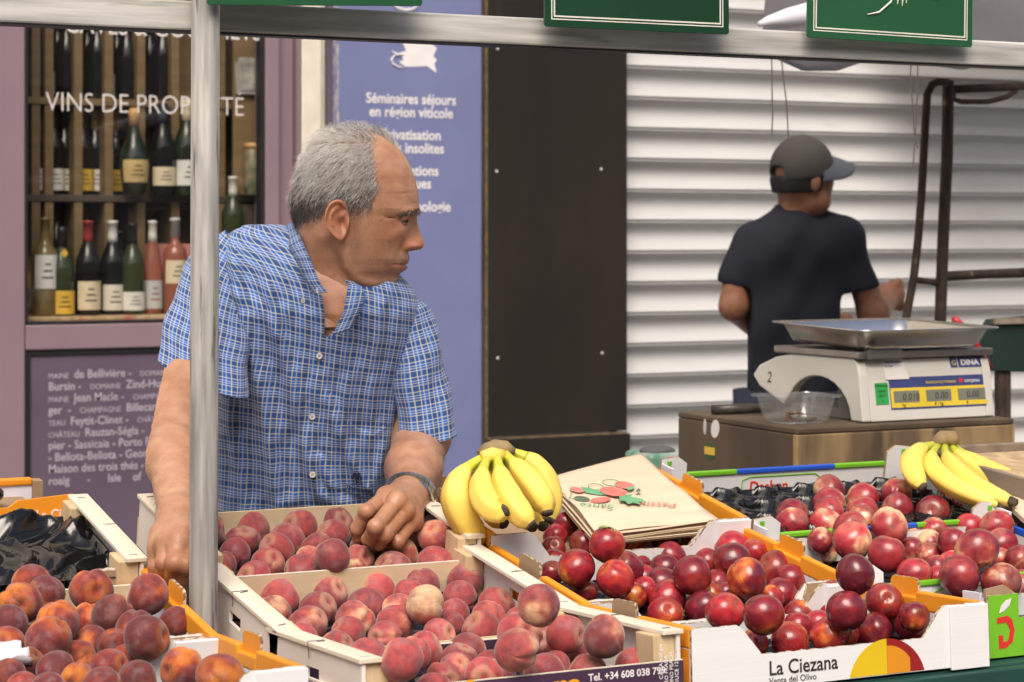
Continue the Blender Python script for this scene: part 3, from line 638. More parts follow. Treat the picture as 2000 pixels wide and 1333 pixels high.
# ---- moulded plastic trays
def tray(label, crate, w, D, cells=(7, 5), depth=.022, crumple=0., z=.012, seed=0, inset=.01, ridge=.0, res=12):
    n = (cells[0] * res + 1, cells[1] * res + 1); rg = np.random.RandomState(seed); ph = rg.rand(40, 4)
    def fn(u, v):
        x = inset + (w - 2 * inset) * u; y = inset + (D - 2 * inset) * v
        cu = u * cells[0]; cv = v * cells[1]; cu = cu + (.5 if int(cv) % 2 else 0)
        du = cu - math.floor(cu) - .5; dv = cv - math.floor(cv) - .5; r = math.hypot(du, dv * 1.0)
        zz = depth * (1 - max(0, 1 - (r / .47) ** 4)) + (.0007 if res > 25 and crumple < .005 else 0) * math.sin(18 * math.atan2(dv, du)) * (1 if .28 < r < .5 else 0)
        zz += ridge * math.exp(-((r - .5) / .06) ** 2)
        if crumple > .005:
            X_, Y_ = x * 16 + .9 * math.sin(y * 21 + ph[0, 0] * 6) + .5 * math.sin(x * 33 + y * 17), y * 18 + .9 * math.sin(x * 19 + ph[1, 0] * 6) + .5 * math.sin(y * 39 - x * 12)
            zz = .022 * (1 - abs(math.sin(X_))) ** 1.6 + .020 * (1 - abs(math.sin(Y_ + .5 * X_))) ** 1.6 + .012 * (1 - abs(math.sin(1.7 * X_ - 1.3 * Y_ + 1))) ** 2 + .004 * math.sin(3.1 * X_ + 2.2 * Y_)
            zz += .012 * v + .0028 * (1 - abs(math.sin(2.9 * X_ + 3.7 * Y_ + math.sin(5 * X_)))) ** 3 + .0022 * (1 - abs(math.sin(4.1 * Y_ - 2.3 * X_))) ** 3
        elif crumple:
            for k in range(9):
                a = ph[k, 0] * 6.28; q = (math.cos(a) * x + math.sin(a) * y) * (14 + 24 * ph[k, 1]) + ph[k, 2] * 6.28
                zz += crumple * (.5 - abs(math.sin(q))) * (.3 + .7 * ph[k, 3])
        edge = min(u, 1 - u, v, 1 - v)
        if edge < .012: zz = depth * .8
        return (x, y, z + zz)
    o = MB().grid(n[0], n[1], fn).build("plastic_tray", M_blk, None, smooth=True)
    o.matrix_world = Matrix.LocRotScale(crate.location, crate.rotation_euler, None)
    o.location = crate.location; o.rotation_euler = crate.rotation_euler
    tag(o, label, "tray"); return o
tray("black cell tray under the peaches beneath the man's hand", cW1, .438, .302, z=.005, depth=.011, seed=1)
tray("black cell tray in the middle wooden peach crate", cW2, .43, .33, z=.005, depth=.011, seed=2)
tray("black cell tray in the front wooden peach crate", cW3, .43, .318, z=.005, depth=.010, seed=3)
tray("crumpled shiny black plastic tray left empty at the far left", cL1, .43, .318, (4, 3), .042, .0075, .022, seed=11, inset=.012, ridge=.012, res=30)
tray("shiny black empty cell tray at the back of the right crates", cG1, .527, .318, (6, 4), .028, .0010, .008, seed=6, ridge=.004, res=26)
tray("black cell tray under the dark nectarines", cN2, .455, .325, z=.006, depth=.011, seed=7, inset=.016)
tray("black cell tray in the lettered nectarine crate", cN3, .46, .318, z=.006, depth=.014, seed=8, inset=.016)
tray("black cell tray in the green nectarine crate", cG2, .455, .325, z=.005, depth=.012, seed=9)
tray("black cell tray under the yellow peaches", cL2, .455, .325, z=.006, depth=.012, seed=10, inset=.016)
tray("black cell tray in the bottom left crate", cL3, .455, .318, z=.006, depth=.012, seed=12, inset=.016)

# ---- fruit
def fruit_mesh(name, m, cav=.22, groove=.06, seed=0, long=1.0, nu=40, nv=26, lump=.03):
    rg = np.random.RandomState(seed); k = rg.rand(6)
    v = []; f = []
    for j in range(nv):
        th = math.pi * j / (nv - 1)
        for i in range(nu):
            ph = 2 * math.pi * i / nu; d = min(ph, 2 * math.pi - ph)
            r = 1 + lump * (math.cos(2 * ph + k[0] * 6) * math.sin(th) + .8 * math.cos(3 * th + k[1] * 6) * math.sin(th) + .7 * math.cos(ph + k[4] * 6) * math.sin(2 * th + k[5] * 6) + .4 * math.cos(4 * ph + k[2] * 6) * math.sin(th) ** 2)
            r -= groove * math.exp(-(d / .16) ** 2) * math.sin(th) ** .6
            r += groove * .45 * math.exp(-((d - .42) / .28) ** 2) * math.sin(th)
            z = math.cos(th) * long * (.96 + .02 * k[2])
            if th < .7: z -= cav * math.exp(-(th / .26) ** 2); r *= 1
            if th > 2.7: z += .05 * math.exp(-((math.pi - th) / .16) ** 2) * (1 if k[3] > .4 else -.9)
            v.append((r * math.sin(th) * math.cos(ph), r * math.sin(th) * math.sin(ph), z * r))
    for j in range(nv - 1):
        for i in range(nu): f.append((j * nu + i, j * nu + (i + 1) % nu, (j + 1) * nu + (i + 1) % nu, (j + 1) * nu + i)[::-1])
    b = MB(); b.add(v, f); return b.data(name, [m], True)
def fruit_mat(name, dark, mid, pale, hot, rough, coat=0., sheen=0., specks=True, patch=(.50, .62), streak=9., fuzz=0.):
    """skin: dark blush, mid red, warm pale patch; object colour r = more pale, g = more dark"""
    m = bpy.data.materials.new(name); m.use_nodes = True; nt = m.node_tree; N = nt.nodes; L = nt.links; b = N["Principled BSDF"]
    b.inputs["Roughness"].default_value = rough; b.inputs["Coat Weight"].default_value = coat; b.inputs["Coat Roughness"].default_value = .12
    b.inputs["Sheen Weight"].default_value = sheen; b.inputs["Sheen Roughness"].default_value = .45; b.inputs["Sheen Tint"].default_value = (.95, .82, .80, 1)
    b.inputs["Specular IOR Level"].default_value = .45
    def nd(t, **k):
        n = N.new(t)
        for q, v in k.items(): setattr(n, q, v)
        return n
    tc = nd("ShaderNodeTexCoord"); oi = nd("ShaderNodeObjectInfo"); mu = nd("ShaderNodeMath", operation='MULTIPLY'); mu.inputs[1].default_value = 71.3
    L.new(oi.outputs["Random"], mu.inputs[0]); va = nd("ShaderNodeVectorMath", operation='ADD'); L.new(tc.outputs["Object"], va.inputs[0]); L.new(mu.outputs[0], va.inputs[1])
    sp = nd("ShaderNodeSeparateColor"); L.new(oi.outputs["Color"], sp.inputs[0])
    def noise(scale, det=3., vec=None, ro=.55):
        n = nd("ShaderNodeTexNoise"); n.inputs["Scale"].default_value = scale; n.inputs["Detail"].default_value = det; n.inputs["Roughness"].default_value = ro; L.new(vec or va.outputs[0], n.inputs["Vector"]); return n.outputs[0]
    def mth(op, a, c):
        n = nd("ShaderNodeMath", operation=op)
        for i, q in enumerate((a, c)):
            if isinstance(q, (int, float)): n.inputs[i].default_value = q
            else: L.new(q, n.inputs[i])
        return n.outputs[0]
    def ramp(v, a, c):
        n = nd("ShaderNodeMapRange"); n.interpolation_type = 'SMOOTHSTEP'; n.inputs[1].default_value = a; n.inputs[2].default_value = c; L.new(v, n.inputs[0]); return n.outputs[0]
    def mixc(f, a, c):
        n = nd("ShaderNodeMixRGB")
        for i, q in ((0, f), (1, a), (2, c)):
            if isinstance(q, tuple): n.inputs[i].default_value = (*q, 1)
            elif isinstance(q, (int, float)): n.inputs[i].default_value = q
            else: L.new(q, n.inputs[i])
        return n.outputs[0]
    mp = nd("ShaderNodeMapping"); mp.inputs["Scale"].default_value = (streak, streak, streak * .18); L.new(va.outputs[0], mp.inputs[0])
    st = noise(1.0, 4., mp.outputs[0]); big = noise(.85, 2.); med = noise(1.9, 2.5); fine = noise(26., 2.)
    sx = nd("ShaderNodeSeparateXYZ"); L.new(tc.outputs["Object"], sx.inputs[0])
    # pale area: one cheek and the stem end
    pv = mth('ADD', mth('ADD', mth('MULTIPLY', sx.outputs[0], .16), mth('MULTIPLY', big, .9)), mth('ADD', mth('MULTIPLY', st, .14), mth('MULTIPLY', sp.outputs[0], .35)))
    cavm = ramp(mth('ADD', sx.outputs[2], mth('MULTIPLY', med, .25)), .86, 1.02)
    pm = mth('MAXIMUM', ramp(pv, patch[0] + .20, patch[1] + .34), mth('MULTIPLY', cavm, .10 if coat else .30))
    dv = mth('ADD', mth('ADD', mth('MULTIPLY', med, .75), mth('MULTIPLY', st, .25)), mth('MULTIPLY', sp.outputs[1], .35))
    dm = ramp(dv, .34, .82)
    c = mixc(dm, mid, dark)
    hm = ramp(pv, patch[0] + .04, patch[1] + .26)
    c = mixc(mth('MULTIPLY', hm, .75), c, hot); c = mixc(pm, c, pale)
    c = mixc(mth('MULTIPLY', ramp(noise(9., 4.), .45, .75), .22), c, tuple(v * .5 for v in mid)); c = mixc(mth('MULTIPLY', ramp(fine, .5, .8), .12), c, tuple(v * .55 for v in mid))
    if specks:
        vo = nd("ShaderNodeTexVoronoi"); vo.inputs["Scale"].default_value = 7.; L.new(va.outputs[0], vo.inputs["Vector"])
        c = mixc(mth('MULTIPLY', mth('SUBTRACT', 1, ramp(vo.outputs["Distance"], .015, .05)), .55), c, (.62, .45, .33))
    if fuzz: c = mixc(mth('MULTIPLY', ramp(noise(1.6, 3.), .45, .70), fuzz), c, (.30, .19, .20))
    br = nd("ShaderNodeMixRGB", blend_type='MULTIPLY'); br.inputs[0].default_value = 1; L.new(c, br.inputs[1]); cc = nd("ShaderNodeCombineColor"); bv = mth('ADD', mth('MULTIPLY', sp.outputs[2], .42), .78 if coat else .72)
    for q in range(3): L.new(bv, cc.inputs[q])
    L.new(cc.outputs[0], br.inputs[2]); c = br.outputs[0]
    L.new(c, b.inputs["Base Color"])
    bp = nd("ShaderNodeBump"); bp.inputs["Strength"].default_value = .03 if coat else .12; bp.inputs["Distance"].default_value = .02; L.new(noise(5. if coat else 40., 3.), bp.inputs["Height"]); L.new(bp.outputs[0], b.inputs["Normal"])
    return m
FM = {"wp": fruit_mat("white_peach_skin", (.19, .032, .040), (.50, .070, .068), (.82, .56, .32), (.68, .22, .13), .74, sheen=.34, specks=False, patch=(.54, .68), fuzz=.4),
      "yp": fruit_mat("yellow_peach_skin", (.10, .014, .018), (.34, .036, .018), (.66, .22, .02), (.50, .075, .010), .72, sheen=.28, specks=False, patch=(.46, .64), fuzz=.35),
      "nc": fruit_mat("nectarine_skin", (.12, .012, .022), (.40, .022, .030), (.76, .32, .06), (.58, .08, .020), .24, coat=.25, patch=(.60, .72)),
      "wn": fruit_mat("white_nectarine_skin", (.15, .014, .026), (.44, .034, .045), (.82, .58, .34), (.56, .12, .08), .27, coat=.25, patch=(.48, .60))}
FMESH = {k: [fruit_mesh({"wp": "peach", "yp": "peach", "nc": "nectarine", "wn": "nectarine"}[k], m, cav=.24 if "p" in k else .16, groove=.11 if "p" in k else .05, seed=s, long=1.02 if "p" in k else 1.06) for s in (1, 2, 3, 4, 5, 6, 7, 8)] for k, m in FM.items()}
FRUIT = {
 "L2": [(0.703,2.880,0.980,0.0276,''), (0.710,2.830,0.975,0.0251,''), (0.664,2.780,0.973,0.0279,''), (0.631,2.702,0.960,0.0257,''), (0.695,2.710,0.957,0.0287,''), (0.660,2.620,0.953,0.0299,''), (0.770,2.828,0.975,0.0294,''), (0.775,2.745,0.954,0.0280,''), (0.827,2.760,0.975,0.0291,''), (0.792,2.697,0.942,0.0264,''), (0.777,2.596,0.950,0.0302,''), (0.617,2.658,0.943,0.0247,''), (0.739,2.720,0.925,0.0250,''), (0.702,2.640,0.922,0.0230,''), (0.756,2.792,0.942,0.0230,''), (0.756,2.671,0.929,0.0221,''), (0.853,2.720,0.942,0.0228,''), (0.762,2.631,0.917,0.0218,'')],
 "L3": [(0.716,2.550,0.928,0.0236,''), (0.646,2.527,0.932,0.0255,''), (0.590,2.531,0.929,0.0229,''), (0.623,2.570,0.936,0.0209,''), (0.659,2.483,0.928,0.0222,''), (0.671,2.420,0.929,0.0270,''), (0.731,2.480,0.922,0.0261,''), (0.617,2.450,0.926,0.0235,''), (0.597,2.489,0.923,0.0208,''), (0.794,2.510,0.925,0.0273,''), (0.806,2.400,0.935,0.0287,'')],
 "W1": [(1.047,3.170,0.994,0.0268,''), (1.119,3.168,0.993,0.0270,''), (1.192,3.162,0.992,0.0288,''), (1.259,3.167,0.993,0.0259,''), (1.083,3.115,0.984,0.0257,''), (1.150,3.107,0.983,0.0275,''), (1.228,3.111,0.983,0.0278,''), (1.054,3.066,0.975,0.0237,''), (1.118,3.062,0.975,0.0278,''), (1.182,3.064,0.975,0.0234,''), (1.083,3.005,0.965,0.0257,''), (1.148,3.006,0.965,0.0229,''), (1.012,3.004,0.965,0.0232,''), (0.990,2.959,0.957,0.0191,''), (1.040,2.945,0.954,0.0266,''), (1.116,2.955,0.956,0.0284,''), (1.151,2.917,0.984,0.0272,'bruised'), (1.195,2.942,0.954,0.0219,''), (1.225,2.994,0.963,0.0238,''), (1.257,3.045,0.972,0.0266,''), (1.259,2.947,0.953,0.0289,''), (1.293,2.997,0.963,0.0279,''), (1.349,2.991,0.989,0.0281,'leaning'), (1.329,2.947,0.955,0.0292,''), (1.336,3.047,0.972,0.0245,'')],
 "W2": [(0.998,2.903,0.929,0.0239,''), (1.064,2.902,0.931,0.0293,''), (1.142,2.906,0.930,0.0267,''), (1.216,2.905,0.930,0.0277,''), (1.030,2.840,0.921,0.0272,''), (1.100,2.844,0.921,0.0275,''), (1.175,2.848,0.920,0.0285,''), (0.999,2.786,0.914,0.0231,''), (1.060,2.779,0.913,0.0282,''), (1.133,2.786,0.914,0.0279,''), (1.026,2.715,0.904,0.0248,''), (1.100,2.731,0.906,0.0252,''), (1.062,2.678,0.899,0.0239,''), (1.209,2.811,0.919,0.0240,''), (1.177,2.750,0.909,0.0277,''), (1.142,2.701,0.902,0.0237,''), (1.286,2.904,0.931,0.0287,''), (1.350,2.889,0.937,0.0281,''), (1.250,2.866,0.926,0.0253,''), (1.210,2.720,0.939,0.0280,'pale'), (1.320,2.844,0.922,0.0254,''), (1.284,2.780,0.913,0.0219,''), (1.255,2.732,0.906,0.0200,''), (1.353,2.790,0.916,0.0273,''), (1.321,2.749,0.908,0.0261,''), (1.286,2.699,0.902,0.0270,''), (1.218,2.689,0.901,0.0232,''), (1.354,2.719,0.906,0.0195,'')],
 "W3": [(1.010,2.444,0.932,0.0258,''), (1.002,2.318,0.953,0.0258,''), (1.070,2.439,0.932,0.0222,''), (1.107,2.489,0.926,0.0233,''), (1.221,2.396,0.988,0.0275,'top'), (1.152,2.318,0.951,0.0271,''), (1.238,2.482,0.934,0.0297,''), (1.302,2.478,0.930,0.0260,''), (1.294,2.359,0.948,0.0275,'grey'), (1.219,2.603,0.894,0.0267,''), (1.188,2.559,0.893,0.0242,''), (1.162,2.515,0.891,0.0211,''), (1.121,2.460,0.893,0.0232,''), (1.060,2.354,0.903,0.0233,''), (1.158,2.422,0.899,0.0249,''), (1.197,2.457,0.894,0.0215,''), (1.221,2.530,0.890,0.0201,''), (1.213,2.363,0.906,0.0278,''), (1.278,2.463,0.894,0.0218,''), (1.286,2.388,0.897,0.0252,''), (1.352,2.384,0.901,0.0261,''), (1.334,2.501,0.892,0.0196,''), (1.323,2.582,0.903,0.0207,''), (1.041,2.467,0.893,0.0216,'')],
 "N2": [(1.492,2.805,0.959,0.0287,''), (1.533,2.785,0.993,0.0276,'leaf'), (1.517,2.731,0.951,0.0282,''), (1.595,2.837,0.947,0.0271,''), (1.660,2.916,0.935,0.0223,''), (1.519,2.927,0.949,0.0212,''), (1.498,2.895,0.938,0.0202,''), (1.641,2.864,0.924,0.0212,''), (1.718,2.914,0.944,0.0257,''), (1.686,2.879,0.933,0.0246,''), (1.647,2.819,0.923,0.0256,''), (1.643,2.724,0.949,0.0287,''), (1.619,2.757,0.912,0.0289,''), (1.576,2.690,0.903,0.0267,''), (1.642,2.692,0.906,0.0269,''), (1.680,2.738,0.913,0.0236,''), (1.784,2.928,0.952,0.0220,''), (1.816,2.890,0.955,0.0291,''), (1.765,2.809,0.950,0.0299,''), (1.704,2.671,0.947,0.0304,''), (1.832,2.793,0.936,0.0284,''), (1.825,2.841,0.956,0.0208,''), (1.829,2.744,0.927,0.0241,''), (1.794,2.718,0.911,0.0254,''), (1.770,2.891,0.936,0.0225,''), (1.728,2.793,0.921,0.0218,''), (1.573,2.776,0.915,0.0212,''), (1.515,2.821,0.920,0.0198,''), (1.606,2.802,0.919,0.0207,''), (1.719,2.755,0.911,0.0208,''), (1.759,2.692,0.910,0.0205,'')],
 "N1": [(1.574,3.030,0.972,0.0211,''), (1.539,2.970,0.962,0.0215,''), (1.600,2.987,0.965,0.0210,''), (1.752,2.987,0.965,0.0255,''), (1.688,2.982,0.964,0.0204,''), (1.798,3.000,0.967,0.0224,''), (1.621,3.083,0.982,0.0199,'')],
 "N3": [(1.576,2.527,0.931,0.0268,''), (1.572,2.423,0.944,0.0287,''), (1.589,2.472,0.896,0.0195,''), (1.636,2.456,0.897,0.0258,''), (1.722,2.564,0.892,0.0233,''), (1.756,2.616,0.898,0.0223,''), (1.707,2.425,0.938,0.0286,''), (1.732,2.440,0.984,0.0274,'top'), (1.815,2.486,0.934,0.0271,''), (1.832,2.631,0.920,0.0226,''), (1.796,2.618,0.904,0.0210,''), (1.704,2.461,0.899,0.0268,''), (1.785,2.472,0.897,0.0272,''), (1.832,2.511,0.900,0.0204,''), (1.833,2.448,0.904,0.0243,''), (1.812,2.414,0.924,0.0219,''), (1.764,2.576,0.892,0.0206,''), (1.743,2.477,0.896,0.0185,'')],
 "G1": [(2.187,3.158,0.998,0.0299,''), (2.221,3.107,0.989,0.0287,''), (2.299,3.115,0.990,0.0299,''), (2.140,3.091,0.986,0.0292,''), (2.103,3.038,0.977,0.0287,''), (2.171,3.037,0.976,0.0281,''), (2.244,3.037,0.977,0.0283,''), (2.302,3.014,0.972,0.0301,''), (2.031,3.043,0.977,0.0294,''), (2.000,2.997,0.970,0.0281,''), (2.060,2.987,0.968,0.0282,''), (2.137,2.989,0.968,0.0276,'')],
 "G2": [(1.987,2.896,0.956,0.0223,''), (2.013,2.920,0.934,0.0217,''), (2.050,2.903,0.969,0.0301,''), (1.990,2.812,0.966,0.0312,''), (2.113,2.882,0.972,0.0310,''), (2.141,2.925,0.948,0.0289,''), (2.009,2.747,0.953,0.0303,''), (2.021,2.692,0.926,0.0299,''), (2.156,2.882,0.933,0.0219,''), (2.232,2.921,0.952,0.0258,''), (2.199,2.889,0.939,0.0238,''), (2.164,2.842,0.928,0.0217,''), (2.186,2.809,0.950,0.0266,''), (2.103,2.643,0.968,0.0330,'top'), (2.054,2.625,0.933,0.0319,''), (2.115,2.599,0.921,0.0311,''), (2.322,2.868,0.961,0.0300,''), (2.296,2.824,0.939,0.0279,''), (2.305,2.918,0.956,0.0251,''), (2.269,2.746,0.926,0.0248,''), (2.123,2.771,0.922,0.0196,''), (2.174,2.632,0.876,0.0214,''), (2.211,2.670,0.904,0.0217,''), (2.161,2.783,0.922,0.0222,''), (2.267,2.792,0.921,0.0209,''), (2.189,2.929,0.943,0.0214,''), (2.097,2.733,0.912,0.0193,'')],
}
FL = {"L2": ("yp", ("yellow red peach", "heap left of the post"), "peaches heaped left of the post"),
      "L3": ("yp", ("dark yellow peach", "bottom left crate"), "peaches in the bottom left crate"),
      "W1": ("wp", ("peach", "wooden crate under the hand"), "peaches under the man's hand"),
      "W2": ("wp", ("peach", "middle wooden crate"), "peaches in the middle wooden crate"),
      "W3": ("wp", ("peach", "front wooden crate"), "peaches in the front wooden crate"),
      "N1": ("nc", ("nectarine", "under the paper bags"), "nectarines under the paper bags"),
      "N2": ("nc", ("dark nectarine", "crate before the paper bags"), "nectarines in front of the paper bags"),
      "N3": ("nc", ("dark nectarine", "front lettered crate"), "nectarines in the lettered crate"),
      "G1": ("wn", ("nectarine", "crate with empty black tray"), "nectarines beside the empty tray"),
      "G2": ("wn", ("nectarine", "heap behind bright green crate"), "nectarines behind the bright green crate")}
SPECIAL = {("W1", "bruised"): "dark peach with an orange bruise resting on other peaches near the hand", ("W1", "leaning"): "peach leaning on the crate side right of the watch",
           ("W2", "pale"): "big pale orange peach sitting on top in the middle wooden crate", ("W3", "top"): "peach perched highest at the right of the wooden crates",
           ("W3", "grey"): "greyish fuzzy peach at the right of the front wooden crate", ("N2", "leaf"): "orange red nectarine with a dry green leaf on its stem",
           ("N3", "top"): "dark nectarine on top of the pile in the lettered crate", ("G2", "top"): "red nectarine with cream cheek on top of the right pile"}
OVR = {("W1", "bruised"): (0, .5), ("W2", "pale"): (.50, -.2), ("W3", "grey"): (0, .9), ("N2", "leaf"): (.62, 0), ("N3", "top"): (-.4, .7), ("G2", "top"): (.25, .4), ("W1", "leaning"): (.45, .1)}
fi = 0
for cr, lst in FRUIT.items():
    kind, words, grp = FL[cr]; rg = random.Random(cr)
    order = sorted(range(len(lst)), key=lambda q: -lst[q][1]); nrow = max(1, round(len(lst) / 5.5)); per = math.ceil(len(lst) / nrow); place = {}
    for a_ in range(nrow):
        for b_, q in enumerate(sorted(order[a_ * per:(a_ + 1) * per], key=lambda q: lst[q][0])):
            place[q] = (["first", "second", "third", "fourth", "fifth", "sixth", "seventh", "eighth"][b_], ["rearmost row", "second row from the back", "third row from the back", "fourth row from the back", "fifth row from the back", "sixth row from the back"][a_])
    for q_, (x, y, z, r, sp_) in enumerate(lst):
        fi += 1
        o = bpy.data.objects.new("peach" if "p" in kind else "nectarine", rg.choice(FMESH[kind])); link(o)
        o.location = (x, y, z); o.scale = (r * rg.uniform(.95, 1.03), r * rg.uniform(.95, 1.03), r * rg.uniform(.92, 1.0)); o.rotation_euler = (rg.uniform(-1.5, 1.5), rg.uniform(-1.5, 1.5), rg.uniform(0, 6.28))
        pa, da = OVR.get((cr, sp_), (rg.choice((-.35, -.25, -.1, 0, .15, .3) if kind != 'nc' else (-.35, -.2, -.1, 0, .2, .35, .45)), rg.choice((-.2, 0, .1, .25, .4))))
        o.color = (max(0, pa + .20), max(0, da + (.25 if cr[0] != 'L' else .55)), rg.random(), 1)
        if sp_: tag(o, SPECIAL[(cr, sp_)], "peach" if "p" in kind else "nectarine", grp)
        else: tag(o, "%s %s from left, %s, %s" % (place[q_][0], words[0], place[q_][1], words[1]), "peach" if "p" in kind else "nectarine", grp)
        if (cr, sp_) == ("N2", "leaf"):
            o.rotation_euler = (.25, .2, .6)
            lf = MB(); M_leaf = mat("dry_green_leaf", (.22, .30, .09), (.35, .32, .12), sc=2, rough=.6)
            for a0_, ln_ in ((2.6, .75), (.7, .5), (4.2, .4)):
                lf.grid(7, 5, lambda u, v: ((.1 + u * ln_) * math.cos(a0_ + (v - .5) * .9 * math.sin(3.1 * u)), (.1 + u * ln_) * math.sin(a0_ + (v - .5) * .9 * math.sin(3.1 * u)), .93 + .2 * u - .35 * u * u + .12 * abs(v - .5)))
            lf.build("leaf", M_leaf, o, smooth=True, sol=.02)
            MB().tube([(0, 0, .72), (.02, .03, .9), (.08, .05, 1.02)], .05, 8).build("stem", M_brn, o, smooth=True)
        if (cr, sp_) == ("W1", "bruised"):
            o.rotation_euler = (.2, .5, 2.6)

# ---- bananas
M_ban = mat("banana_skin", (.86, .66, .15), (.82, .60, .11), sc=3, rough=.55, spots=(60, (.22, .12, .04), .76), bump=.05)
M_bang = mat("banana_green_neck", (.58, .56, .07), (.46, .50, .05), sc=3, rough=.45)
M_bans = mat("banana_tip", (.035, .028, .02), (.10, .08, .05), sc=60, rough=.9, bump=.4)
M_banc = mat("banana_crown", (.20, .14, .08), (.34, .25, .12), sc=25, rough=.85, bump=.5)
def bez(p, t):
    p = [Vector(q) for q in p]
    while len(p) > 1: p = [p[i].lerp(p[i + 1], t) for i in range(len(p) - 1)]
    return p[0]
def banana(parent, pts, rad, name="banana"):
    n = 26; path = [bez(pts, i / (n - 1)) for i in range(n)]
    rs = []; rad = rad * .94
    for i in range(n):
        t = i / (n - 1)
        rs.append(rad * (np.interp(t, [0, .06, .16, .28, .5, .75, .88, .95, 1.0], [.34, .33, .45, .80, 1.0, .97, .80, .52, .36])))
    b = MB(); rings = []; up = None
    for i, p in enumerate(path):
        d = (path[min(i + 1, n - 1)] - path[max(i - 1, 0)]).normalized()
        if up is None: up = (Vector((0, -1, .2)) - d * d.dot(Vector((0, -1, .2)))).normalized()
        up = (up - d * up.dot(d)).normalized(); w = d.cross(up)
        rings.append([p + (up * math.cos(a) + w * math.sin(a)) * rs[i] * (1 + .075 * math.cos(5 * a) + .02 * math.cos(10 * a)) for a in [2 * math.pi * k / 20 for k in range(20)]])
    b.loft(rings[5:25], 0, caps=False); o = b.build(name, [M_ban], parent, smooth=True)
    MB().loft(rings[:6], 0).build("neck", M_bang, o, smooth=True)
    MB().loft(rings[24:], 0).build("tip", M_bans, o, smooth=True)
    return o
def P3(px, py, Y): return site(px, py, Y)
cr_ = P3(968, 880, 2.975)
bb = thing("banana_bunch", "bunch of yellow bananas standing on its tips beside the man", "bananas", cr_)
def bl(*pp): return [P3(*q) - cr_ for q in pp]
k_ = 4200 / 3.0
for pts, rr_ in [(((945, 895, 2.97), (860, 935, 2.93), (885, 1010, 2.92), (950, 1060, 2.93)), .0245),
                 (((955, 892, 2.965), (918, 950, 2.87), (955, 1020, 2.86), (990, 995, 2.84)), .0215),
                 (((972, 888, 2.96), (972, 950, 2.87), (1010, 1000, 2.85), (1040, 1028, 2.83)), .0215),
                 (((985, 885, 2.965), (1020, 925, 2.89), (1062, 960, 2.88), (1070, 1006, 2.86)), .0215),
                 (((992, 882, 2.98), (1055, 895, 2.96), (1085, 960, 2.95), (1070, 1022, 2.93)), .021),
                 (((962, 890, 2.985), (935, 950, 2.97), (955, 1000, 2.95), (988, 1026, 2.92)), .0205),
                 (((980, 890, 2.985), (990, 950, 2.97), (1030, 1000, 2.95), (1042, 1034, 2.92)), .0195),
                 (((988, 888, 2.99), (1040, 950, 2.985), (1075, 990, 2.97), (1058, 1032, 2.93)), .019)]:
    banana(bb, bl(*pts), rr_)
crown = [(938, 890, .009), (950, 881, .012), (968, 876, .014), (986, 877, .013), (1000, 885, .009)]
MB().tube([P3(a, b, 2.968) - cr_ for a, b, _ in crown], [c for *_, c in crown], 14).build("crown", M_banc, bb, smooth=True)
MB().tube([P3(a, b, 2.955) - cr_ for a, b in ((942, 893), (962, 889), (984, 890))], [.009, .012, .009], 12).build("cut_face", M_ban, bb, smooth=True)

# ---- paper bags
M_bag = mat("kraft_paper", (.66, .54, .40), (.60, .485, .35), sc=5, rough=.8, bump=.2, bsc=40, stretch=(1, 6, 1))
M_bagd = mat("kraft_paper_edge", (.40, .29, .17), (.30, .21, .12), sc=200, rough=.85)
def bag_sheet(corn, z_off, wav, nu=22, nv=22, seed=0):
    rg = np.random.RandomState(seed); ph = rg.rand(4) * 6
    A, B, C, D_ = [Vector(p) for p in corn]
    def fn(u, v):
        p = A.lerp(B, u).lerp(D_.lerp(C, u), v); return (p.x, p.y, p.z + z_off + wav * (math.sin(u * 5 + ph[0]) * math.sin(v * 4 + ph[1]) + .4 * math.sin(11 * u + 6 * v + ph[2])))
    return fn
A = P3(1070, 932, 3.15); B = P3(1165, 1042, 2.925); C_ = P3(1402, 1016, 2.93); D2 = P3(1252, 889, 3.22)
bgs = thing("paper_bag_stack", "stack of brown paper bags printed with fruit, lying on the crate", "paper bags", (A + C_) / 2)
off = (A + C_) / 2
for i in range(9):
    j = rnd.uniform(-.004, .004); k2 = rnd.uniform(-.004, .004); dz = -.0022 - i * .0024
    MB().grid(12, 12, bag_sheet([A - off + Vector((j, k2, 0)), B - off + Vector((j, k2, 0)), C_ - off + Vector((j, k2, .0)), D2 - off + Vector((j, k2, -.01))], dz, .0015, seed=i // 3)).build("paper_bag", M_bag if i % 3 == 0 else M_bagd, bgs, smooth=True, sol=.0016)
topf = bag_sheet([A - off, B - off, C_ - off, D2 - off], 0, .0038, seed=5)
MB().grid(30, 30, topf).build("paper_bag", M_bag, bgs, smooth=True, sol=.0010)
M_pgreen = mat("bag_green_ink", (.10, .32, .15), (.16, .38, .2), sc=30, rough=.8); M_pred = mat("bag_red_ink", (.52, .10, .08), (.58, .22, .18), sc=40, rough=.8); M_pdk = mat("bag_dark_ink", (.10, .14, .09), rough=.8)
def bagpt(px, py):
    """where the sight line meets the top sheet (its mean plane)"""
    n = (B - A).cross(D2 - A).normalized(); o_ = Vector((0, 0, EYE)); d = site(px, py, 3) - o_
    return o_ + d * ((A - o_).dot(n) / d.dot(n))
bn = (B - A).cross(D2 - A).normalized(); bn = bn if bn.z > 0 else -bn
def bag_print(name, pts, m, lift=.0062):
    v = [bagpt(*p) - off + bn * lift for p in pts]; b = MB(); b.add([tuple(q) for q in v], [tuple(range(len(v)))]); return b.build(name, m, bgs)
def bag_line(name, pts, m, r=.0006, lift=.0045): return MB().tube([tuple(bagpt(*p) - off + bn * lift) for p in pts], r, 5).build(name, m, bgs)
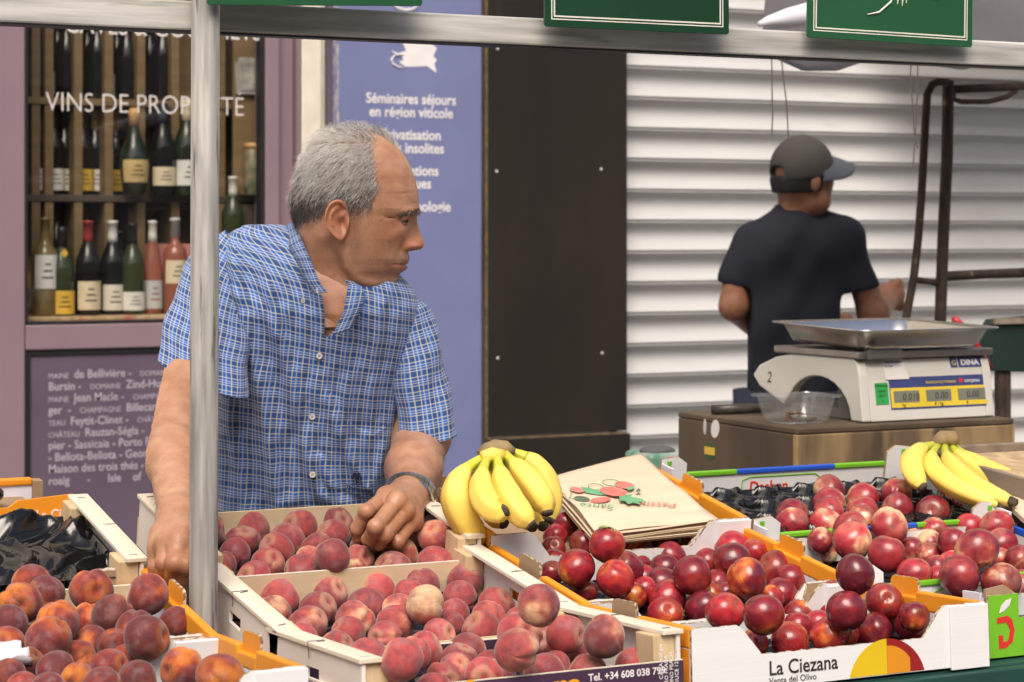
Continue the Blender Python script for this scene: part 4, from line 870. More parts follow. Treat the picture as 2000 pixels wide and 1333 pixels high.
def circ(cx, cy, rx, ry, n=18, ro=0.): return [(cx + rx * math.cos(2 * math.pi * i / n) * math.cos(ro) - ry * math.sin(2 * math.pi * i / n) * math.sin(ro), cy + rx * math.cos(2 * math.pi * i / n) * math.sin(ro) + ry * math.sin(2 * math.pi * i / n) * math.cos(ro)) for i in range(n)]
bag_print("printed_fruit", circ(1197, 967, 27, 9, ro=.12), M_pred); bag_print("printed_fruit", circ(1219, 953, 19, 7, ro=.15), M_pred, .0047); bag_print("printed_fruit", circ(1126, 962, 14, 5, ro=.2), M_pred, .0046)
bag_print("printed_fruit", circ(1172, 982, 20, 5.5, ro=-.1), M_pred, .0046); bag_print("printed_fruit", circ(1136, 980, 16, 5.5, ro=.15), M_pdk, .0046)
bag_print("printed_leaf", [(1208, 977), (1222, 974), (1237, 972), (1230, 977), (1252, 981), (1262, 988), (1246, 987), (1250, 993), (1236, 989), (1226, 992), (1220, 986), (1210, 985)], M_pgreen)
bag_print("printed_leaf", [(1132, 956), (1150, 958), (1176, 966), (1182, 973), (1160, 971), (1143, 967)], M_pgreen, .0044); bag_print("printed_leaf", [(1222, 960), (1240, 956), (1236, 962), (1226, 965)], M_pgreen); bag_print("printed_leaf", [(1240, 968), (1246, 960), (1252, 967)], M_pdk)
for cx, cy, rx in ((1194, 948, 18), (1163, 956, 15)): bag_line("printed_outline", circ(cx, cy, rx, 6, ro=.1) + [circ(cx, cy, rx, 6, ro=.1)[0]], M_pgreen)
bag_line("printed_outline", [(1122, 962), (1113, 966), (1116, 971), (1110, 978), (1130, 980)], M_pgreen)
for (ax, ay), (bx_, by) in (((1180, 962), (1200, 975)), ((1190, 959), (1212, 973)), ((1182, 971), (1206, 960)), ((1192, 974), (1216, 963))): bag_line("printed_outline", [(ax, ay), (bx_, by)], M_bag, .0007, .005)
ux = (bagpt(1250, 992) - bagpt(1320, 996)).normalized(); uz = bn; uy = uz.cross(ux)
Mr = Matrix((ux, uy, uz)).transposed().to_euler()
for t, px, py, m in (("Passion", 1322, 989, M_pred), ("Santé", 1200, 992, M_pgreen)):
    lettering(t, .026, m, bgs, bagpt(px, py) - off + bn * .0048, Mr, shear=.35, depth=0.00005)

# ---- wooden box with the scale
M_oldw = mat("worn_brown_plywood", (.31, .21, .105), (.13, .088, .05), sc=12, rough=.7, rvar=.1, stretch=(1, 1, .22), lo=.40, hi=.60, spots=(9, (.07, .05, .032), .60), bump=.2, bsc=70)
M_oldd = mat("dark_stained_plywood", (.105, .072, .045), (.065, .046, .03), sc=8, rough=.65, stretch=(1, 1, .3), spots=(30, (.22, .17, .12), .72), bump=.2, bsc=70)
BX0, BX1, BY0, BY1, BZ = 2.40, 2.945, 3.58, 4.04, 1.066
wb = thing("wooden_box", "worn brown plywood box that carries the weighing scale", "box", (BX0, BY0, .78))
def wbx(name, a, b, m, bev=.003): return MB().box((a[0] - BX0, a[1] - BY0, a[2] - .78), (b[0] - BX0, b[1] - BY0, b[2] - .78)).build(name, m, wb, bevel=bev)
wbx("front_panel", (BX0 + .004, BY0, .78), (BX1, BY0 + .012, BZ - .013), M_oldw); wbx("side_panel", (BX0, BY0 + .0125, .78), (BX0 + .012, BY1, BZ - .013), M_oldd)
wbx("side_panel", (BX1 - .012, BY0 + .0125, .78), (BX1, BY1, BZ - .013), M_oldw); wbx("back_panel", (BX0 + .0125, BY1 - .012, .78), (BX1 - .0125, BY1, BZ - .013), M_oldw)
wbx("lid", (BX0, BY0, BZ - .0125), (BX1, BY1, BZ), M_oldd)
M_edgew = mat("bare_wood_edge", (.42, .28, .13), (.30, .19, .09), sc=20, rough=.75)
wbx("edge_strip", (BX0 - .0005, BY0 - .0008, .78), (BX0 + .0038, BY0 + .012, BZ - .0128), M_edgew, .001)
wbx("edge_strip", (BX1 - .005, BY0 - .0012, .78), (BX1 + .0005, BY0 - .0002, BZ - .0128), M_edgew, 0)
def on_side(px, py):
    a = (px - 1000) / 4200; t = BX0 / (math.sin(PSI) + a * math.cos(PSI)); return Vector((BX0, t * (math.cos(PSI) - a * math.sin(PSI)), EYE + t * (460 - py) / 4200))
q = on_side(1387, 881) - Vector((BX0, BY0, .78))
MB().prism(circ(q.y, q.z, .024, .019, 20), .0006, YZ(-.0008)).build("sticker", mat("sticker_green", (.03, .10, .02), rough=.5), wb)
MB().prism([(q.y - .02, q.z - .008), (q.y + .021, q.z - .008), (q.y + .021, q.z + .008), (q.y - .02, q.z + .008)], .0006, YZ(-.0015)).build("sticker", LB["yellow"], wb)
q = on_side(1397, 838) - Vector((BX0, BY0, .78)); MB().prism(circ(q.y, q.z, .016, .02, 16, .4), .0006, YZ(-.0008)).build("sticker", LB["white"], wb)
q = on_side(1377, 834) - Vector((BX0, BY0, .78)); MB().prism(circ(q.y, q.z, .006, .017, 16), .0006, YZ(-.0008)).build("sticker", LB["grey"], wb)
MB().box((BX0 + .05, BY0 + .05, 0), (BX1 - .05, BY1 - .05, .778)).build("box_stand", M_oldd); tag(bpy.data.objects["box_stand"], "dark wooden stand hidden under the brown plywood box", "stand")

M_scb = mat("warm_white_scale_plastic", (.62, .60, .55), (.57, .55, .50), sc=4, rough=.4, spots=(18, (.5, .47, .42), .72))
M_scp = mat("brushed_scale_plate", (.34, .31, .30), (.28, .26, .25), sc=4, rough=.35, metal=.8, stretch=(.3, 6, 1))
M_steel = mat("stainless_steel", (.62, .61, .60), (.56, .55, .54), sc=5, rough=.24, metal=1., rvar=.06)
M_navy = mat("navy_print", (.05, .065, .20), rough=.4); M_lcd = mat("grey_lcd", (.20, .21, .17), rough=.25); M_lcdi = mat("lcd_digits", (.04, .045, .035), rough=.4)
M_scy = mat("scale_yellow_print", (.78, .58, .05), rough=.4); M_sgl = mat("green_sticker", (.03, .36, .08), rough=.5); M_gpl = mat("grey_plastic", (.13, .13, .12), rough=.5)
sF = site(1668, 826, 3.62); SX, SW_, SD = sF.x + .020, .345, .34
sc_ = thing("weighing_scale", "white shop weighing scale with three displays on the wooden box", "scale", (SX, 3.63, BZ + .002), (0, 0, R(1.5)))
prof = [(.0, .006), (.0, .10), (.01, .118), (.02, .128), (SD, .128)]
# side cheeks with an arch, housing front, platform
def side_cheek(x):
    p = [(0, 0), (.05, 0)] + [(.05 + .10 * (1 - math.cos(a)), .078 * math.sin(a)) for a in np.linspace(.15, math.pi - .15, 10)] + [(.262, 0.0)]
    p = [(-.012, 0), (.028, 0)] + [(.145 - .115 * math.cos(a), .086 * math.sin(a)) for a in np.linspace(.1, math.pi - .5, 12)] + [(.27, .018), (.30, .03), (.36, .052), (.385, .075), (.36, .098), (.30, .118), (.24, .128), (.02, .128), (.008, .12), (.0, .095)]
    return MB().prism(p, .022, YZ(x), 0, 0, 0)
side_cheek(0).build("side_cheek", M_scb, sc_, bevel=.003); side_cheek(SW_ - .022).build("side_cheek", M_scb, sc_, bevel=.003)
fp = [(-.012, 0), (.03, 0), (.03, .126), (.012, .126), (.004, .102)]
MB().prism([(u, v) for u, v in fp], SW_ - .0445, YZ(.02225)).build("front_housing", M_scb, sc_, bevel=.002)
MB().box((.0225, .032, .0), (SW_ - .0225, .27, .02)).build("base_tray", M_gpl, sc_); MB().box((.0225, .031, .0205), (SW_ - .0225, .10, .1255)).build("inner_housing", M_gpl, sc_)
for k in range(4): MB().box((.023, .101, .03 + k * .02), (SW_ - .023, .108, .036 + k * .02)).build("vent_slat", M_gpl, sc_)
MB().box((-.004, -.004, .1285), (SW_ + .004, .30, .1435)).build("platform", M_scp, sc_, bevel=.003)
MB().prism([(.015, 0), (.105, 0), (.105, .018), (.085, .030), (.035, .030), (.015, .018)], .02, lambda u, v, w: (u, -.010 + w, .127 + v)).build("tray_stop", M_gpl, sc_, bevel=.003)
sl_ = math.atan2(.102, .016)
def fpt(x, z, lift=.0006):
    n = Vector((0, -math.sin(sl_), math.cos(sl_))); y = -.012 + .016 * (z / .102); return Vector((x, y, z)) + n * lift
def fpanel(name, xa, xb, za, zb, m, lift): MB().add([fpt(xa, za, lift), fpt(xb, za, lift), fpt(xb, zb, lift), fpt(xa, zb, lift)], [(0, 1, 2, 3)]).build(name, m, sc_)
fpanel("display_panel", .075, SW_ - .012, .022, .088, M_navy, .0006); fpanel("display_panel", .077, SW_ - .014, .026, .066, M_scy, .0010)
for i, (a, b, t) in enumerate(((.084, .150, "0.010"), (.168, .234, "0.00"), (.252, SW_ - .020, "0.00"))):
    fpanel("lcd_window", a, b, .036, .060, M_lcd, .0014); lettering(t, .02, M_lcdi, sc_, fpt(a + .022, .041, .0018), (sl_, 0, 0), shear=.1)
    lettering(["kg", "€ / kg", "€"][i], .0095, M_ink, sc_, fpt(a + .02, .028, .0014), (sl_, 0, 0))
lettering("BALANZA ELECTRONICA", .007, M_scy, sc_, fpt(.17, .073, .0012), (sl_, 0, 0))
lettering("campesa", .012, M_wtxt, sc_, fpt(.272, .073, .0012), (sl_, 0, 0)); fpanel("logo_mark", .258, .268, .073, .081, M_redp, .0012)
fpanel("green_sticker", .038, .071, .034, .078, M_sgl, .0012)
for k, t in enumerate(("METROLOGIE", "LEGALE", "2017", "12")): lettering(t, .0055 if k != 2 else .009, M_ink, sc_, fpt(.0545, .070 - k * .0105, .0016), (sl_, 0, 0), 'CENTER')
tp_ = math.atan2(.024, .008)
def upt(x, z, lift): return Vector((x, .004 + .008 * (z - .102) / .024, z)) + Vector((0, -math.sin(tp_), math.cos(tp_))) * lift
def upanel(name, xa, xb, za, zb, m, lift): MB().add([upt(xa, za, lift), upt(xb, za, lift), upt(xb, zb, lift), upt(xa, zb, lift)], [(0, 1, 2, 3)]).build(name, m, sc_)
upanel("paper_label", .066, .122, .1035, .1255, LB["white"], .0008); MB().add([fpt(.066, .084, .0026), fpt(.128, .084, .0026), upt(.122, .1035, .0008), upt(.066, .1035, .0008)], [(0, 1, 2, 3)]).build("paper_label", LB["white"], sc_)
for k in range(2): lettering(["Assistance Balance", "Services"][k], .0062, M_navy, sc_, upt(.070, .1175 - k * .008, .0012), (tp_, 0, 0))
upanel("logo_plate", SW_ - .104, SW_ - .086, .1035, .1255, M_navy, .0008); upanel("logo_plate", SW_ - .083, SW_ - .016, .1035, .1255, M_navy, .0008)
lettering("DINA", .017, M_wtxt, sc_, upt(SW_ - .076, .1085, .0012), (tp_, 0, 0), bold=.0006, sx=1.15); lettering("G", .016, M_scy, sc_, upt(SW_ - .100, .1085, .0012), (tp_, 0, 0))
lettering("2", .034, M_ink, sc_, (-.0006, .33, .062), (R(90), 0, R(-90)), shear=.2)
# steel tray on top
st_ = thing("steel_tray", "shallow stainless steel weighing tray on top of the scale", "tray", (SX - .012, 3.60, BZ + .1465), (R(1.5), 0, R(1.5)))
def rrect(x0_, y0_, x1_, y1_, r, z, n=6):
    out = []
    for cx, cy, a in ((x1_ - r, y0_ + r, -90), (x1_ - r, y1_ - r, 0), (x0_ + r, y1_ - r, 90), (x0_ + r, y0_ + r, 180)):
        for k in range(n + 1): t = R(a + 90 * k / n); out.append((cx + r * math.cos(t), cy + r * math.sin(t), z))
    return out
TW, TD = .335, .30
ring = [rrect(-.018, -.018, TW + .018, TD + .018, .035, .042), rrect(-.02, -.02, TW + .02, TD + .02, .036, .045), rrect(-.010, -.010, TW + .010, TD + .010, .034, .044), rrect(0, 0, TW, TD, .032, .039), rrect(.010, .010, TW - .010, TD - .010, .032, .014), rrect(.016, .016, TW - .016, TD - .016, .03, .005), rrect(.026, .026, TW - .026, TD - .026, .026, .0025)]
b = MB(); b.loft(ring, caps=False); n_ = len(ring[0]); b.f.append(tuple(range(6 * n_, 7 * n_))); b.m.append(0); b.build("pan", M_steel, st_, smooth=True, sol=.0012)
# knife with taped handle, clear punnet
kn = thing("taped_handle", "black taped knife handle lying on the wooden box", "knife", (2.42, 3.93, BZ))
MB().tube([(0, 0, .012), (.05, -.01, .012), (.13, -.03, .013)], [.0105, .011, .010], 12).build("handle", mat("black_tape", (.02, .018, .016), (.06, .05, .04), sc=40, rough=.35, bump=.5, bsc=60), kn, smooth=True); MB().box((.13, -.034, .011), (.22, -.026, .013)).build("blade", M_steel, kn)
M_clear = bpy.data.materials.new("clear_plastic"); M_clear.use_nodes = True; nt = M_clear.node_tree; nt.nodes.remove(nt.nodes["Principled BSDF"])
tr = nt.nodes.new("ShaderNodeBsdfTransparent"); tr.inputs[0].default_value = (.88, .89, .88, 1); gl = nt.nodes.new("ShaderNodeBsdfGlossy"); gl.inputs["Roughness"].default_value = .12; df = nt.nodes.new("ShaderNodeBsdfDiffuse"); df.inputs[0].default_value = (.7, .7, .68, 1)
m1 = nt.nodes.new("ShaderNodeMixShader"); m1.inputs[0].default_value = .14; m2 = nt.nodes.new("ShaderNodeMixShader"); m2.inputs[0].default_value = .10
nt.links.new(tr.outputs[0], m1.inputs[1]); nt.links.new(gl.outputs[0], m1.inputs[2]); nt.links.new(m1.outputs[0], m2.inputs[1]); nt.links.new(df.outputs[0], m2.inputs[2]); nt.links.new(m2.outputs[0], nt.nodes["Material Output"].inputs[0])
pc = site(1555, 830, 3.70); pn = thing("clear_punnet", "clear plastic punnet with a few coins beside the scale", "punnet", (pc.x - .0, 3.70, BZ + .001))
ring = [rrect(-.052, -.042, .052, .042, .022, 0), rrect(-.06, -.048, .06, .048, .024, .008), rrect(-.070, -.056, .070, .056, .026, .05), rrect(-.072, -.058, .072, .058, .026, .051), rrect(-.08, -.066, .08, .066, .028, .052), rrect(-.081, -.067, .081, .067, .028, .056)]
b = MB(); b.loft(ring, caps=False); b.f.append(tuple(range(len(ring[0])))); b.m.append(0); b.build("tub", M_clear, pn, smooth=True)
for k in range(9):
    a = rnd.random() * 6; MB().lathe([(.0115, 0), (.0115, .0018)], 14).build("coin", mat("copper_coin", (.45, .22, .12), (.3, .16, .09), sc=30, rough=.35, metal=.8), pn, loc=(.03 * math.cos(a) + .01, .022 * math.sin(a), .003 + .002 * k), rot=(rnd.uniform(-.4, .4), rnd.uniform(-.4, .4), 0))

# ---- right hand crate with bananas and bags
M_greyw = mat("weathered_crate_wood", (.26, .21, .16), (.17, .135, .10), sc=6, rough=.8, stretch=(5, .5, 5), bump=.3)
x_, y_ = 2.425, 2.62
oc = thing("banana_crate", "old weathered wooden crate holding bananas at the right edge", "crate", (x_, y_, .90), (R(5), 0, 0))
MB().box((0, 0, 0), (.5, .62, .01)).build("floor_board", M_greyw, oc)
for a, b in (((0, 0, .0105), (.012, .62, .105)), ((.488, 0, .0105), (.5, .62, .105)), ((.0125, 0, .0105), (.4875, .012, .105)), ((.0125, .608, .0105), (.4875, .62, .105))): MB().box(a, b).build("side_board", M_greyw, oc, bevel=.002)
MB().box((.0125, .0125, .05), (.4875, .6075, .09)).build("straw_fill", M_straw, oc)
cr_ = P3(1843, 862, 3.16)
bb = thing("banana_bunch", "bunch of pale bananas lying on the weathered crate at right", "bananas", cr_)
for pts, rr_ in [(((1828, 868, 3.16), (1772, 880, 3.10), (1765, 915, 3.06), (1805, 955, 3.02)), .021),
                 (((1832, 872, 3.15), (1795, 905, 3.06), (1830, 950, 2.98), (1965, 990, 2.90)), .020),
                 (((1845, 872, 3.15), (1845, 905, 3.06), (1890, 960, 2.97), (1985, 982, 2.88)), .020),
                 (((1858, 870, 3.16), (1870, 900, 3.10), (1930, 940, 3.03), (2010, 975, 2.95)), .0195),
                 (((1860, 868, 3.17), (1895, 905, 3.14), (1960, 935, 3.08), (2025, 950, 3.02)), .0185)]:
    banana(bb, bl(*pts), rr_)
MB().tube([P3(a, b, 3.155) - cr_ for a, b in ((1822, 866), (1840, 856), (1858, 856), (1866, 866))], [.008, .014, .014, .009], 12).build("crown", M_banc, bb, smooth=True)
A2 = [P3(1895, 935, 3.10), P3(2040, 1040, 2.75), P3(2260, 1010, 2.75), P3(2050, 890, 3.15)]
o2 = sum(A2, Vector()) / 4
b2 = thing("paper_bag_stack", "brown paper bags under the bananas at the right edge", "paper bags", o2)
for i in range(4): MB().grid(14, 14, bag_sheet([p - o2 for p in A2], -.0025 * i, .003, seed=3)).build("paper_bag", M_bag, b2, smooth=True, sol=.0012)

# ---- orange crate at far left behind
c0 = thing("orange_crate", "orange cardboard crate with white lettering behind the black plastic, far left", "crate", (.10, 3.262, .985), (R(4), 0, 0))
w_ = .71 - .10
lx = site(143, 1000, 3.26).x - .10; w_ = lx
MB().prism([(0, 0), (w_, 0), (w_, .068), (w_ - .085, .062), (w_ - .10, .052), (w_ - .25, .052), (w_ - .26, .062), (0, .062)], .005, XZ(0)).build("front_panel", [M_org], c0)
MB().box((0, .006, 0), (w_, .33, .005)).build("floor_sheet", M_brn, c0); bw_ = site(62, 940, 3.59).x - .10; bh_ = site(62, 931, 3.59).z - .985 - .025; MB().box((-.2, .33, 0), (bw_, .336, bh_ - .0122)).build("back_panel", M_lav, c0); MB().box((-.2005, .326, bh_ - .012), (bw_, .342, bh_)).build("rim_band", M_org, c0, bevel=.003)
MB().box((bw_ + .0005, .318, 0), (bw_ + .016, .346, bh_ - .004)).build("corner_post", M_brn, c0)
lettering("La Ciezana", .022, M_wtxt, c0, (w_ - .058, -.0006, .031), FACE, bold=.0004, sx=.85); lettering("Venta del Olivo", .007, M_wtxt, c0, (w_ - .045, -.0006, .019), FACE)
MB().box((w_ - .085, -.0008, .016), (w_ - .066, -.0002, .044)).build("code_patch", LB["grey"], c0)
tag(MB().ball((0, 0, 0), .04, 14, sc=(1, .7, .5)).build("plastic_liner", M_blk, None, smooth=True, loc=(.10 + w_ - .09, 3.5, 1.03)), "scrap of black plastic in the orange crate at far left", "plastic")
wr = MB().grid(16, 12, lambda u, v: (u * .075, v * .05, .012 * math.sin(u * 9 + v * 4) * (1 - u) + .01 * math.sin(13 * v + 3 * u))).build("paper_wrapper", mat("thin_white_paper", (.72, .70, .72), (.66, .62, .66), sc=20, rough=.4, spots=(20, (.5, .35, .3), .6)), None, smooth=True, sol=.0006)
p = site(0, 1285, 2.55); wr.location = (p.x - .035, 2.53, p.z - .005); wr.rotation_euler = (R(12), 0, R(10)); tag(wr, "crumpled white paper wrapper on the peaches at far left", "paper")

# ================================================================== things behind the stall
M_rust = mat("rusty_brown_tube", (.085, .055, .038), (.035, .027, .022), sc=30, rough=.7, metal=.3, bump=.5, bsc=60, spots=(40, (.28, .18, .11), .66), stretch=(1, 1, .5))
QY = 4.85
rk = thing("tube_trolley", "rusty tubular trolley frame standing in front of the shutter", "trolley", (site(1848, 460, QY).x, QY, 0))
ro = Vector((site(1848, 460, QY).x, QY, 0))
def tq(name, pts, r, Y=QY): return MB().tube([site(a, b, Y) - ro for a, b in pts], r, 12).build(name, M_rust, rk, smooth=True)
tq("upright_tube", [(1852, 158), (1850, 300), (1842, 470), (1836, 640), (1833, 760)], .0165)
MB().tube([site(1833, 758, QY) - ro, Vector((-.01, 0, 0))], .0165, 12).build("upright_tube", M_rust, rk, smooth=True)
tq("bent_tube", [(1850, 161), (1832, 160), (1820, 166), (1811, 185), (1807, 250), (1800, 380), (1793, 470), (1785, 540), (1772, 610), (1762, 660), (1745, 740)], .0115, QY - .02)
tq("top_rail", [(1853, 175), (1930, 172), (2040, 166)], .0125)
tq("rail_bracket", [(1862, 180), (1862, 194), (1878, 199), (1930, 199), (1965, 190), (1985, 178)], .008)
tq("middle_rail", [(1843, 540), (1920, 536), (2040, 531)], .014); tq("middle_rail", [(1787, 547), (1815, 550), (1843, 557)], .0095)
tq("upright_tube", [(2038, 150), (2036, 460), (2034, 760)], .0165); MB().tube([site(2034, 758, QY) - ro, Vector((.33, 0, 0))], .0165, 12).build("upright_tube", M_rust, rk, smooth=True)
# green folded board, red handle
M_dkg = mat("very_dark_green_board", (.010, .026, .020), (.008, .02, .016), sc=6, rough=.55)
gb0 = site(1905, 680, 4.4)
gb = thing("green_board", "very dark green angled board standing at the right edge", "board", (gb0.x, 4.4, 0))
MB().prism([(0, gb0.z), (.055, gb0.z + .072), (.30, gb0.z + .085), (.32, gb0.z - .075), (.05, gb0.z - .06), (0.004, gb0.z - .03)], .03, XZ(0)).build("board", M_dkg, gb, bevel=.003)
MB().box((.055, -.012, gb0.z + .06), (.32, -.002, gb0.z + .075)).build("edge_batten", M_greyw, gb)
for x in (.085, .105, .26): MB().box((x, .01, 0), (x + .018, .03, gb0.z - .05)).build("leg", M_rust, gb)
rh = thing("red_handle", "red plastic handle sticking up behind the steel tray", "handle", site(1880, 700, 4.35))
MB().tube([site(a, b, 4.35) - site(1880, 700, 4.35) for a, b in ((1863, 622), (1872, 632), (1884, 645), (1905, 672), (1935, 720))], [.008, .011, .0105, .009, .008], 12).build("grip", mat("red_handle_plastic", (.42, .02, .025), rough=.4), rh, smooth=True)
# canopy of the next stall
M_can = mat("grey_canopy_fabric", (.085, .083, .09), (.07, .068, .075), sc=4, rough=.75)
M_canw = mat("white_canopy_fabric", (.66, .66, .72), (.62, .62, .68), sc=4, rough=.7)
CY = 4.3
cp0 = site(1480, 60, CY)
cn = thing("stall_canopy", "grey fabric canopy of the neighbouring stall with scalloped edge", "canopy", cp0)
def valance(u, v):
    px = 1490 + 560 * u; sc = [(0, 108), (.02, 108), (.14, 138), (.26, 138), (.40, 110), (.54, 108), (.62, 130), (.70, 136), (.84, 116), (1.0, 112)]
    low = np.interp(u, [a for a, _ in sc], [b for _, b in sc]); top = np.interp(u, [0, .15, .5, 1], [60, 52, 20, -25])
    p = site(px, top + (low - top) * v, CY + .03 * math.sin(9 * u) + .25 * (1 - v)); return p - cp0
MB().grid(60, 10, valance).build("valance", M_can, cn, smooth=True, sol=.003)
def roof(u, v):
    p = Vector(valance(u, 0)); q = site(1500 + 560 * u, 10 - 60 * u, CY + .62) - cp0; s_ = p.lerp(q, v); return (s_.x, s_.y, s_.z + .05 * math.sin(3.1 * v))
MB().grid(40, 14, roof).build("roof_sheet", M_can, cn, smooth=True, sol=.003)
wl = MB().tube([site(a, b, CY - .06) - cp0 for a, b in ((1482, 48), (1500, 42), (1540, 34), (1600, 24), (1680, 8), (1800, -20))], [.006, .012, .022, .030, .034, .036], 14).build("rolled_edge", M_canw, cn, smooth=True)
M_cord = mat("dark_cord", (.10, .085, .07), rough=.8)
for pts in (((1507, 105), (1508, 170), (1509, 230), (1507, 266)), ((1525, 105), (1531, 160), (1536, 200), (1540, 270)), ((1780, 110), (1778, 150), (1782, 200), (1786, 262), (1792, 290)), ((1793, 110), (1792, 170), (1788, 262), (1783, 330))):
    MB().tube([site(a, b, CY - .03) - cp0 for a, b in pts], .0017, 6).build("cord", M_cord, cn)
MB().tube([site(2100, 90, CY + .1) - cp0, Vector((site(2100, 90, CY + .1).x, CY + .1, 0)) - cp0], .02, 12).build("canopy_pole", M_pole, cn, smooth=True)
M_aw = mat("tan_awning", (.36, .24, .14), rough=.8)
aw = thing("shop_awning", "strip of tan awning at the top right corner", "awning", site(1900, 20, 6.4))
MB().box((0, 0, -.02), (1.6, .5, .14)).build("fabric", M_aw, aw, rot=(0, R(-5), 0))
# clutter box left of the scale box
cl = thing("clutter_box", "small plastic tub with green and pink packets behind the bags", "tub", site(1268, 905, 4.3))
MB().box((0, 0, -.06), (.10, .12, .02)).build("tub", mat("green_packet", (.05, .22, .14), (.3, .35, .32), sc=25, rough=.4), cl, bevel=.01); MB().ball((.05, .05, .022), .045, 14, sc=(1, .8, .28)).build("film", M_can, cl, smooth=True); MB().box((.05, -.008, -.02), (.10, -.001, .012)).build("packet", mat("pink_packet", (.62, .08, .20), rough=.4), cl)
MB().box((-.1, -.05, -.3), (.3, .3, -.062)).build("tub_base", M_oldd, cl)

# ================================================================== people
def frame_root(px, d):
    s, c = math.sin(PSI), math.cos(PSI); u = (px - 1000) / 4200 * d
    return Vector((s * d + c * u, c * d - s * u, 0)), u, d
def mk(u0, w0):
    return lambda px, py, d: Vector(((px - 1000) / 4200 * d - u0, d - w0, EYE + (460 - py) / 4200 * d))
def np_mesh(name, parts, mats, smooth=True):
    """parts: list of (verts, faces, material index, colours or None); ONE mesh"""
    V = []; Fc = []; MI = []; C = []; k = 0
    for v, f, m, col in parts:
        v = np.asarray(v, float); V.append(v); Fc += [tuple(int(i) + k for i in q) for q in f]; MI += [m] * len(f)
        C.append(np.ones((len(v), 3)) if col is None else np.asarray(col, float)); k += len(v)
    V = np.concatenate(V); C = np.concatenate(C)
    me = bpy.data.meshes.new(name); me.from_pydata(V.tolist(), [], Fc)
    for m in mats: me.materials.append(m)
    me.polygons.foreach_set("material_index", MI); me.polygons.foreach_set("use_smooth", [smooth] * len(Fc))
    at = me.color_attributes.new("tint", 'FLOAT_COLOR', 'POINT'); at.data.foreach_set("color", np.concatenate([C, np.ones((len(C), 1))], 1).ravel())
    me.update(); return me
def skin_mat(name, base, rough=.5):
    m = bpy.data.materials.new(name); m.use_nodes = True; nt = m.node_tree; N = nt.nodes; L = nt.links; b = N["Principled BSDF"]
    b.inputs["Roughness"].default_value = rough; b.inputs["Subsurface Weight"].default_value = .12; b.inputs["Subsurface Radius"].default_value = (.010, .0035, .0018); b.inputs["Subsurface Scale"].default_value = .5
    at = N.new("ShaderNodeAttribute"); at.attribute_name = "tint"; tc = N.new("ShaderNodeTexCoord")
    n = N.new("ShaderNodeTexNoise"); n.inputs["Scale"].default_value = 38; n.inputs["Detail"].default_value = 5; L.new(tc.outputs["Object"], n.inputs["Vector"])
    r = N.new("ShaderNodeValToRGB"); r.color_ramp.elements[0].position = .3; r.color_ramp.elements[1].position = .72
    r.color_ramp.elements[0].color = (*[v * 1.08 for v in base], 1); r.color_ramp.elements[1].color = (base[0] * .80, base[1] * .66, base[2] * .60, 1); L.new(n.outputs[0], r.inputs[0])
    mx = N.new("ShaderNodeMixRGB"); mx.blend_type = 'MULTIPLY'; mx.inputs[0].default_value = 1; L.new(r.outputs[0], mx.inputs[1]); L.new(at.outputs["Color"], mx.inputs[2]); L.new(mx.outputs[0], b.inputs["Base Color"])
    n2 = N.new("ShaderNodeTexNoise"); n2.inputs["Scale"].default_value = 420; n2.inputs["Detail"].default_value = 4; L.new(tc.outputs["Object"], n2.inputs["Vector"])
    n3 = N.new("ShaderNodeTexNoise"); n3.inputs["Scale"].default_value = 230; n3.inputs["Detail"].default_value = 3; L.new(tc.outputs["Object"], n3.inputs["Vector"])
    ad = N.new("ShaderNodeMath"); ad.operation = 'ADD'; L.new(n2.outputs[0], ad.inputs[0]); L.new(n3.outputs[0], ad.inputs[1])
    bp = N.new("ShaderNodeBump"); bp.inputs["Strength"].default_value = .42; bp.inputs["Distance"].default_value = .0012; L.new(ad.outputs[0], bp.inputs["Height"]); L.new(bp.outputs[0], b.inputs["Normal"])
    return m
M_skin = skin_mat("weathered_skin", (.48, .268, .168), .38); M_arm = skin_mat("arm_skin", (.48, .275, .175), .42)
M_eye = mat("eye_white", (.36, .31, .28), rough=.15); M_iris = mat("dark_iris", (.03, .018, .012), rough=.1)

# ---------------------------------------------------------------- the seller
root, U0, W0 = frame_root(620, 3.75); J = mk(U0, W0)
# --- head: horizontal slices in the units of a profile survey (x to the face, y down)
HD = 3.55; KZ = HD / 4200 / 3.173
def hz(x, y, s=0.):      # survey x, y and sideways s (towards the camera +), to local coordinates
    p = J(500 + x / 3.173, 220 + y / 3.173, HD); return p + Vector((0, -s * KZ, 0))
Yk = [108, 116, 128, 145, 170, 205, 255, 315, 400, 480, 560, 596, 640, 700, 760, 820, 856, 880, 905, 930, 942, 955, 975, 1000, 1020, 1045, 1070, 1085, 1096, 1110, 1130, 1200, 1320]
Fk = [650, 690, 735, 778, 818, 864, 912, 950, 984, 1003, 1012, 1015, 990, 968, 955, 946, 942, 944, 949, 943, 934, 931, 922, 889, 880, 876, 862, 830, 740, 630, 585, 560, 600]
Bk = [590, 545, 490, 440, 400, 362, 322, 292, 260, 243, 236, 236, 240, 250, 256, 264, 270, 274, 278, 282, 284, 286, 288, 292, 294, 296, 298, 299, 300, 300, 300, 300, 300]
Wk = [30, 75, 120, 160, 195, 228, 258, 280, 295, 299, 297, 295, 290, 284, 276, 264, 256, 250, 246, 240, 238, 236, 232, 228, 224, 220, 218, 217, 216, 216, 217, 225, 260]
Nk_y = [596, 625, 640, 680, 720, 760, 790, 810, 828, 842, 850, 856, 862, 868]; Nk = [0, 4, 8, 27, 46, 70, 87, 93, 93, 86, 74, 36, 6, 0]
ns, nt_ = 250, 180
ys = np.concatenate([np.linspace(108, 600, 100), np.linspace(602, 1100, 130), np.linspace(1105, 1320, 20)])
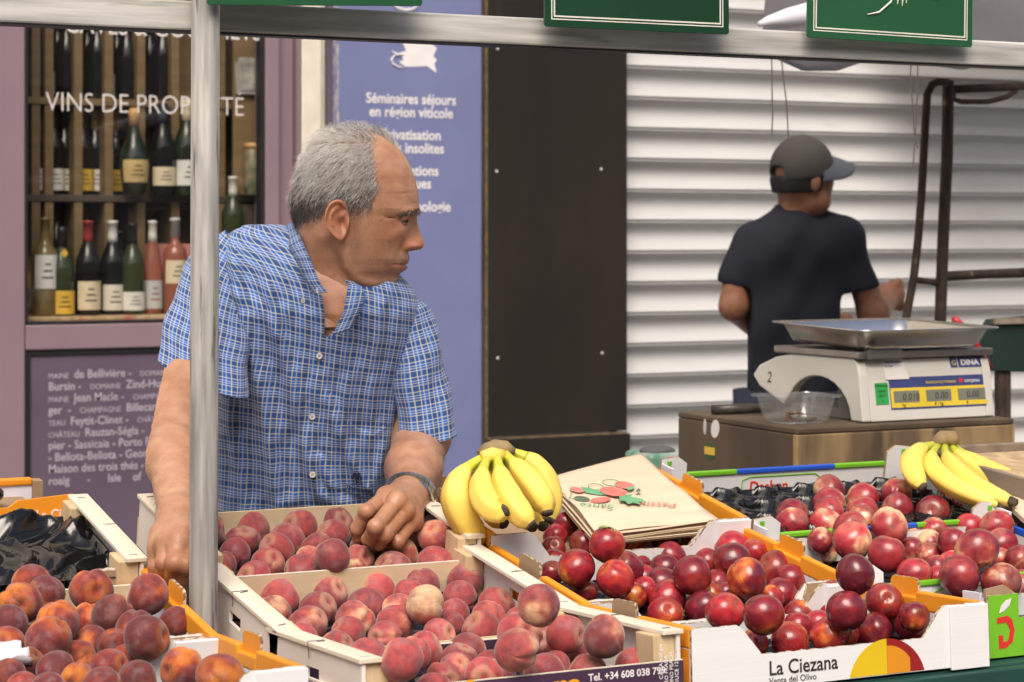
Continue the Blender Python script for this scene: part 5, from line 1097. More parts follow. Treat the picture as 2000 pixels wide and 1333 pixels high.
Fi = np.interp(ys, Yk, Fk); Bi = np.interp(ys, Yk, Bk); Wi = np.interp(ys, Yk, Wk); Ni = np.interp(ys, Nk_y, Nk, 0, 0)
ker = np.array([1, 2, 3, 2, 1.]) / 9
for arr in (Fi, Bi, Wi): arr[2:-2] = np.convolve(arr, ker, 'valid')
th = np.linspace(0, 2 * np.pi, nt_, endpoint=False); th = th - .35 * np.sin(2 * th) * .4
C_, S_ = np.cos(th), np.sin(th)
c0 = (Fi + Bi) / 2; a0 = (Fi - Bi) / 2
jaw = np.clip((ys - 780) / 220, 0, 1) * np.clip((1095 - ys) / 12, 0, 1)
X = c0[:, None] + a0[:, None] * np.sign(C_) * np.abs(C_) ** .92
tt = np.clip(C_, 0, 1)[None]
Wd = Wi[:, None] * (1 - (.16 + .26 * jaw[:, None]) * tt ** 1.6)
SS = Wd * np.sign(S_) * np.abs(S_) ** .88
YY = np.repeat(ys[:, None], nt_, 1).astype(float)
fr = np.clip((C_[None] - .1) / .5, 0, 1) * np.ones_like(X)
def sstep(v, a, b): t = np.clip((v - a) / (b - a), 0, 1); return t * t * (3 - 2 * t)
def G(x, y, s, rx, ry, rs, both=True):
    sa = np.abs(SS) if both else SS
    return np.exp(-((X - x) / rx) ** 2 - ((YY - y) / ry) ** 2 - ((sa - s) / rs) ** 2)
sg = np.interp(ys, [600, 680, 780, 830, 860], [34, 36, 50, 60, 46])[:, None]
front = np.where(C_ > 0, 1, 0)[None]
nose = Ni[:, None] * np.exp(-(np.abs(SS) / sg) ** 2.4) * front
base = X.copy()
nx = np.stack([C_[None] * np.ones_like(X), S_[None] * np.ones_like(X)], -1)
dsp = np.zeros_like(X)
dsp -= 38 * G(930, 660, 112, 55, 30, 60)             # eye socket
dsp += 26 * G(950, 618, 105, 75, 20, 85)             # brow ridge
dsp += 15 * G(890, 745, 165, 80, 50, 70)             # cheek bone
dsp -= 12 * G(880, 860, 190, 70, 60, 60)             # hollow cheek
dsp += 22 * G(945, 832, 66, 40, 24, 26)              # nostril wing
dsp -= 12 * G(915, 840, 105, 18, 40, 24)             # crease beside the nose
dsp -= 10 * G(880, 905, 120, 20, 50, 26)             # fold to the mouth corner
dsp -= 12 * np.exp(-((YY - 942) / 5.5) ** 2) * np.clip(1 - np.abs(SS) / 135, 0, 1) ** .5 * front * (X > 760)
dsp += 7 * np.exp(-((YY - 962) / 14) ** 2) * np.exp(-(SS / 80) ** 2) * front
dsp += 10 * G(850, 1050, 40, 50, 34, 60)             # chin
dsp += 9 * G(560, 850, 250, 60, 110, 60)              # jaw angle
JAW = [(528, 760), (540, 860), (570, 960), (628, 1036), (700, 1074), (780, 1100)]
AX = np.abs(SS)
for yl, am in ((400, 1.2), (452, 2.0), (505, 2.4), (548, 1.6)): dsp -= am * np.exp(-((YY - yl - 9 * np.sin(SS / 47. + yl) - .10 * (X - 900)) / 7) ** 2) * sstep(X, 830, 930) * (.5 + .5 * np.sin(SS / 31. + yl * .7))
for k in range(5): dsp -= 2.0 * np.exp(-((YY - 520 - 22 * k * .8 - (X - 940) * (.9 - .35 * k)) / 6) ** 2) * np.exp(-((X - 950) / 42) ** 2 - ((YY - 530) / 60) ** 2)
for k in range(4): dsp -= 3.2 * np.exp(-((YY - 655 - (X - 850) * (-.25 + .22 * k)) / 5) ** 2) * np.exp(-((X - 835) / 38) ** 2) * (np.abs(SS) > 120)   # crow's feet
dsp -= 6 * np.exp(-(((X - 985) + (YY - 600) * .2) / 7) ** 2 - ((YY - 590) / 26) ** 2) * np.exp(-((np.abs(SS) - 26) / 12) ** 2)
def pld(px, py, line):
    d = 1e9 * np.ones_like(px); sd = np.zeros_like(px)
    for (ax, ay), (bx, by) in zip(line[:-1], line[1:]):
        ex, ey = bx - ax, by - ay; t = np.clip(((px - ax) * ex + (py - ay) * ey) / (ex * ex + ey * ey), 0, 1)
        qx, qy = px - ax - t * ex, py - ay - t * ey; dd = np.hypot(qx, qy); m = dd < d; d = np.where(m, dd, d); sd = np.where(m, np.sign(ex * qy - ey * qx) * dd, sd)
    return sd
sdj = pld(X, YY, JAW); below = sstep(sdj, -8, 34) * sstep(YY, 760, 860) * sstep(X, 330, 470) * sstep(1180 - YY, 0, 60) * (AX > 40)
dsp -= 30 * below
dsp += 8 * np.exp(-((sdj + 22) / 26) ** 2) * sstep(YY, 800, 900) * (AX > 60)
dsp -= 4 * np.exp(-((sdj - 62) / 9) ** 2) * sstep(X, 480, 560) * (AX > 60) + 3 * np.exp(-((sdj - 95) / 9) ** 2) * sstep(X, 450, 520) * (AX > 60)
X2 = X + nose + dsp * C_[None]; S2 = SS + dsp * S_[None]
# colour: stubble, red nose and cheek, lips, scalp under the hair
col = np.ones(X.shape + (3,))
def blend(mask, c): col[:] = col * (1 - mask[..., None]) + np.array(c) * mask[..., None]
def sstep(v, a, b): t = np.clip((v - a) / (b - a), 0, 1); return t * t * (3 - 2 * t)
rgn = np.random.RandomState(4); mott = rgn.rand(*X.shape)
stub = sstep(YY, 860, 905) * sstep(X, 560, 640) * sstep(1110 - YY, 0, 30)
stub = np.maximum(stub, sstep(X, 590, 615) * sstep(700 - X, 0, 60) * sstep(YY, 600, 640) * sstep(1000 - YY, 0, 60))
stub = np.maximum(stub, sstep(YY, 868, 880) * sstep(936 - YY, 0, 10) * sstep(X, 850, 880))
blend(stub * .34, (.52, .55, .62)); blend(.9 * np.exp(-((X2 - 968) / 20) ** 2 - ((YY - 851) / 6) ** 2), (.25, .14, .12))  # stubble; then the nostril hole's shade, painted dark into the tint
blend(.5 * np.exp(-((X2 - 990) / 60) ** 2 - ((YY - 815) / 40) ** 2), (1.12, .66, .66)); blend(.35 * G(840, 760, 200, 70, 60, 90), (1.1, .74, .70))
blend(.75 * np.exp(-((YY - 948) / 13) ** 2) * sstep(X, 840, 870) * (np.abs(SS) < 130), (.92, .55, .52))
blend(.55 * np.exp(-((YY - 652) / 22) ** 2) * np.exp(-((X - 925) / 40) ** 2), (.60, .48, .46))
for (mx_, my_, r_) in ((790, 672, 5), (895, 765, 4), (793, 815, 4), (806, 825, 3), (840, 805, 4)): blend(.8 * np.exp(-((X - mx_) / r_) ** 2 - ((YY - my_) / r_) ** 2), (.3, .22, .2))
def hairline(x, y, sa):
    """1 inside the hair"""
    fh = np.interp(y, [90, 150, 190, 300, 400, 490, 545, 603], [690, 735, 752, 760, 774, 794, 768, 735])
    a = (x < fh + 9 * np.sin(y / 23.) + 6 * np.sin(y / 7.3 + x * .02) + np.where(sa < 0, 140, 0) * (y < 320)) & (y < 603) & ~((y > 548) & (x < 600) & (x > 455))
    b_ = (x < 455) & (y >= 548) & (y < np.interp(x, [225, 300, 380, 450], [684, 692, 668, 620]))
    return a | b_
hm_ = hairline(X, YY, np.where(SS < 70, -1, 1)); fhg = np.interp(YY, [90, 150, 190, 300, 400, 490, 545, 603], [690, 735, 752, 760, 774, 794, 768, 735]); blend(np.where(hm_, np.where((X > 755) & (YY < 330), .25, .88) * np.clip((fhg + 20 - X) / 60, .25, 1), 0.), (.46, .66, .92))
blend(.5 * np.exp(-((X - 600) / 110) ** 2 - ((YY - 120) / 40) ** 2), (.8, .7, .66))
hv = np.array([hz(x, y, s) for x, y, s in zip(X2.ravel(), YY.ravel(), S2.ravel())])
hf = [(j * nt_ + i, (j + 1) * nt_ + i, (j + 1) * nt_ + (i + 1) % nt_, j * nt_ + (i + 1) % nt_) for j in range(len(ys) - 1) for i in range(nt_)] + [tuple(range(nt_))]
parts = [(hv, hf, 0, col.reshape(-1, 3))]
# --- ears: a displaced shell
def ear(side):
    nr, na = 16, 44; v = []; f = []; cc = []
    cx, cy = 534, 668
    for i in range(nr + 1):
        rho = i / nr
        for j in range(na):
            a = 2 * math.pi * j / na
            ca, sa = math.cos(a), math.sin(a)           # ca: to the face, sa: down
            rx = 72 if ca > 0 else 84; ry = 130 if sa < 0 else 134
            if sa > 0: rx *= 1 - .42 * sa ** 2
            ox = 22 * max(0, sa) ** 2
            x = cx + rx * rho * ca + ox * rho; y = cy + ry * rho * sa
            helix = 17 * math.exp(-((rho - .86) / .12) ** 2) * (1 if not (sa > .55) else .25) * (1 if ca < .75 else .2)
            anti = 12 * math.exp(-((rho - .50) / .12) ** 2) * (1 if ca < .2 else .1) * (1 if sa < .6 else .3)
            concha = -34 * math.exp(-(((x - 556) / 27) ** 2 + ((y - 692) / 40) ** 2)) - 14 * math.exp(-(((x - 548) / 26) ** 2 + ((y - 610) / 26) ** 2))
            trag = 16 * math.exp(-(((x - 596) / 14) ** 2 + ((y - 700) / 24) ** 2))
            lift = 34 * max(0, -ca) * rho + 42 - 24 * max(0, ca) * rho
            s = 282 + lift + helix + anti + concha + trag - (26 if i == nr else 0)
            if i == nr: x = cx + (x - cx) * .93; y = cy + (y - cy) * .95
            v.append(hz(x, y, s * side)); sh_ = .82 if helix + anti < 5 else 1.0
            cc.append((1.02, .84, .80))
    for i in range(nr):
        for j in range(na): f.append((i * na + j, i * na + (j + 1) % na, (i + 1) * na + (j + 1) % na, (i + 1) * na + j))
    return v, f, 0, cc
parts += [ear(1), ear(-1)]
# --- arms and hands as smooth solids
def hand_field(P, pts, k=.006):
    d = None
    for a, b, ra, rb, kk in pts:
        q = rcone(P, a, b, ra, rb); d = q if d is None else smin(d, q, kk)
    return d
def smooth_mesh(v, f, it):
    v = np.array(v, float); e = np.concatenate([f[:, [0, 1]], f[:, [1, 2]], f[:, [2, 3]], f[:, [3, 0]]]); e = np.concatenate([e, e[:, ::-1]])
    cnt = np.bincount(e[:, 0], minlength=len(v)).astype(float)
    for k in range(it):
        for lam in (.6, -.62):
            a = np.stack([np.bincount(e[:, 0], v[e[:, 1], q], len(v)) for q in range(3)], 1) / np.maximum(cnt, 1)[:, None]
            v = np.where(cnt[:, None] > 0, v + lam * (a - v), v)
    return v
def solid(pts, h, pad=.02, tint=None, extra=None):
    A_ = np.array([list(p[0]) for p in pts] + [list(p[1]) for p in pts]); rm_ = max(max(p[2], p[3]) for p in pts)
    def fn(P):
        d = hand_field(P, pts)
        return extra(P, d) if extra else d
    return surface(fn, A_.min(0) - rm_ - pad, A_.max(0) + rm_ + pad, h)
# watch arm (image right)
e_, w1, w2 = J(822, 850, 3.60), J(808, 915, 3.49), J(798, 968, 3.37)
L_ = [(J(806, 715, 3.60), J(818, 800, 3.62), .034, .044, .02), (J(818, 800, 3.62), e_, .046, .048, .02), (e_, w1, .047, .044, .02), (w1, w2, .043, .030, .02)]
MC = {"i": (756, 971, 3.27), "m": (775, 980, 3.245), "r": (790, 1000, 3.25), "p": (806, 1018, 3.27)}
for kf, rr_ in (("i", .0145), ("m", .0155), ("r", .0150), ("p", .0140)): L_.append((w2, J(*MC[kf]), .023, rr_, .018))
L_.append((J(*MC["i"]), J(*MC["p"]), .013, .012, .016)); L_.append((J(765, 985, 3.30), J(795, 1005, 3.30), .018, .016, .02))
arm1 = L_
def finger(pp, rs, k=.0035): return [(J(*pp[i]), J(*pp[i + 1]), rs[i], rs[i + 1], k) for i in range(len(pp) - 1)]
fin1 = [finger([MC["i"], (716, 1000, 3.215), (697, 1034, 3.225), (706, 1050, 3.26)], [.0130, .0116, .0102, .009]),
        finger([MC["m"], (733, 1030, 3.172), (719, 1054, 3.19), (734, 1058, 3.24)], [.0128, .0112, .0100, .009]),
        finger([MC["r"], (752, 1046, 3.185), (741, 1063, 3.205), (756, 1064, 3.24)], [.0120, .0106, .0096, .0085]),
        finger([MC["p"], (777, 1059, 3.208), (764, 1071, 3.225), (776, 1072, 3.25)], [.0110, .0096, .0086, .008])]
thumb1 = finger([(768, 985, 3.33), (712, 1012, 3.28), (699, 1034, 3.245), (698, 1049, 3.235)], [.016, .0125, .0115, .009])
def fist_fn(arm, fins, thumb, knk):
    def fn(P):
        d = hand_field(P, arm); fs = None
        for fg in fins:
            q = hand_field(P, fg); m_ = smin(q, d, .012) - 0 * q
            fs = q if fs is None else smin(fs, q, .0009)
        d2 = smin(d, fs, .007)
        d2 = smin(d2, hand_field(P, thumb), .0045)
        for c, r in knk: d2 = smin(d2, np.linalg.norm(P - np.array(c, np.float32), axis=-1) - r, .006)
        return d2
    return fn
kn1 = [(J(716, 999, 3.209), .0116), (J(734, 1029, 3.168), .0113), (J(753, 1045, 3.181), .0106), (J(778, 1058, 3.204), .0096), (J(776, 978, 3.236), .0150), (J(791, 999, 3.242), .0138), (J(806, 1016, 3.262), .0128)]
lo = np.min([J(680, 1085, 3.12), J(680, 800, 3.12)], 0); hi = np.max([J(870, 790, 3.42), J(870, 1085, 3.42)], 0)
lo = np.array(J(690, 1082, 3.13)); hi = np.array(J(866, 905, 3.52))
v1, f1 = surface(fist_fn(arm1, fin1, thumb1, kn1), np.minimum(lo, hi) - .012, np.maximum(lo, hi) + .012, .0022)
def cut(v, f, keep):
    k = keep[f].all(1); return v, f[k]
zc1 = J(800, 932, 3.44)[2]; f1 = f1[(v1[f1][:, :, 2] < zc1 + .004).all(1)]
v2, f2 = surface(lambda P: hand_field(P, arm1), np.array(J(740, 985, 3.25)) - .05, np.array(J(860, 640, 3.7)) + .06, .0045); f2 = f2[(v2[f2][:, :, 2] > zc1 - .004).all(1)]
# supporting arm (image left)
a_e, a_f, a_w = J(338, 815, 3.36), J(342, 900, 3.25), J(350, 1010, 3.06)
arm2 = [(J(432, 560, 3.56), J(385, 690, 3.47), .050, .047, .02), (J(385, 690, 3.47), a_e, .046, .044, .02), (a_e, a_f, .045, .043, .02), (a_f, a_w, .041, .029, .02), (J(318, 820, 3.40), J(325, 900, 3.28), .028, .02, .02)]
M2 = {"i": (370, 1066, 2.965), "m": (350, 1058, 2.955), "r": (328, 1062, 2.965), "p": (310, 1074, 2.98)}
for kf, rr_ in (("i", .017), ("m", .017), ("r", .016), ("p", .015)): arm2.append((a_w, J(*M2[kf]), .021, rr_, .02))
arm2.append((J(322, 1052, 3.0), J(365, 1052, 2.99), .020, .020, .02))
fin2 = [finger([M2["i"], (364, 1104, 2.935), (354, 1146, 2.955), (362, 1166, 2.985)], [.0145, .0138, .0115, .010]),
        finger([M2["m"], (342, 1100, 2.93), (336, 1136, 2.955), (344, 1152, 2.985)], [.0145, .0130, .011, .0095]),
        finger([M2["r"], (320, 1100, 2.945), (320, 1130, 2.965), (328, 1142, 2.99)], [.0135, .0122, .0105, .009]),
        finger([M2["p"], (304, 1106, 2.97), (308, 1128, 2.985), (316, 1136, 3.0)], [.0122, .011, .0095, .0085])]
th2 = finger([(372, 1040, 3.02), (392, 1075, 2.97), (394, 1108, 2.95), (390, 1132, 2.95)], [.018, .0145, .0125, .010])
kn2 = [(J(*M2[q]), r) for q, r in (("i", .0172), ("m", .0175), ("r", .0165), ("p", .0152))] + [(J(364, 1103, 2.93), .0142), (J(342, 1099, 2.925), .0134)]
lo = np.array(J(285, 1180, 2.90)); hi = np.array(J(415, 995, 3.10))
v3, f3 = surface(fist_fn(arm2, fin2, th2, kn2), np.minimum(lo, hi) - .012, np.maximum(lo, hi) + .012, .0022)
zc2 = J(350, 1006, 3.06)[2]; f3 = f3[(v3[f3][:, :, 2] < zc2 + .004).all(1)]
v4, f4 = surface(lambda P: hand_field(P, arm2), np.array(J(270, 1030, 3.0)) - .03, np.array(J(480, 520, 3.62)) + .06, .0045); f4 = f4[(v4[f4][:, :, 2] > zc2 - .004).all(1)]
v1 = smooth_mesh(v1, f1, 3); v3 = smooth_mesh(v3, f3, 3); v2 = smooth_mesh(v2, f2, 14); v4 = smooth_mesh(v4, f4, 14)
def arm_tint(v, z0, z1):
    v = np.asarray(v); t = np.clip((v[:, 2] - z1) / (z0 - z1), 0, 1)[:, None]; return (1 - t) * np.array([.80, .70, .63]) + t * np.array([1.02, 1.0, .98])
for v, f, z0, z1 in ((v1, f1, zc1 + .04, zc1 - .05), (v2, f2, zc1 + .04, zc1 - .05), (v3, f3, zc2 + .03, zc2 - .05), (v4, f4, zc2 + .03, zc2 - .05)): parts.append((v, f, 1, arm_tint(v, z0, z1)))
# --- trunk: rings of the body, shared by skin (inset) and shirt
Yt = [434, 442, 455, 470, 490, 515, 545, 575, 610, 650, 700, 760, 830, 900, 1000, 1100, 1250]
XL = [505, 474, 448, 432, 420, 412, 406, 403, 402, 404, 410, 416, 420, 420, 416, 412, 414]
XR = [520, 556, 596, 640, 700, 748, 790, 812, 822, 820, 806, 792, 784, 782, 784, 792, 800]
DB = [.012, .03, .05, .064, .078, .090, .10, .108, .114, .118, .12, .122, .126, .13, .132, .13, .128]
DC = [3.60, 3.60, 3.60, 3.60, 3.595, 3.59, 3.59, 3.59, 3.59, 3.60, 3.61, 3.62, 3.64, 3.66, 3.69, 3.72, 3.75]
FOLDS = [([(474, 500), (490, 580), (505, 649), (539, 780), (569, 960), (585, 1060)], 17, .0125), ([(545, 560), (569, 656), (599, 769), (617, 859), (640, 937), (690, 1000)], 13, .0085),
         ([(520, 620), (552, 760), (592, 920), (604, 1040)], 12, .006), ([(660, 770), (676, 820), (700, 880), (728, 930)], 13, .007), ([(812, 690), (797, 750), (767, 862), (744, 940)], 14, .010),
         ([(455, 700), (470, 820), (505, 980)], 15, .006), ([(690, 640), (700, 720), (690, 790)], 12, .004), ([(760, 600), (745, 700), (738, 800)], 13, .005),
         ([(585, 600), (600, 680), (612, 760)], 10, .004), ([(640, 880), (675, 950), (725, 1005)], 12, .007), ([(560, 980), (640, 960), (700, 990)], 14, -.004), ([(470, 560), (520, 590), (560, 640)], 14, .005)]
PLK = [(640, 575), (647, 640), (640, 690), (632, 760), (624, 802), (620, 860), (622, 910), (617, 960), (614, 1040)]
POCK = [(664, 782), (700, 822), (735, 838), (760, 822), (772, 905), (745, 968), (650, 930)]
def pl_dist(px, py, line):
    d = 1e9 * np.ones_like(px); sd = np.zeros_like(px)
    for (ax, ay), (bx, by) in zip(line[:-1], line[1:]):
        ex, ey = bx - ax, by - ay; L2 = ex * ex + ey * ey; t = np.clip(((px - ax) * ex + (py - ay) * ey) / L2, 0, 1)
        qx, qy = px - ax - t * ex, py - ay - t * ey; dd = np.hypot(qx, qy); cr = (ex * qy - ey * qx)
        m = dd < d; d = np.where(m, dd, d); sd = np.where(m, np.sign(cr) * dd, sd)
    return d, sd
def in_poly(px, py, poly):
    r = np.zeros_like(px, bool); n = len(poly)
    for i in range(n):
        (x1_, y1_), (x2_, y2_) = poly[i], poly[(i + 1) % n]
        c = ((y1_ > py) != (y2_ > py)) & (px < (x2_ - x1_) * (py - y1_) / (y2_ - y1_ + 1e-9) + x1_); r ^= c
    return r
def fold_disp(px, py, frontness):
    z = np.zeros_like(px)
    for line, w, amp in FOLDS:
        d, sd = pl_dist(px, py, line); z += 1.5 * amp * (np.exp(-(d / w) ** 2) * .55 + 1.0 * (sd / w) * np.exp(-(sd / w) ** 2))
    d, _ = pl_dist(px, py, PLK); z += .0028 / (1 + np.exp((d - 15) / 1.2)); z += -.0012 * np.exp(-((d - 16.5) / 1.8) ** 2)
    z += .0028 * in_poly(px, py, POCK)
    z += .0022 * np.sin(px / 17 + 2.1 * np.sin(py / 43)) + .0016 * np.sin(px / 9. + py / 31 + 1.3 * np.sin(py / 19))
    return z * frontness
nr_, na_ = 300, 300
yr = np.linspace(434, 1250, nr_); xl, xr, db, dc = (np.interp(yr, Yt, q) for q in (XL, XR, DB, DC))
for arr in (xl, xr): arr[4:-4] = np.convolve(arr, np.ones(9) / 9, 'valid')
ph = np.linspace(-np.pi, np.pi, na_)                     # 0 = straight at the camera
sx_n = np.sign(np.sin(ph)) * np.abs(np.sin(ph)) ** .84; cx_n = np.sign(np.cos(ph)) * np.abs(np.cos(ph)) ** .84
PXg = (xl + xr)[:, None] / 2 + (xr - xl)[:, None] / 2 * sx_n[None]; PYg = np.repeat(yr[:, None], na_, 1)
def trunk(inset, folds):
    Dg = dc[:, None] - db[:, None] * cx_n[None]
    V = np.empty(PXg.shape + (3,))
    dref = dc[:, None]
    disp = fold_disp(PXg, PYg, np.clip(cx_n[None] * 1.6, 0, 1)) if folds else 0
    Dg = Dg + inset * cx_n[None] - disp
    PXi = (xl + xr)[:, None] / 2 + ((xr - xl)[:, None] / 2 - inset * 4200 / 3.6) * sx_n[None]
    V[..., 0] = (PXi - 1000) / 4200 * dref - U0; V[..., 1] = Dg - W0; V[..., 2] = EYE + (460 - PYg) / 4200 * dref
    return V
tv = trunk(.008, False); tf = [(j * na_ + i, j * na_ + i + 1, (j + 1) * na_ + i + 1, (j + 1) * na_ + i) for j in range(16, nr_ - 1) for i in range(na_ - 1)]
parts.append((tv.reshape(-1, 3), tf, 0, np.tile(np.array([[.96, .88, .84]]), (nr_ * na_, 1))))
body = bpy.data.objects.new("person", np_mesh("person", parts, [M_skin, M_arm])); link(body); body.location = root; body.rotation_euler = (0, 0, -PSI)
tag(body, "grey haired man in a blue plaid shirt leaning over the crates, looking right", "person")
# eyes
for s in (1, -1):
    e = hz(902, 660, 112 * s); b = MB(); b.ball(e, .0118, 20); b.build("eye", M_eye, body, smooth=True)
    b = MB(); b.ball(e + Vector((.0084, -.0036 * s, -.0022)), .0054, 14); b.build("iris", M_iris, body, smooth=True)
    lid = MB()
    lid.grid(14, 8, lambda u, v: e + Vector((.0134 * math.cos(R(-15 + 69 * v)) * math.cos(R(-18 + 98 * u)), -s * .0134 * math.cos(R(-15 + 69 * v)) * math.sin(R(-18 + 98 * u)), .0134 * math.sin(R(-15 + 69 * v)) + .0012 - .0016 * abs(u - .4))))
    lid.grid(14, 6, lambda u, v: e + Vector((.0130 * math.cos(R(-33 - 45 * v)) * math.cos(R(-18 + 98 * u)), -s * .0130 * math.cos(R(-33 - 45 * v)) * math.sin(R(-18 + 98 * u)), .0130 * math.sin(R(-33 - 45 * v)))))
    lo_ = lid.build("eyelid", M_skin, body, smooth=True, sol=.0008); lo_["kind"] = "stuff"
    at = lo_.data.color_attributes.new("tint", 'FLOAT_COLOR', 'POINT'); at.data.foreach_set("color", np.tile([.82, .68, .62, 1], len(lo_.data.vertices)))
Pgr = hv.reshape(X.shape + (3,))
def on_face(x, y, s):
    j = int(np.argmin(np.abs(ys - y))); ok = np.where((S2[j] * s > 0) & (X2[j] > c0[j] - 50))[0] if x > 500 else np.where(S2[j] * s > 0)[0]
    i = ok[int(np.argmin(np.abs(X2[j, ok] - x)))]; return Vector(Pgr[j, i]), j, i
# --- hair: short tapered strands
def strands(pts_dirs, name, mats, parent, seed=1):
    V = []; Fc = []; MI = []
    for P_, mi, r0 in pts_dirs:
        n = len(P_); k = len(V); d = (P_[-1] - P_[0]); a = d.orthogonal().normalized(); b_ = d.cross(a).normalized()
        for i, p in enumerate(P_):
            r = r0 * (1 - .75 * i / (n - 1))
            for q in range(3): V.append(tuple(p + a * (r * math.cos(q * 2.094)) + b_ * (r * math.sin(q * 2.094))))
        for i in range(n - 1):
            for q in range(3): Fc.append((k + i * 3 + q, k + i * 3 + (q + 1) % 3, k + (i + 1) * 3 + (q + 1) % 3, k + (i + 1) * 3 + q)); MI.append(mi)
    me = bpy.data.meshes.new(name); me.from_pydata(V, [], Fc)
    for m in mats: me.materials.append(m)
    me.polygons.foreach_set("material_index", MI); me.polygons.foreach_set("use_smooth", [True] * len(Fc)); me.update()
    o = bpy.data.objects.new(name, me); link(o, parent); return o
HM = [mat("white_hair", (.80, .78, .74), rough=.4), mat("grey_hair", (.46, .44, .41), rough=.4), mat("dark_grey_hair", (.10, .092, .088), rough=.45)]
rg = np.random.RandomState(12); items = []
Nrm = np.zeros(X.shape + (3,)); Pg = hv.reshape(X.shape + (3,))
du = np.roll(Pg, -1, 1) - np.roll(Pg, 1, 1); dv = np.gradient(Pg, axis=0); Nrm = np.cross(du, dv); Nrm /= np.linalg.norm(Nrm, axis=-1, keepdims=True) + 1e-9
cen = np.array(hz(610, 560)); sgn = np.sign(np.sum(Nrm * (Pg - cen), -1)); Nrm *= sgn[..., None]
cand = np.argwhere(hm_); area = np.linalg.norm(np.cross(du, dv), axis=-1)[hm_]; pr = area / area.sum()
for q in cand[rg.choice(len(cand), 12500, p=pr)]:
    j, i = q; x, y, s = X[j, i], YY[j, i], SS[j, i]
    thin = math.exp(-((x - 640) / 120) ** 2 - ((y - 130) / 45) ** 2)
    if rg.rand() < .55 * thin: continue
    if s < 75 and y < 320 and x > 760 and rg.rand() < (.25 if s < 0 else .85): continue
    fh_e = float(np.interp(y, [90, 150, 190, 300, 400, 490, 545, 603], [690, 735, 752, 760, 774, 794, 768, 735]))
    if s > 70 and y < 600 and x > fh_e - 45 and rg.rand() < .45: continue
    p = Vector(Pg[j, i] + rg.normal(0, .0012, 3)); n = Vector(Nrm[j, i])
    side = min(1, abs(s) / 220)
    flow = Vector((-.75 + .25 * rg.randn(), 0, -.15 - .75 * side)) if y > 200 else Vector((-.5 + .5 * rg.randn(), rg.randn() * .4, .25))
    if y > 520: flow = Vector((-.35 + .2 * rg.randn(), 0, -1))
    flow = (flow - n * flow.dot(n)).normalized()
    L0 = rg.uniform(.013, .025) * (1.25 if y < 200 else 1.0) * (.62 if y > 600 else 1) * (.6 if x > 700 and y > 450 else 1); lift = rg.uniform(.35, .75) if y < 520 else rg.uniform(.12, .35)
    if y < 190: lift += .25
    cw_ = Vector(rg.normal(0, .0040, 3)); ph_ = rg.rand() * 6
    P_ = [p + flow * (L0 * t) + n * (L0 * lift * (t - .55 * t * t)) + cw_ * math.sin(ph_ + 6 * t) * t for t in (0, .2, .4, .6, .8, 1)]
    dk = np.clip((y - 440) / 130, 0, 1) * .95 + (.25 if x < 330 and y > 300 else 0) + (.30 if y < 170 else 0)
    cl_ = .5 + .5 * math.sin(x / 37 + 2 * math.sin(y / 23)) * math.sin(y / 31 + x / 53); r_ = rg.rand() * .75 + .25 * cl_ - (.12 if thin > .4 else 0); mi = 2 if r_ < .05 + .72 * dk else (1 if r_ < .36 + .5 * dk else 0)
    items.append((P_, mi, .00030))
hair = strands(items, "hair", HM, body); hair["kind"] = "stuff"
items = []
for s in (1, -1):
    for k in range(420):
        t = rg.rand(); x = 856 + 150 * t; y = 650 - 36 * t + rg.normal(0, 6 + 2 * t)
        p, j_, i_ = on_face(x, y, s); n = Vector(Nrm[j_, i_]); fl = Vector((-.8 + .9 * t, 0, .10 + .2 * rg.randn())) + n * .14; fl.normalize()
        items.append(([p, p + fl * .003, p + fl * .0062 + Vector((0, 0, -.0005))], 2 if rg.rand() < .8 else 1, .00038))
strands(items, "eyebrow", HM, body)["kind"] = "stuff"
items = []; cs = np.argwhere(stub > .25)
for q in cs[rg.choice(len(cs), 2600)]:
    j_, i_ = q; p = Vector(Pgr[j_, i_] + rg.normal(0, .0007, 3)); n = Vector(Nrm[j_, i_]); fl = (n * .6 + Vector((.2 * rg.randn(), 0, -.8))).normalized()
    items.append(([p, p + fl * rg.uniform(.0008, .0018)], 2 if rg.rand() < .85 else 1, .00020))
strands(items, "stubble", HM, body)["kind"] = "stuff"

# forearm hair
items = []
for v, f, n_h in ((v2, f2, 900), (v4, f4, 1500)):
    used = np.unique(f); c_ax = None
    fn_ = f[rg.choice(len(f), n_h)]
    for q in fn_:
        p = v[q].mean(0); n = np.cross(v[q[1]] - v[q[0]], v[q[2]] - v[q[0]]); n = n / (np.linalg.norm(n) + 1e-9)
        if p[2] > J(400, 780, 3.4)[2] and n_h > 1000: continue
        fl = Vector((.35 * rg.randn(), .2 * rg.randn(), -1)) + Vector(n) * .7; fl.normalize(); p = Vector(p)
        L0 = rg.uniform(.004, .009); items.append(([p, p + fl * L0 * .5, p + fl * L0 + Vector((0, 0, -.0012))], 2, .00014))
strands(items, "arm_hair", HM, body)["kind"] = "stuff"
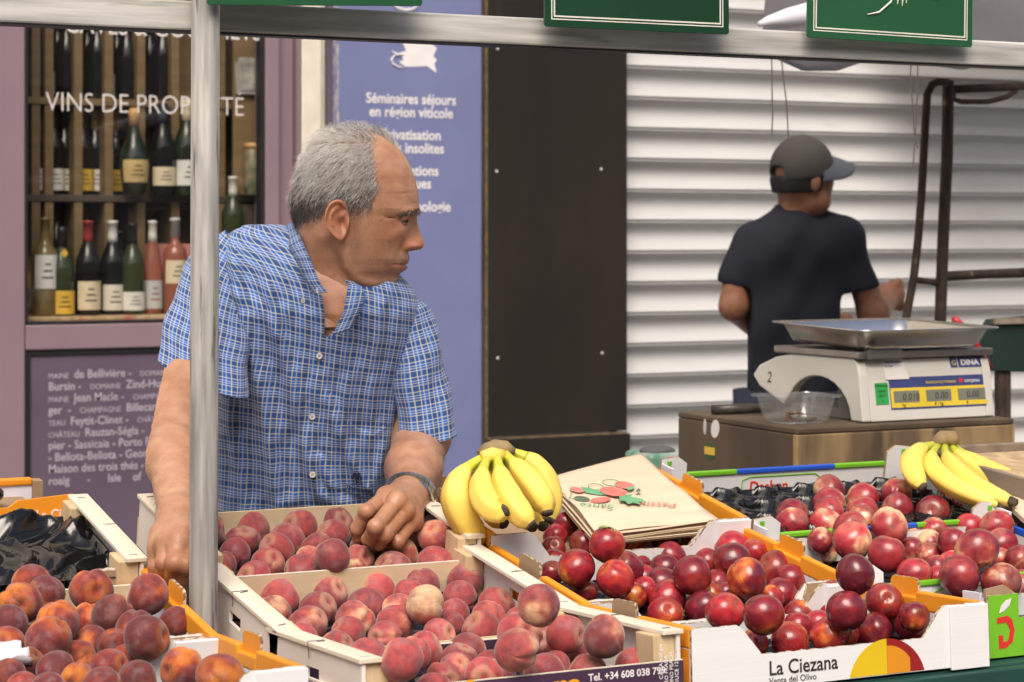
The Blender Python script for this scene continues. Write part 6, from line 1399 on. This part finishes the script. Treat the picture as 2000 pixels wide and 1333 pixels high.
# --- shirt
def plaid(name):
    m = bpy.data.materials.new(name); m.use_nodes = True; nt = m.node_tree; N = nt.nodes; L = nt.links; b = N["Principled BSDF"]
    b.inputs["Roughness"].default_value = .8; b.inputs["Sheen Weight"].default_value = .15
    uv = N.new("ShaderNodeUVMap"); uv.uv_map = "cloth"; sp = N.new("ShaderNodeSeparateXYZ"); L.new(uv.outputs[0], sp.inputs[0])
    def mth(op, a, c=None, e=None):
        n = N.new("ShaderNodeMath"); n.operation = op
        for i, q in enumerate((a, c, e)):
            if q is None: continue
            if isinstance(q, (int, float)): n.inputs[i].default_value = q
            else: L.new(q, n.inputs[i])
        return n.outputs[0]
    def lines(src, per, specs):
        f = mth('FRACT', mth('DIVIDE', src, per)); out = []
        for c, w in specs:
            d = mth('ABSOLUTE', mth('SUBTRACT', f, c)); n = N.new("ShaderNodeMapRange"); n.inputs[1].default_value = w + .025; n.inputs[2].default_value = w - .025; L.new(d, n.inputs[0]); out.append(n.outputs[0])
        r = out[0]
        for q in out[1:]: r = mth('MAXIMUM', r, q)
        return r
    def mixc(f, a, c):
        n = N.new("ShaderNodeMixRGB")
        for i, q in ((0, f), (1, a), (2, c)):
            if isinstance(q, tuple): n.inputs[i].default_value = (*q, 1)
            elif isinstance(q, (int, float)): n.inputs[i].default_value = q
            else: L.new(q, n.inputs[i])
        return n.outputs[0]
    U, V = sp.outputs[0], sp.outputs[1]; PER = .0265
    c = (.008, .105, .42)
    c = mixc(mth('MULTIPLY', lines(U, PER, [(.25, .13)]), .55), c, (.010, .045, .17)); c = mixc(mth('MULTIPLY', lines(V, PER * .9, [(.27, .14)]), .55), c, (.010, .05, .19))
    c = mixc(mth('MULTIPLY', lines(U, PER, [(.72, .055)]), .40), c, (.54, .60, .70)); c = mixc(mth('MULTIPLY', lines(V, PER * .9, [(.66, .030), (.82, .030)]), .48), c, (.66, .70, .78))
    c = mixc(mth('MULTIPLY', lines(U, PER, [(.06, .038), (.46, .034)]), .58), c, (.64, .60, .30)); c = mixc(mth('MULTIPLY', lines(V, PER * .9, [(.06, .036), (.48, .030)]), .55), c, (.66, .62, .38))
    L.new(c, b.inputs["Base Color"])
    n = N.new("ShaderNodeTexNoise"); n.inputs["Scale"].default_value = 900; mp = N.new("ShaderNodeMapping"); L.new(uv.outputs[0], mp.inputs[0]); L.new(mp.outputs[0], n.inputs["Vector"])
    bp = N.new("ShaderNodeBump"); bp.inputs["Strength"].default_value = .2; bp.inputs["Distance"].default_value = .0006; L.new(n.outputs[0], bp.inputs["Height"]); L.new(bp.outputs[0], b.inputs["Normal"])
    return m
M_plaid = plaid("blue_plaid_cotton")
def cloth(name, V, UV, parent, keep=None, sol=.0012):
    nr, na = V.shape[:2]; F_ = []; 
    for j in range(nr - 1):
        for i in range(na - 1):
            if keep is None or keep[j, i]: F_.append((j * na + i, j * na + i + 1, (j + 1) * na + i + 1, (j + 1) * na + i))
    me = bpy.data.meshes.new(name); me.from_pydata(V.reshape(-1, 3).tolist(), [], F_); me.materials.append(M_plaid)
    ul = me.uv_layers.new(name="cloth"); li = np.empty(len(me.loops), int); me.loops.foreach_get("vertex_index", li); ul.data.foreach_set("uv", UV.reshape(-1, 2)[li].astype(np.float32).ravel())
    me.polygons.foreach_set("use_smooth", [True] * len(F_)); me.update()
    o = bpy.data.objects.new(name, me); link(o, parent)
    if sol: md = o.modifiers.new("thickness", 'SOLIDIFY'); md.thickness = sol; md.offset = 0
    return o
SV = trunk(0, True)
du = np.linalg.norm(np.diff(SV, axis=1), axis=-1); Ug = np.concatenate([np.zeros((nr_, 1)), np.cumsum(du, 1)], 1); ic = int(np.argmin(np.abs(ph))); Ug -= Ug[:, ic:ic + 1]
ker = np.ones(41) / 41
for i in range(na_): Ug[:, i] = np.convolve(np.pad(Ug[:, i], 20, 'edge'), ker, 'valid')
Vg = (EYE + (460 - PYg) / 4200 * dc[:, None]) + .0
# the cloth hangs from the raised shoulder: weft lines tilt and sag towards the placket
sag = .30 * (PXg - 610) / 4200 * 3.6 * np.clip((1000 - PYg) / 500, 0, 1); Vg = Vg + sag; 
fz = fold_disp(PXg, PYg, np.ones_like(PXg)); Ug = Ug + fz * .15; Vg = Vg + fz * .10
VEE = [(632, 556), (640, 576), (646, 640), (650, 656), (668, 636), (686, 610), (695, 580), (698, 545), (700, 430), (560, 425), (575, 440), (606, 505)]
mid = lambda A: (A[:-1, :-1] + A[1:, 1:]) / 2
keep = ~(in_poly(mid(PXg), mid(PYg), VEE) & (np.cos((ph[:-1] + ph[1:]) / 2)[None] > 0)); keep[:2] = False
shirt = cloth("shirt", SV, np.stack([Ug, Vg], -1), body, keep)
def front_at(px, py, lift=0.):
    j = int(np.argmin(np.abs(yr - py))); fr_i = np.where(np.cos(ph) > 0)[0]; i = fr_i[int(np.argmin(np.abs(PXg[j, fr_i] - px)))]
    return Vector(SV[j, i]) + Vector((0, -lift, 0))
def sleeve(name, axis, rad, tilt, seed, wob=.004, dr=.85, uvoff=(0, 0)):
    n1, n2 = 70, 110; ts = np.linspace(0, 1, n1); A_ = np.array([list(J(*a)) for a in axis]); tk = np.linspace(0, 1, len(axis))
    V = np.empty((n1, n2, 3)); UVs = np.empty((n1, n2, 2)); an = np.linspace(-np.pi, np.pi, n2); rgs = np.random.RandomState(seed); p3 = rgs.rand(6) * 6
    cum = 0; prev = None
    for k, t in enumerate(ts):
        c = np.array([np.interp(t, tk, A_[:, q]) for q in range(3)]); r = np.interp(t, tk, rad); ti = np.interp(t, tk, tilt)
        if prev is not None: cum += np.linalg.norm(c - prev)
        prev = c
        w = 1 + (wob / r) * t * (np.sin(3 * an + p3[0] + 2 * t) + .7 * np.sin(5 * an + p3[1] - 3 * t) + .5 * np.sin(9 * an + p3[2] + 5 * t))
        w = w + (.0035 / r) * np.sin(16 * t + 2.5 * np.sin(an + p3[3])) * np.sin(math.pi * t)
        x = r * np.sin(an) * w; y = -r * dr * np.cos(an) * w
        V[k, :, 0] = c[0] + x * math.cos(ti); V[k, :, 2] = c[2] - x * math.sin(ti) - .25 * r * np.cos(an) * t * .5; V[k, :, 1] = c[1] + y
        UVs[k, :, 0] = an * r + uvoff[0]; UVs[k, :, 1] = -cum + uvoff[1] - x * math.sin(ti) * .3
    return cloth(name, V, UVs, shirt)
sleeve("sleeve", [(462, 478, 3.58), (436, 530, 3.55), (415, 600, 3.51), (405, 670, 3.47), (401, 738, 3.43)], [.030, .058, .068, .072, .0735], [.9, .65, .50, .44, .40], 3)
sleeve("sleeve", [(766, 574, 3.61), (794, 622, 3.585), (812, 700, 3.57), (824, 780, 3.56), (834, 860, 3.55)], [.020, .043, .0445, .0455, .0465], [-.6, -.45, -.30, -.22, -.17], 5, wob=.003, uvoff=(.011, .007))
# sleeve hems, collar, buttons
def strip(name, inner, outer, n=40, th_=.0022, bulge=.004):
    A_ = np.array([list(J(*p)) for p in inner]); B_ = np.array([list(J(*p)) for p in outer]); tk = np.linspace(0, 1, len(inner)); V = np.empty((n, 12, 3)); UVs = np.empty((n, 12, 2)); cum = 0; pv = None
    for k, t in enumerate(np.linspace(0, 1, n)):
        a = np.array([np.interp(t, tk, A_[:, q]) for q in range(3)]); b_ = np.array([np.interp(t, tk, B_[:, q]) for q in range(3)])
        if pv is not None: cum += np.linalg.norm(a - pv)
        pv = a
        for i in range(12):
            u = i / 11; p = a * (1 - u) + b_ * u; p[1] -= bulge * math.sin(math.pi * u); V[k, i] = p; UVs[k, i] = (u * np.linalg.norm(b_ - a) + .004, cum)
    return cloth(name, V, UVs, shirt, sol=th_)
strip("collar", [(640, 440, 3.62), (575, 431, 3.565), (588, 468, 3.50), (605, 505, 3.468), (624, 552, 3.445), (640, 571, 3.438)], [(600, 446, 3.66), (556, 442, 3.60), (564, 482, 3.525), (579, 505, 3.495), (600, 552, 3.468), (614, 574, 3.456)])
strip("collar", [(674, 548, 3.475), (680, 556, 3.465), (676, 580, 3.455), (671, 608, 3.447), (650, 656, 3.446)], [(690, 552, 3.485), (704, 560, 3.478), (714, 580, 3.468), (709, 600, 3.462), (682, 644, 3.452)])
M_but = mat("pale_button", (.62, .58, .54), rough=.3)
def button(p, r=.0052):
    o = MB(); o.lathe([(r * .3, -.0004), (r * .92, -.0004), (r, .0006), (r, .0016), (r * .82, .0022), (r * .62, .0016), (r * .1, .0016)], 20)
    for q in range(4): o.lathe([(.0006, .0017), (.0006, .0020)], 6, 1, at=(.0013 * math.cos(q * 1.57 + .78), .0013 * math.sin(q * 1.57 + .78), 0))
    o.build("button", [M_but, M_gask], shirt, smooth=False, loc=p, rot=(R(90), 0, 0))
for px, py in ((636, 688), (625, 802), (624, 909), (616, 996)): button(front_at(px, py, .0012))
button(J(623, 568, 3.447)); button(front_at(603, 583, .001), .0036)
# embroidered tree and word
M_emb = mat("navy_embroidery", (.012, .014, .045), rough=.9)
eb = MB()
tc_ = front_at(707, 922, .010)
for (dx, dz_, r_) in ((0, 10, 4.5), (-6, 9, 4), (6, 9, 4), (-4, 14, 3.6), (4, 14, 3.6), (-9, 5, 3), (9, 5, 3)):
    eb.prism(circ(tc_.x + dx * .00082, tc_.z + dz_ * .00082, r_ * .0008, r_ * .00062, 10), .0006, XZ(tc_.y - .0004))
eb.prism([(tc_.x - .0012, tc_.z - .006), (tc_.x + .0012, tc_.z - .006), (tc_.x + .0009, tc_.z + .008), (tc_.x - .0009, tc_.z + .008)], .0006, XZ(tc_.y - .0008))
eb.prism([(tc_.x - .011, tc_.z - .007), (tc_.x + .011, tc_.z - .006), (tc_.x + .009, tc_.z - .0045), (tc_.x - .009, tc_.z - .0055)], .0006, XZ(tc_.y - .0006))
eb.build("embroidered_emblem", M_emb, shirt)
lettering("Timberland", .0085, M_emb, shirt, front_at(707, 938, .010) + Vector((-.018, 0, .002)), (R(90), R(14), 0), bold=.0003, depth=.0004)
# watch
wa = MB(); wc = J(800, 968, 3.375); axd = (J(784, 1004, 3.335) - J(812, 925, 3.425)).normalized(); s1_ = Vector((1, 0, 0)); s1_ = (s1_ - axd * s1_.dot(axd)).normalized(); s2_ = axd.cross(s1_)
for row, off_ in enumerate((-.0070, 0, .0070)):
    for k in range(30):
        a = 2 * math.pi * k / 30; r1, r2 = .0400, .0365; p = wc + axd * off_ + s1_ * (r1 * math.cos(a)) + s2_ * (r2 * math.sin(a))
        n_ = (s1_ * math.cos(a) + s2_ * math.sin(a)).normalized(); t_ = axd.cross(n_); Mx = Matrix((t_, axd, n_)).transposed().to_4x4(); Mx.translation = p
        wa.box((-.0038, -.0033, -.001), (.0038, .0033, .0018), 0 if row != 1 else 1, Mx)
M_wst = mat("watch_steel", (.55, .54, .52), rough=.28, metal=1.); M_wgd = mat("watch_gold", (.55, .40, .18), rough=.28, metal=1.)
wt = thing("wristwatch", "steel and gold link wristwatch on the man's wrist", "watch", root, (0, 0, -PSI))
wa.build("link_band", [M_wst, M_wgd], wt)["kind"] = "stuff"
n_ = (s1_ * .93 + s2_ * .37 * (1 if s2_.z < 0 else -1)).normalized(); t_ = axd.cross(n_); Mx = Matrix((t_, axd, n_)).transposed().to_4x4(); Mx.translation = wc + n_ * .0395
o = MB().lathe([(.013, -.003), (.0155, -.002), (.0155, .003), (.0135, .005), (.0125, .0045)], 28).build("bezel", M_wgd, wt, smooth=True); o.matrix_local = Mx
o = MB().lathe([(.0125, .0035), (.0124, .0042)], 24).build("dial", mat("watch_dial", (.5, .46, .4), rough=.2), wt); o.matrix_local = Mx
# trousers and shoes (behind the stall)
M_tr = mat("dark_blue_trousers", (.02, .025, .045), rough=.85)
tr_ = MB()
for s in (-1, 1):
    rings = []
    for z, x, y, r in ((.98, .075, .02, .115), (.85, .085, .03, .105), (.62, .095, .03, .085), (.45, .10, .03, .07), (.25, .10, .06, .062), (.07, .10, .08, .06)):
        rings.append([(s * x - .02 + r * math.cos(a), y + r * 1.05 * math.sin(a), z) for a in np.linspace(0, 2 * math.pi, 24, endpoint=False)])
    tr_.loft(rings)
tr_.build("trousers", M_tr, body, smooth=True)["kind"] = "stuff"
for s in (-1, 1):
    MB().ball((s * .10 - .02, .02, .042), .05, 16, sc=(1, 2.4, .82)).build("shoe", mat("black_shoe", (.02, .018, .016), rough=.4), body, smooth=True)

# ---------------------------------------------------------------- the second man, at the shutter
r2, U2, W2 = frame_root(1560, 6.5); K = mk(U2, W2); BD = 6.5
def kz(px, py, dd=0.): return K(px, py, BD + dd)
shp = [((1472, 468, 0), (1646, 460, 0), .046, .046, .06), ((1520, 500, 0), (1522, 620, .03), .112, .105, .06), ((1606, 495, 0), (1588, 620, .03), .112, .105, .06), ((1520, 620, .03), (1512, 800, .06), .112, .125, .06), ((1572, 620, .03), (1560, 800, .06), .112, .125, .06), ((1558, 402, 0), (1560, 460, 0), .060, .085, .09)]
def fld(P, lst):
    d = None
    for a, b, ra, rb, k in lst:
        q = rcone(P, kz(*a), kz(*b), ra, rb); d = q if d is None else smin(d, q, k)
    return d
slv = [((1462, 474, 0), (1436, 548, .0), .052, .054, .05), ((1652, 468, 0), (1678, 558, .02), .052, .058, .05)]
def shirt_f(P):
    d = smin(fld(P, shp), fld(P, slv[:1]), .03); d = smin(d, fld(P, slv[1:]), .03)
    # squash front to back
    return d + .007 * np.sin(P[..., 0] * 34 + P[..., 2] * 14 + 3 * np.sin(P[..., 2] * 9 + P[..., 0] * 6)) * np.clip((1.50 - P[..., 2]) * 2, 0, 1) + .005 * np.sin(P[..., 0] * 21 - P[..., 2] * 30 + 2 * np.sin(P[..., 0] * 13))
def sq(fn):
    return lambda P: fn(P * np.array([1, 1.28, 1], np.float32) ) * .85
lo = np.array(kz(1380, 1000)) - np.array([0, .2, 0]); hi = np.array(kz(1740, 390)) + np.array([0, .25, 0])
def shirt_cut(P):
    d = sq(shirt_f)(P)
    # sleeve hems and neck opening
    for c, ax in (((1430, 558, 0), (-.25, 0, -1)), ((1680, 568, .02), (.18, 0, -1))):
        c = np.array(kz(*c), np.float32); ax = np.array(ax, np.float32); ax /= np.linalg.norm(ax)
        near = np.abs(P[..., 0] - c[0]) < .085
        d = np.where(near & (np.abs(P[..., 0] - np.float32(kz(1553, 600)[0])) > .135), np.maximum(d, (P - c) @ ax), d)
    return np.maximum(d, P[..., 2] - np.float32(kz(1555, 398)[2]))
v5, f5 = surface(shirt_cut, np.minimum(lo, hi), np.maximum(lo, hi), .009)
sk = [((1568, 338, -.02), (1566, 352, -.015), .084, .080, .03), ((1586, 372, -.03), (1594, 392, -.045), .056, .045, .04), ((1562, 380, .0), (1556, 420, .0), .057, .062, .03),
      ((1436, 545, 0), (1434, 598, -.0), .038, .043, .02), ((1433, 598, 0), (1475, 640, .22), .043, .034, .02),
      ((1680, 540, .02), (1706, 612, .04), .040, .047, .02), ((1706, 612, .04), (1732, 580, .20), .048, .038, .02), ((1732, 580, .20), (1750, 574, .24), .036, .046, .02), ((1652, 628, .30), (1672, 648, .36), .028, .03, .01)]
fg = [((1750, 560, .23), (1768, 566, .23), .017, .014, .006), ((1752, 572, .22), (1772, 578, .22), .017, .014, .006), ((1750, 585, .22), (1768, 591, .22), .016, .013, .006), ((1744, 595, .22), (1760, 602, .22), .015, .012, .006), ((1738, 562, .20), (1754, 550, .20), .016, .013, .006)]
def skin2(P):
    d = fld(P, sk[:3]); e = fld(P, sk[3:5]); g = smin(fld(P, sk[5:8]), fld(P, fg), .012)
    d = smin(d, np.linalg.norm((P - np.array(kz(1614, 352, -.05), np.float32)) * np.array([1, 1, .7], np.float32), axis=-1) - .020, .02)
    ea = ell(P, kz(1592, 354, -.105), (.018, .012, .034)); d = smin(d, ea, .008)
    return np.minimum(np.minimum(d, e), np.minimum(g, fld(P, sk[8:])))
lo = np.array(kz(1395, 670)) - np.array([0, .25, 0]); hi = np.array(kz(1790, 270)) + np.array([0, .5, 0])
v6, f6 = surface(skin2, np.minimum(lo, hi), np.maximum(lo, hi), .008)
hz_ = np.array([kz(1575, q)[2] for q in (380, 360)])
M_sk2 = skin_mat("brown_skin", (.27, .125, .07), .5)
man2 = bpy.data.objects.new("person", np_mesh("person", [(v6, f6, 0, None)], [M_sk2])); link(man2); man2.location = r2; man2.rotation_euler = (0, 0, -PSI)
tag(man2, "man in a dark cap and navy T-shirt with his back turned, by the shutter", "person")
M_navyc = mat("navy_jersey", (.010, .012, .022), (.008, .010, .018), sc=6, rough=.85)
o = bpy.data.objects.new("shirt", np_mesh("shirt", [(v5, f5, 0, None)], [M_navyc])); link(o, man2)
M_cap = mat("charcoal_cap_cloth", (.052, .048, .044), (.044, .041, .038), sc=12, rough=.85); M_brim = mat("blue_grey_brim_cloth", (.075, .085, .11), rough=.8)
def cap_f(P):
    d = ell(P, kz(1566, 330, -.015), (.097, .112, .102)); d = np.maximum(d, -(P[..., 2] - np.float32(kz(1572, 352)[2]) + .14 * (P[..., 0] - np.float32(kz(1572, 350)[0])) * -1))
    return np.maximum(d, -ell(P, kz(1516, 338, -.06), (.030, .05, .020)))
v7, f7 = surface(cap_f, np.array(kz(1480, 380)) - np.array([0, .2, 0]), np.array(kz(1680, 250)) + np.array([0, .2, 0]), .006)
cap = bpy.data.objects.new("cap", np_mesh("cap", [(v7, f7, 0, None)], [M_cap])); link(cap, man2)
bp0 = kz(1602, 322, -.01)
MB().grid(22, 12, lambda u, v: (bp0.x - .004 + v * .104 * max(0, 1 - abs((u - .5) * 2) ** 3) ** .5, bp0.y - .095 + .17 * u, bp0.z + .004 + .060 * (u - .35) * (1 if u > .35 else 1.1) + .016 * (1 - ((u - .5) * 2) ** 2) - .030 * v - .004 * v * v)).build("brim", M_brim, cap, smooth=True, sol=.006)
MB().ball(kz(1566, 266, -.015), .010, 10, sc=(1, 1, .5)).build("cap_button", M_cap, cap, smooth=True)
vh, fh_ = surface(lambda P: np.maximum(np.maximum(ell(P, kz(1563, 345, -.012), (.092, .104, .120)), P[..., 2] - np.float32(kz(1570, 345)[2])), np.maximum(-(P[..., 2] - np.float32(kz(1570, 378)[2])), P[..., 0] - np.float32(kz(1600, 300)[0]) )), np.array(kz(1490, 395)) - np.array([0, .2, 0]), np.array(kz(1620, 320)) + np.array([0, .2, 0]), .006)
o = bpy.data.objects.new("hair", np_mesh("hair", [(vh, fh_, 0, None)], [mat("black_hair", (.012, .010, .009), rough=.5)])); link(o, man2)
tr_ = MB()
for s in (-1, 1): tr_.loft([[(s * x + r * math.cos(a), y + r * 1.05 * math.sin(a), z) for a in np.linspace(0, 2 * math.pi, 20, endpoint=False)] for z, x, y, r in ((.98, .075, .05, .12), (.62, .095, .05, .09), (.25, .10, .06, .07), (.07, .10, .06, .065))])
tr_.build("trousers", M_tr, man2, smooth=True)["kind"] = "stuff"
for s in (-1, 1): MB().ball((s * .10, .12, .042), .05, 16, sc=(1, 2.4, .82)).build("shoe", mat("black_shoe", (.02, .018, .016)), man2, smooth=True)
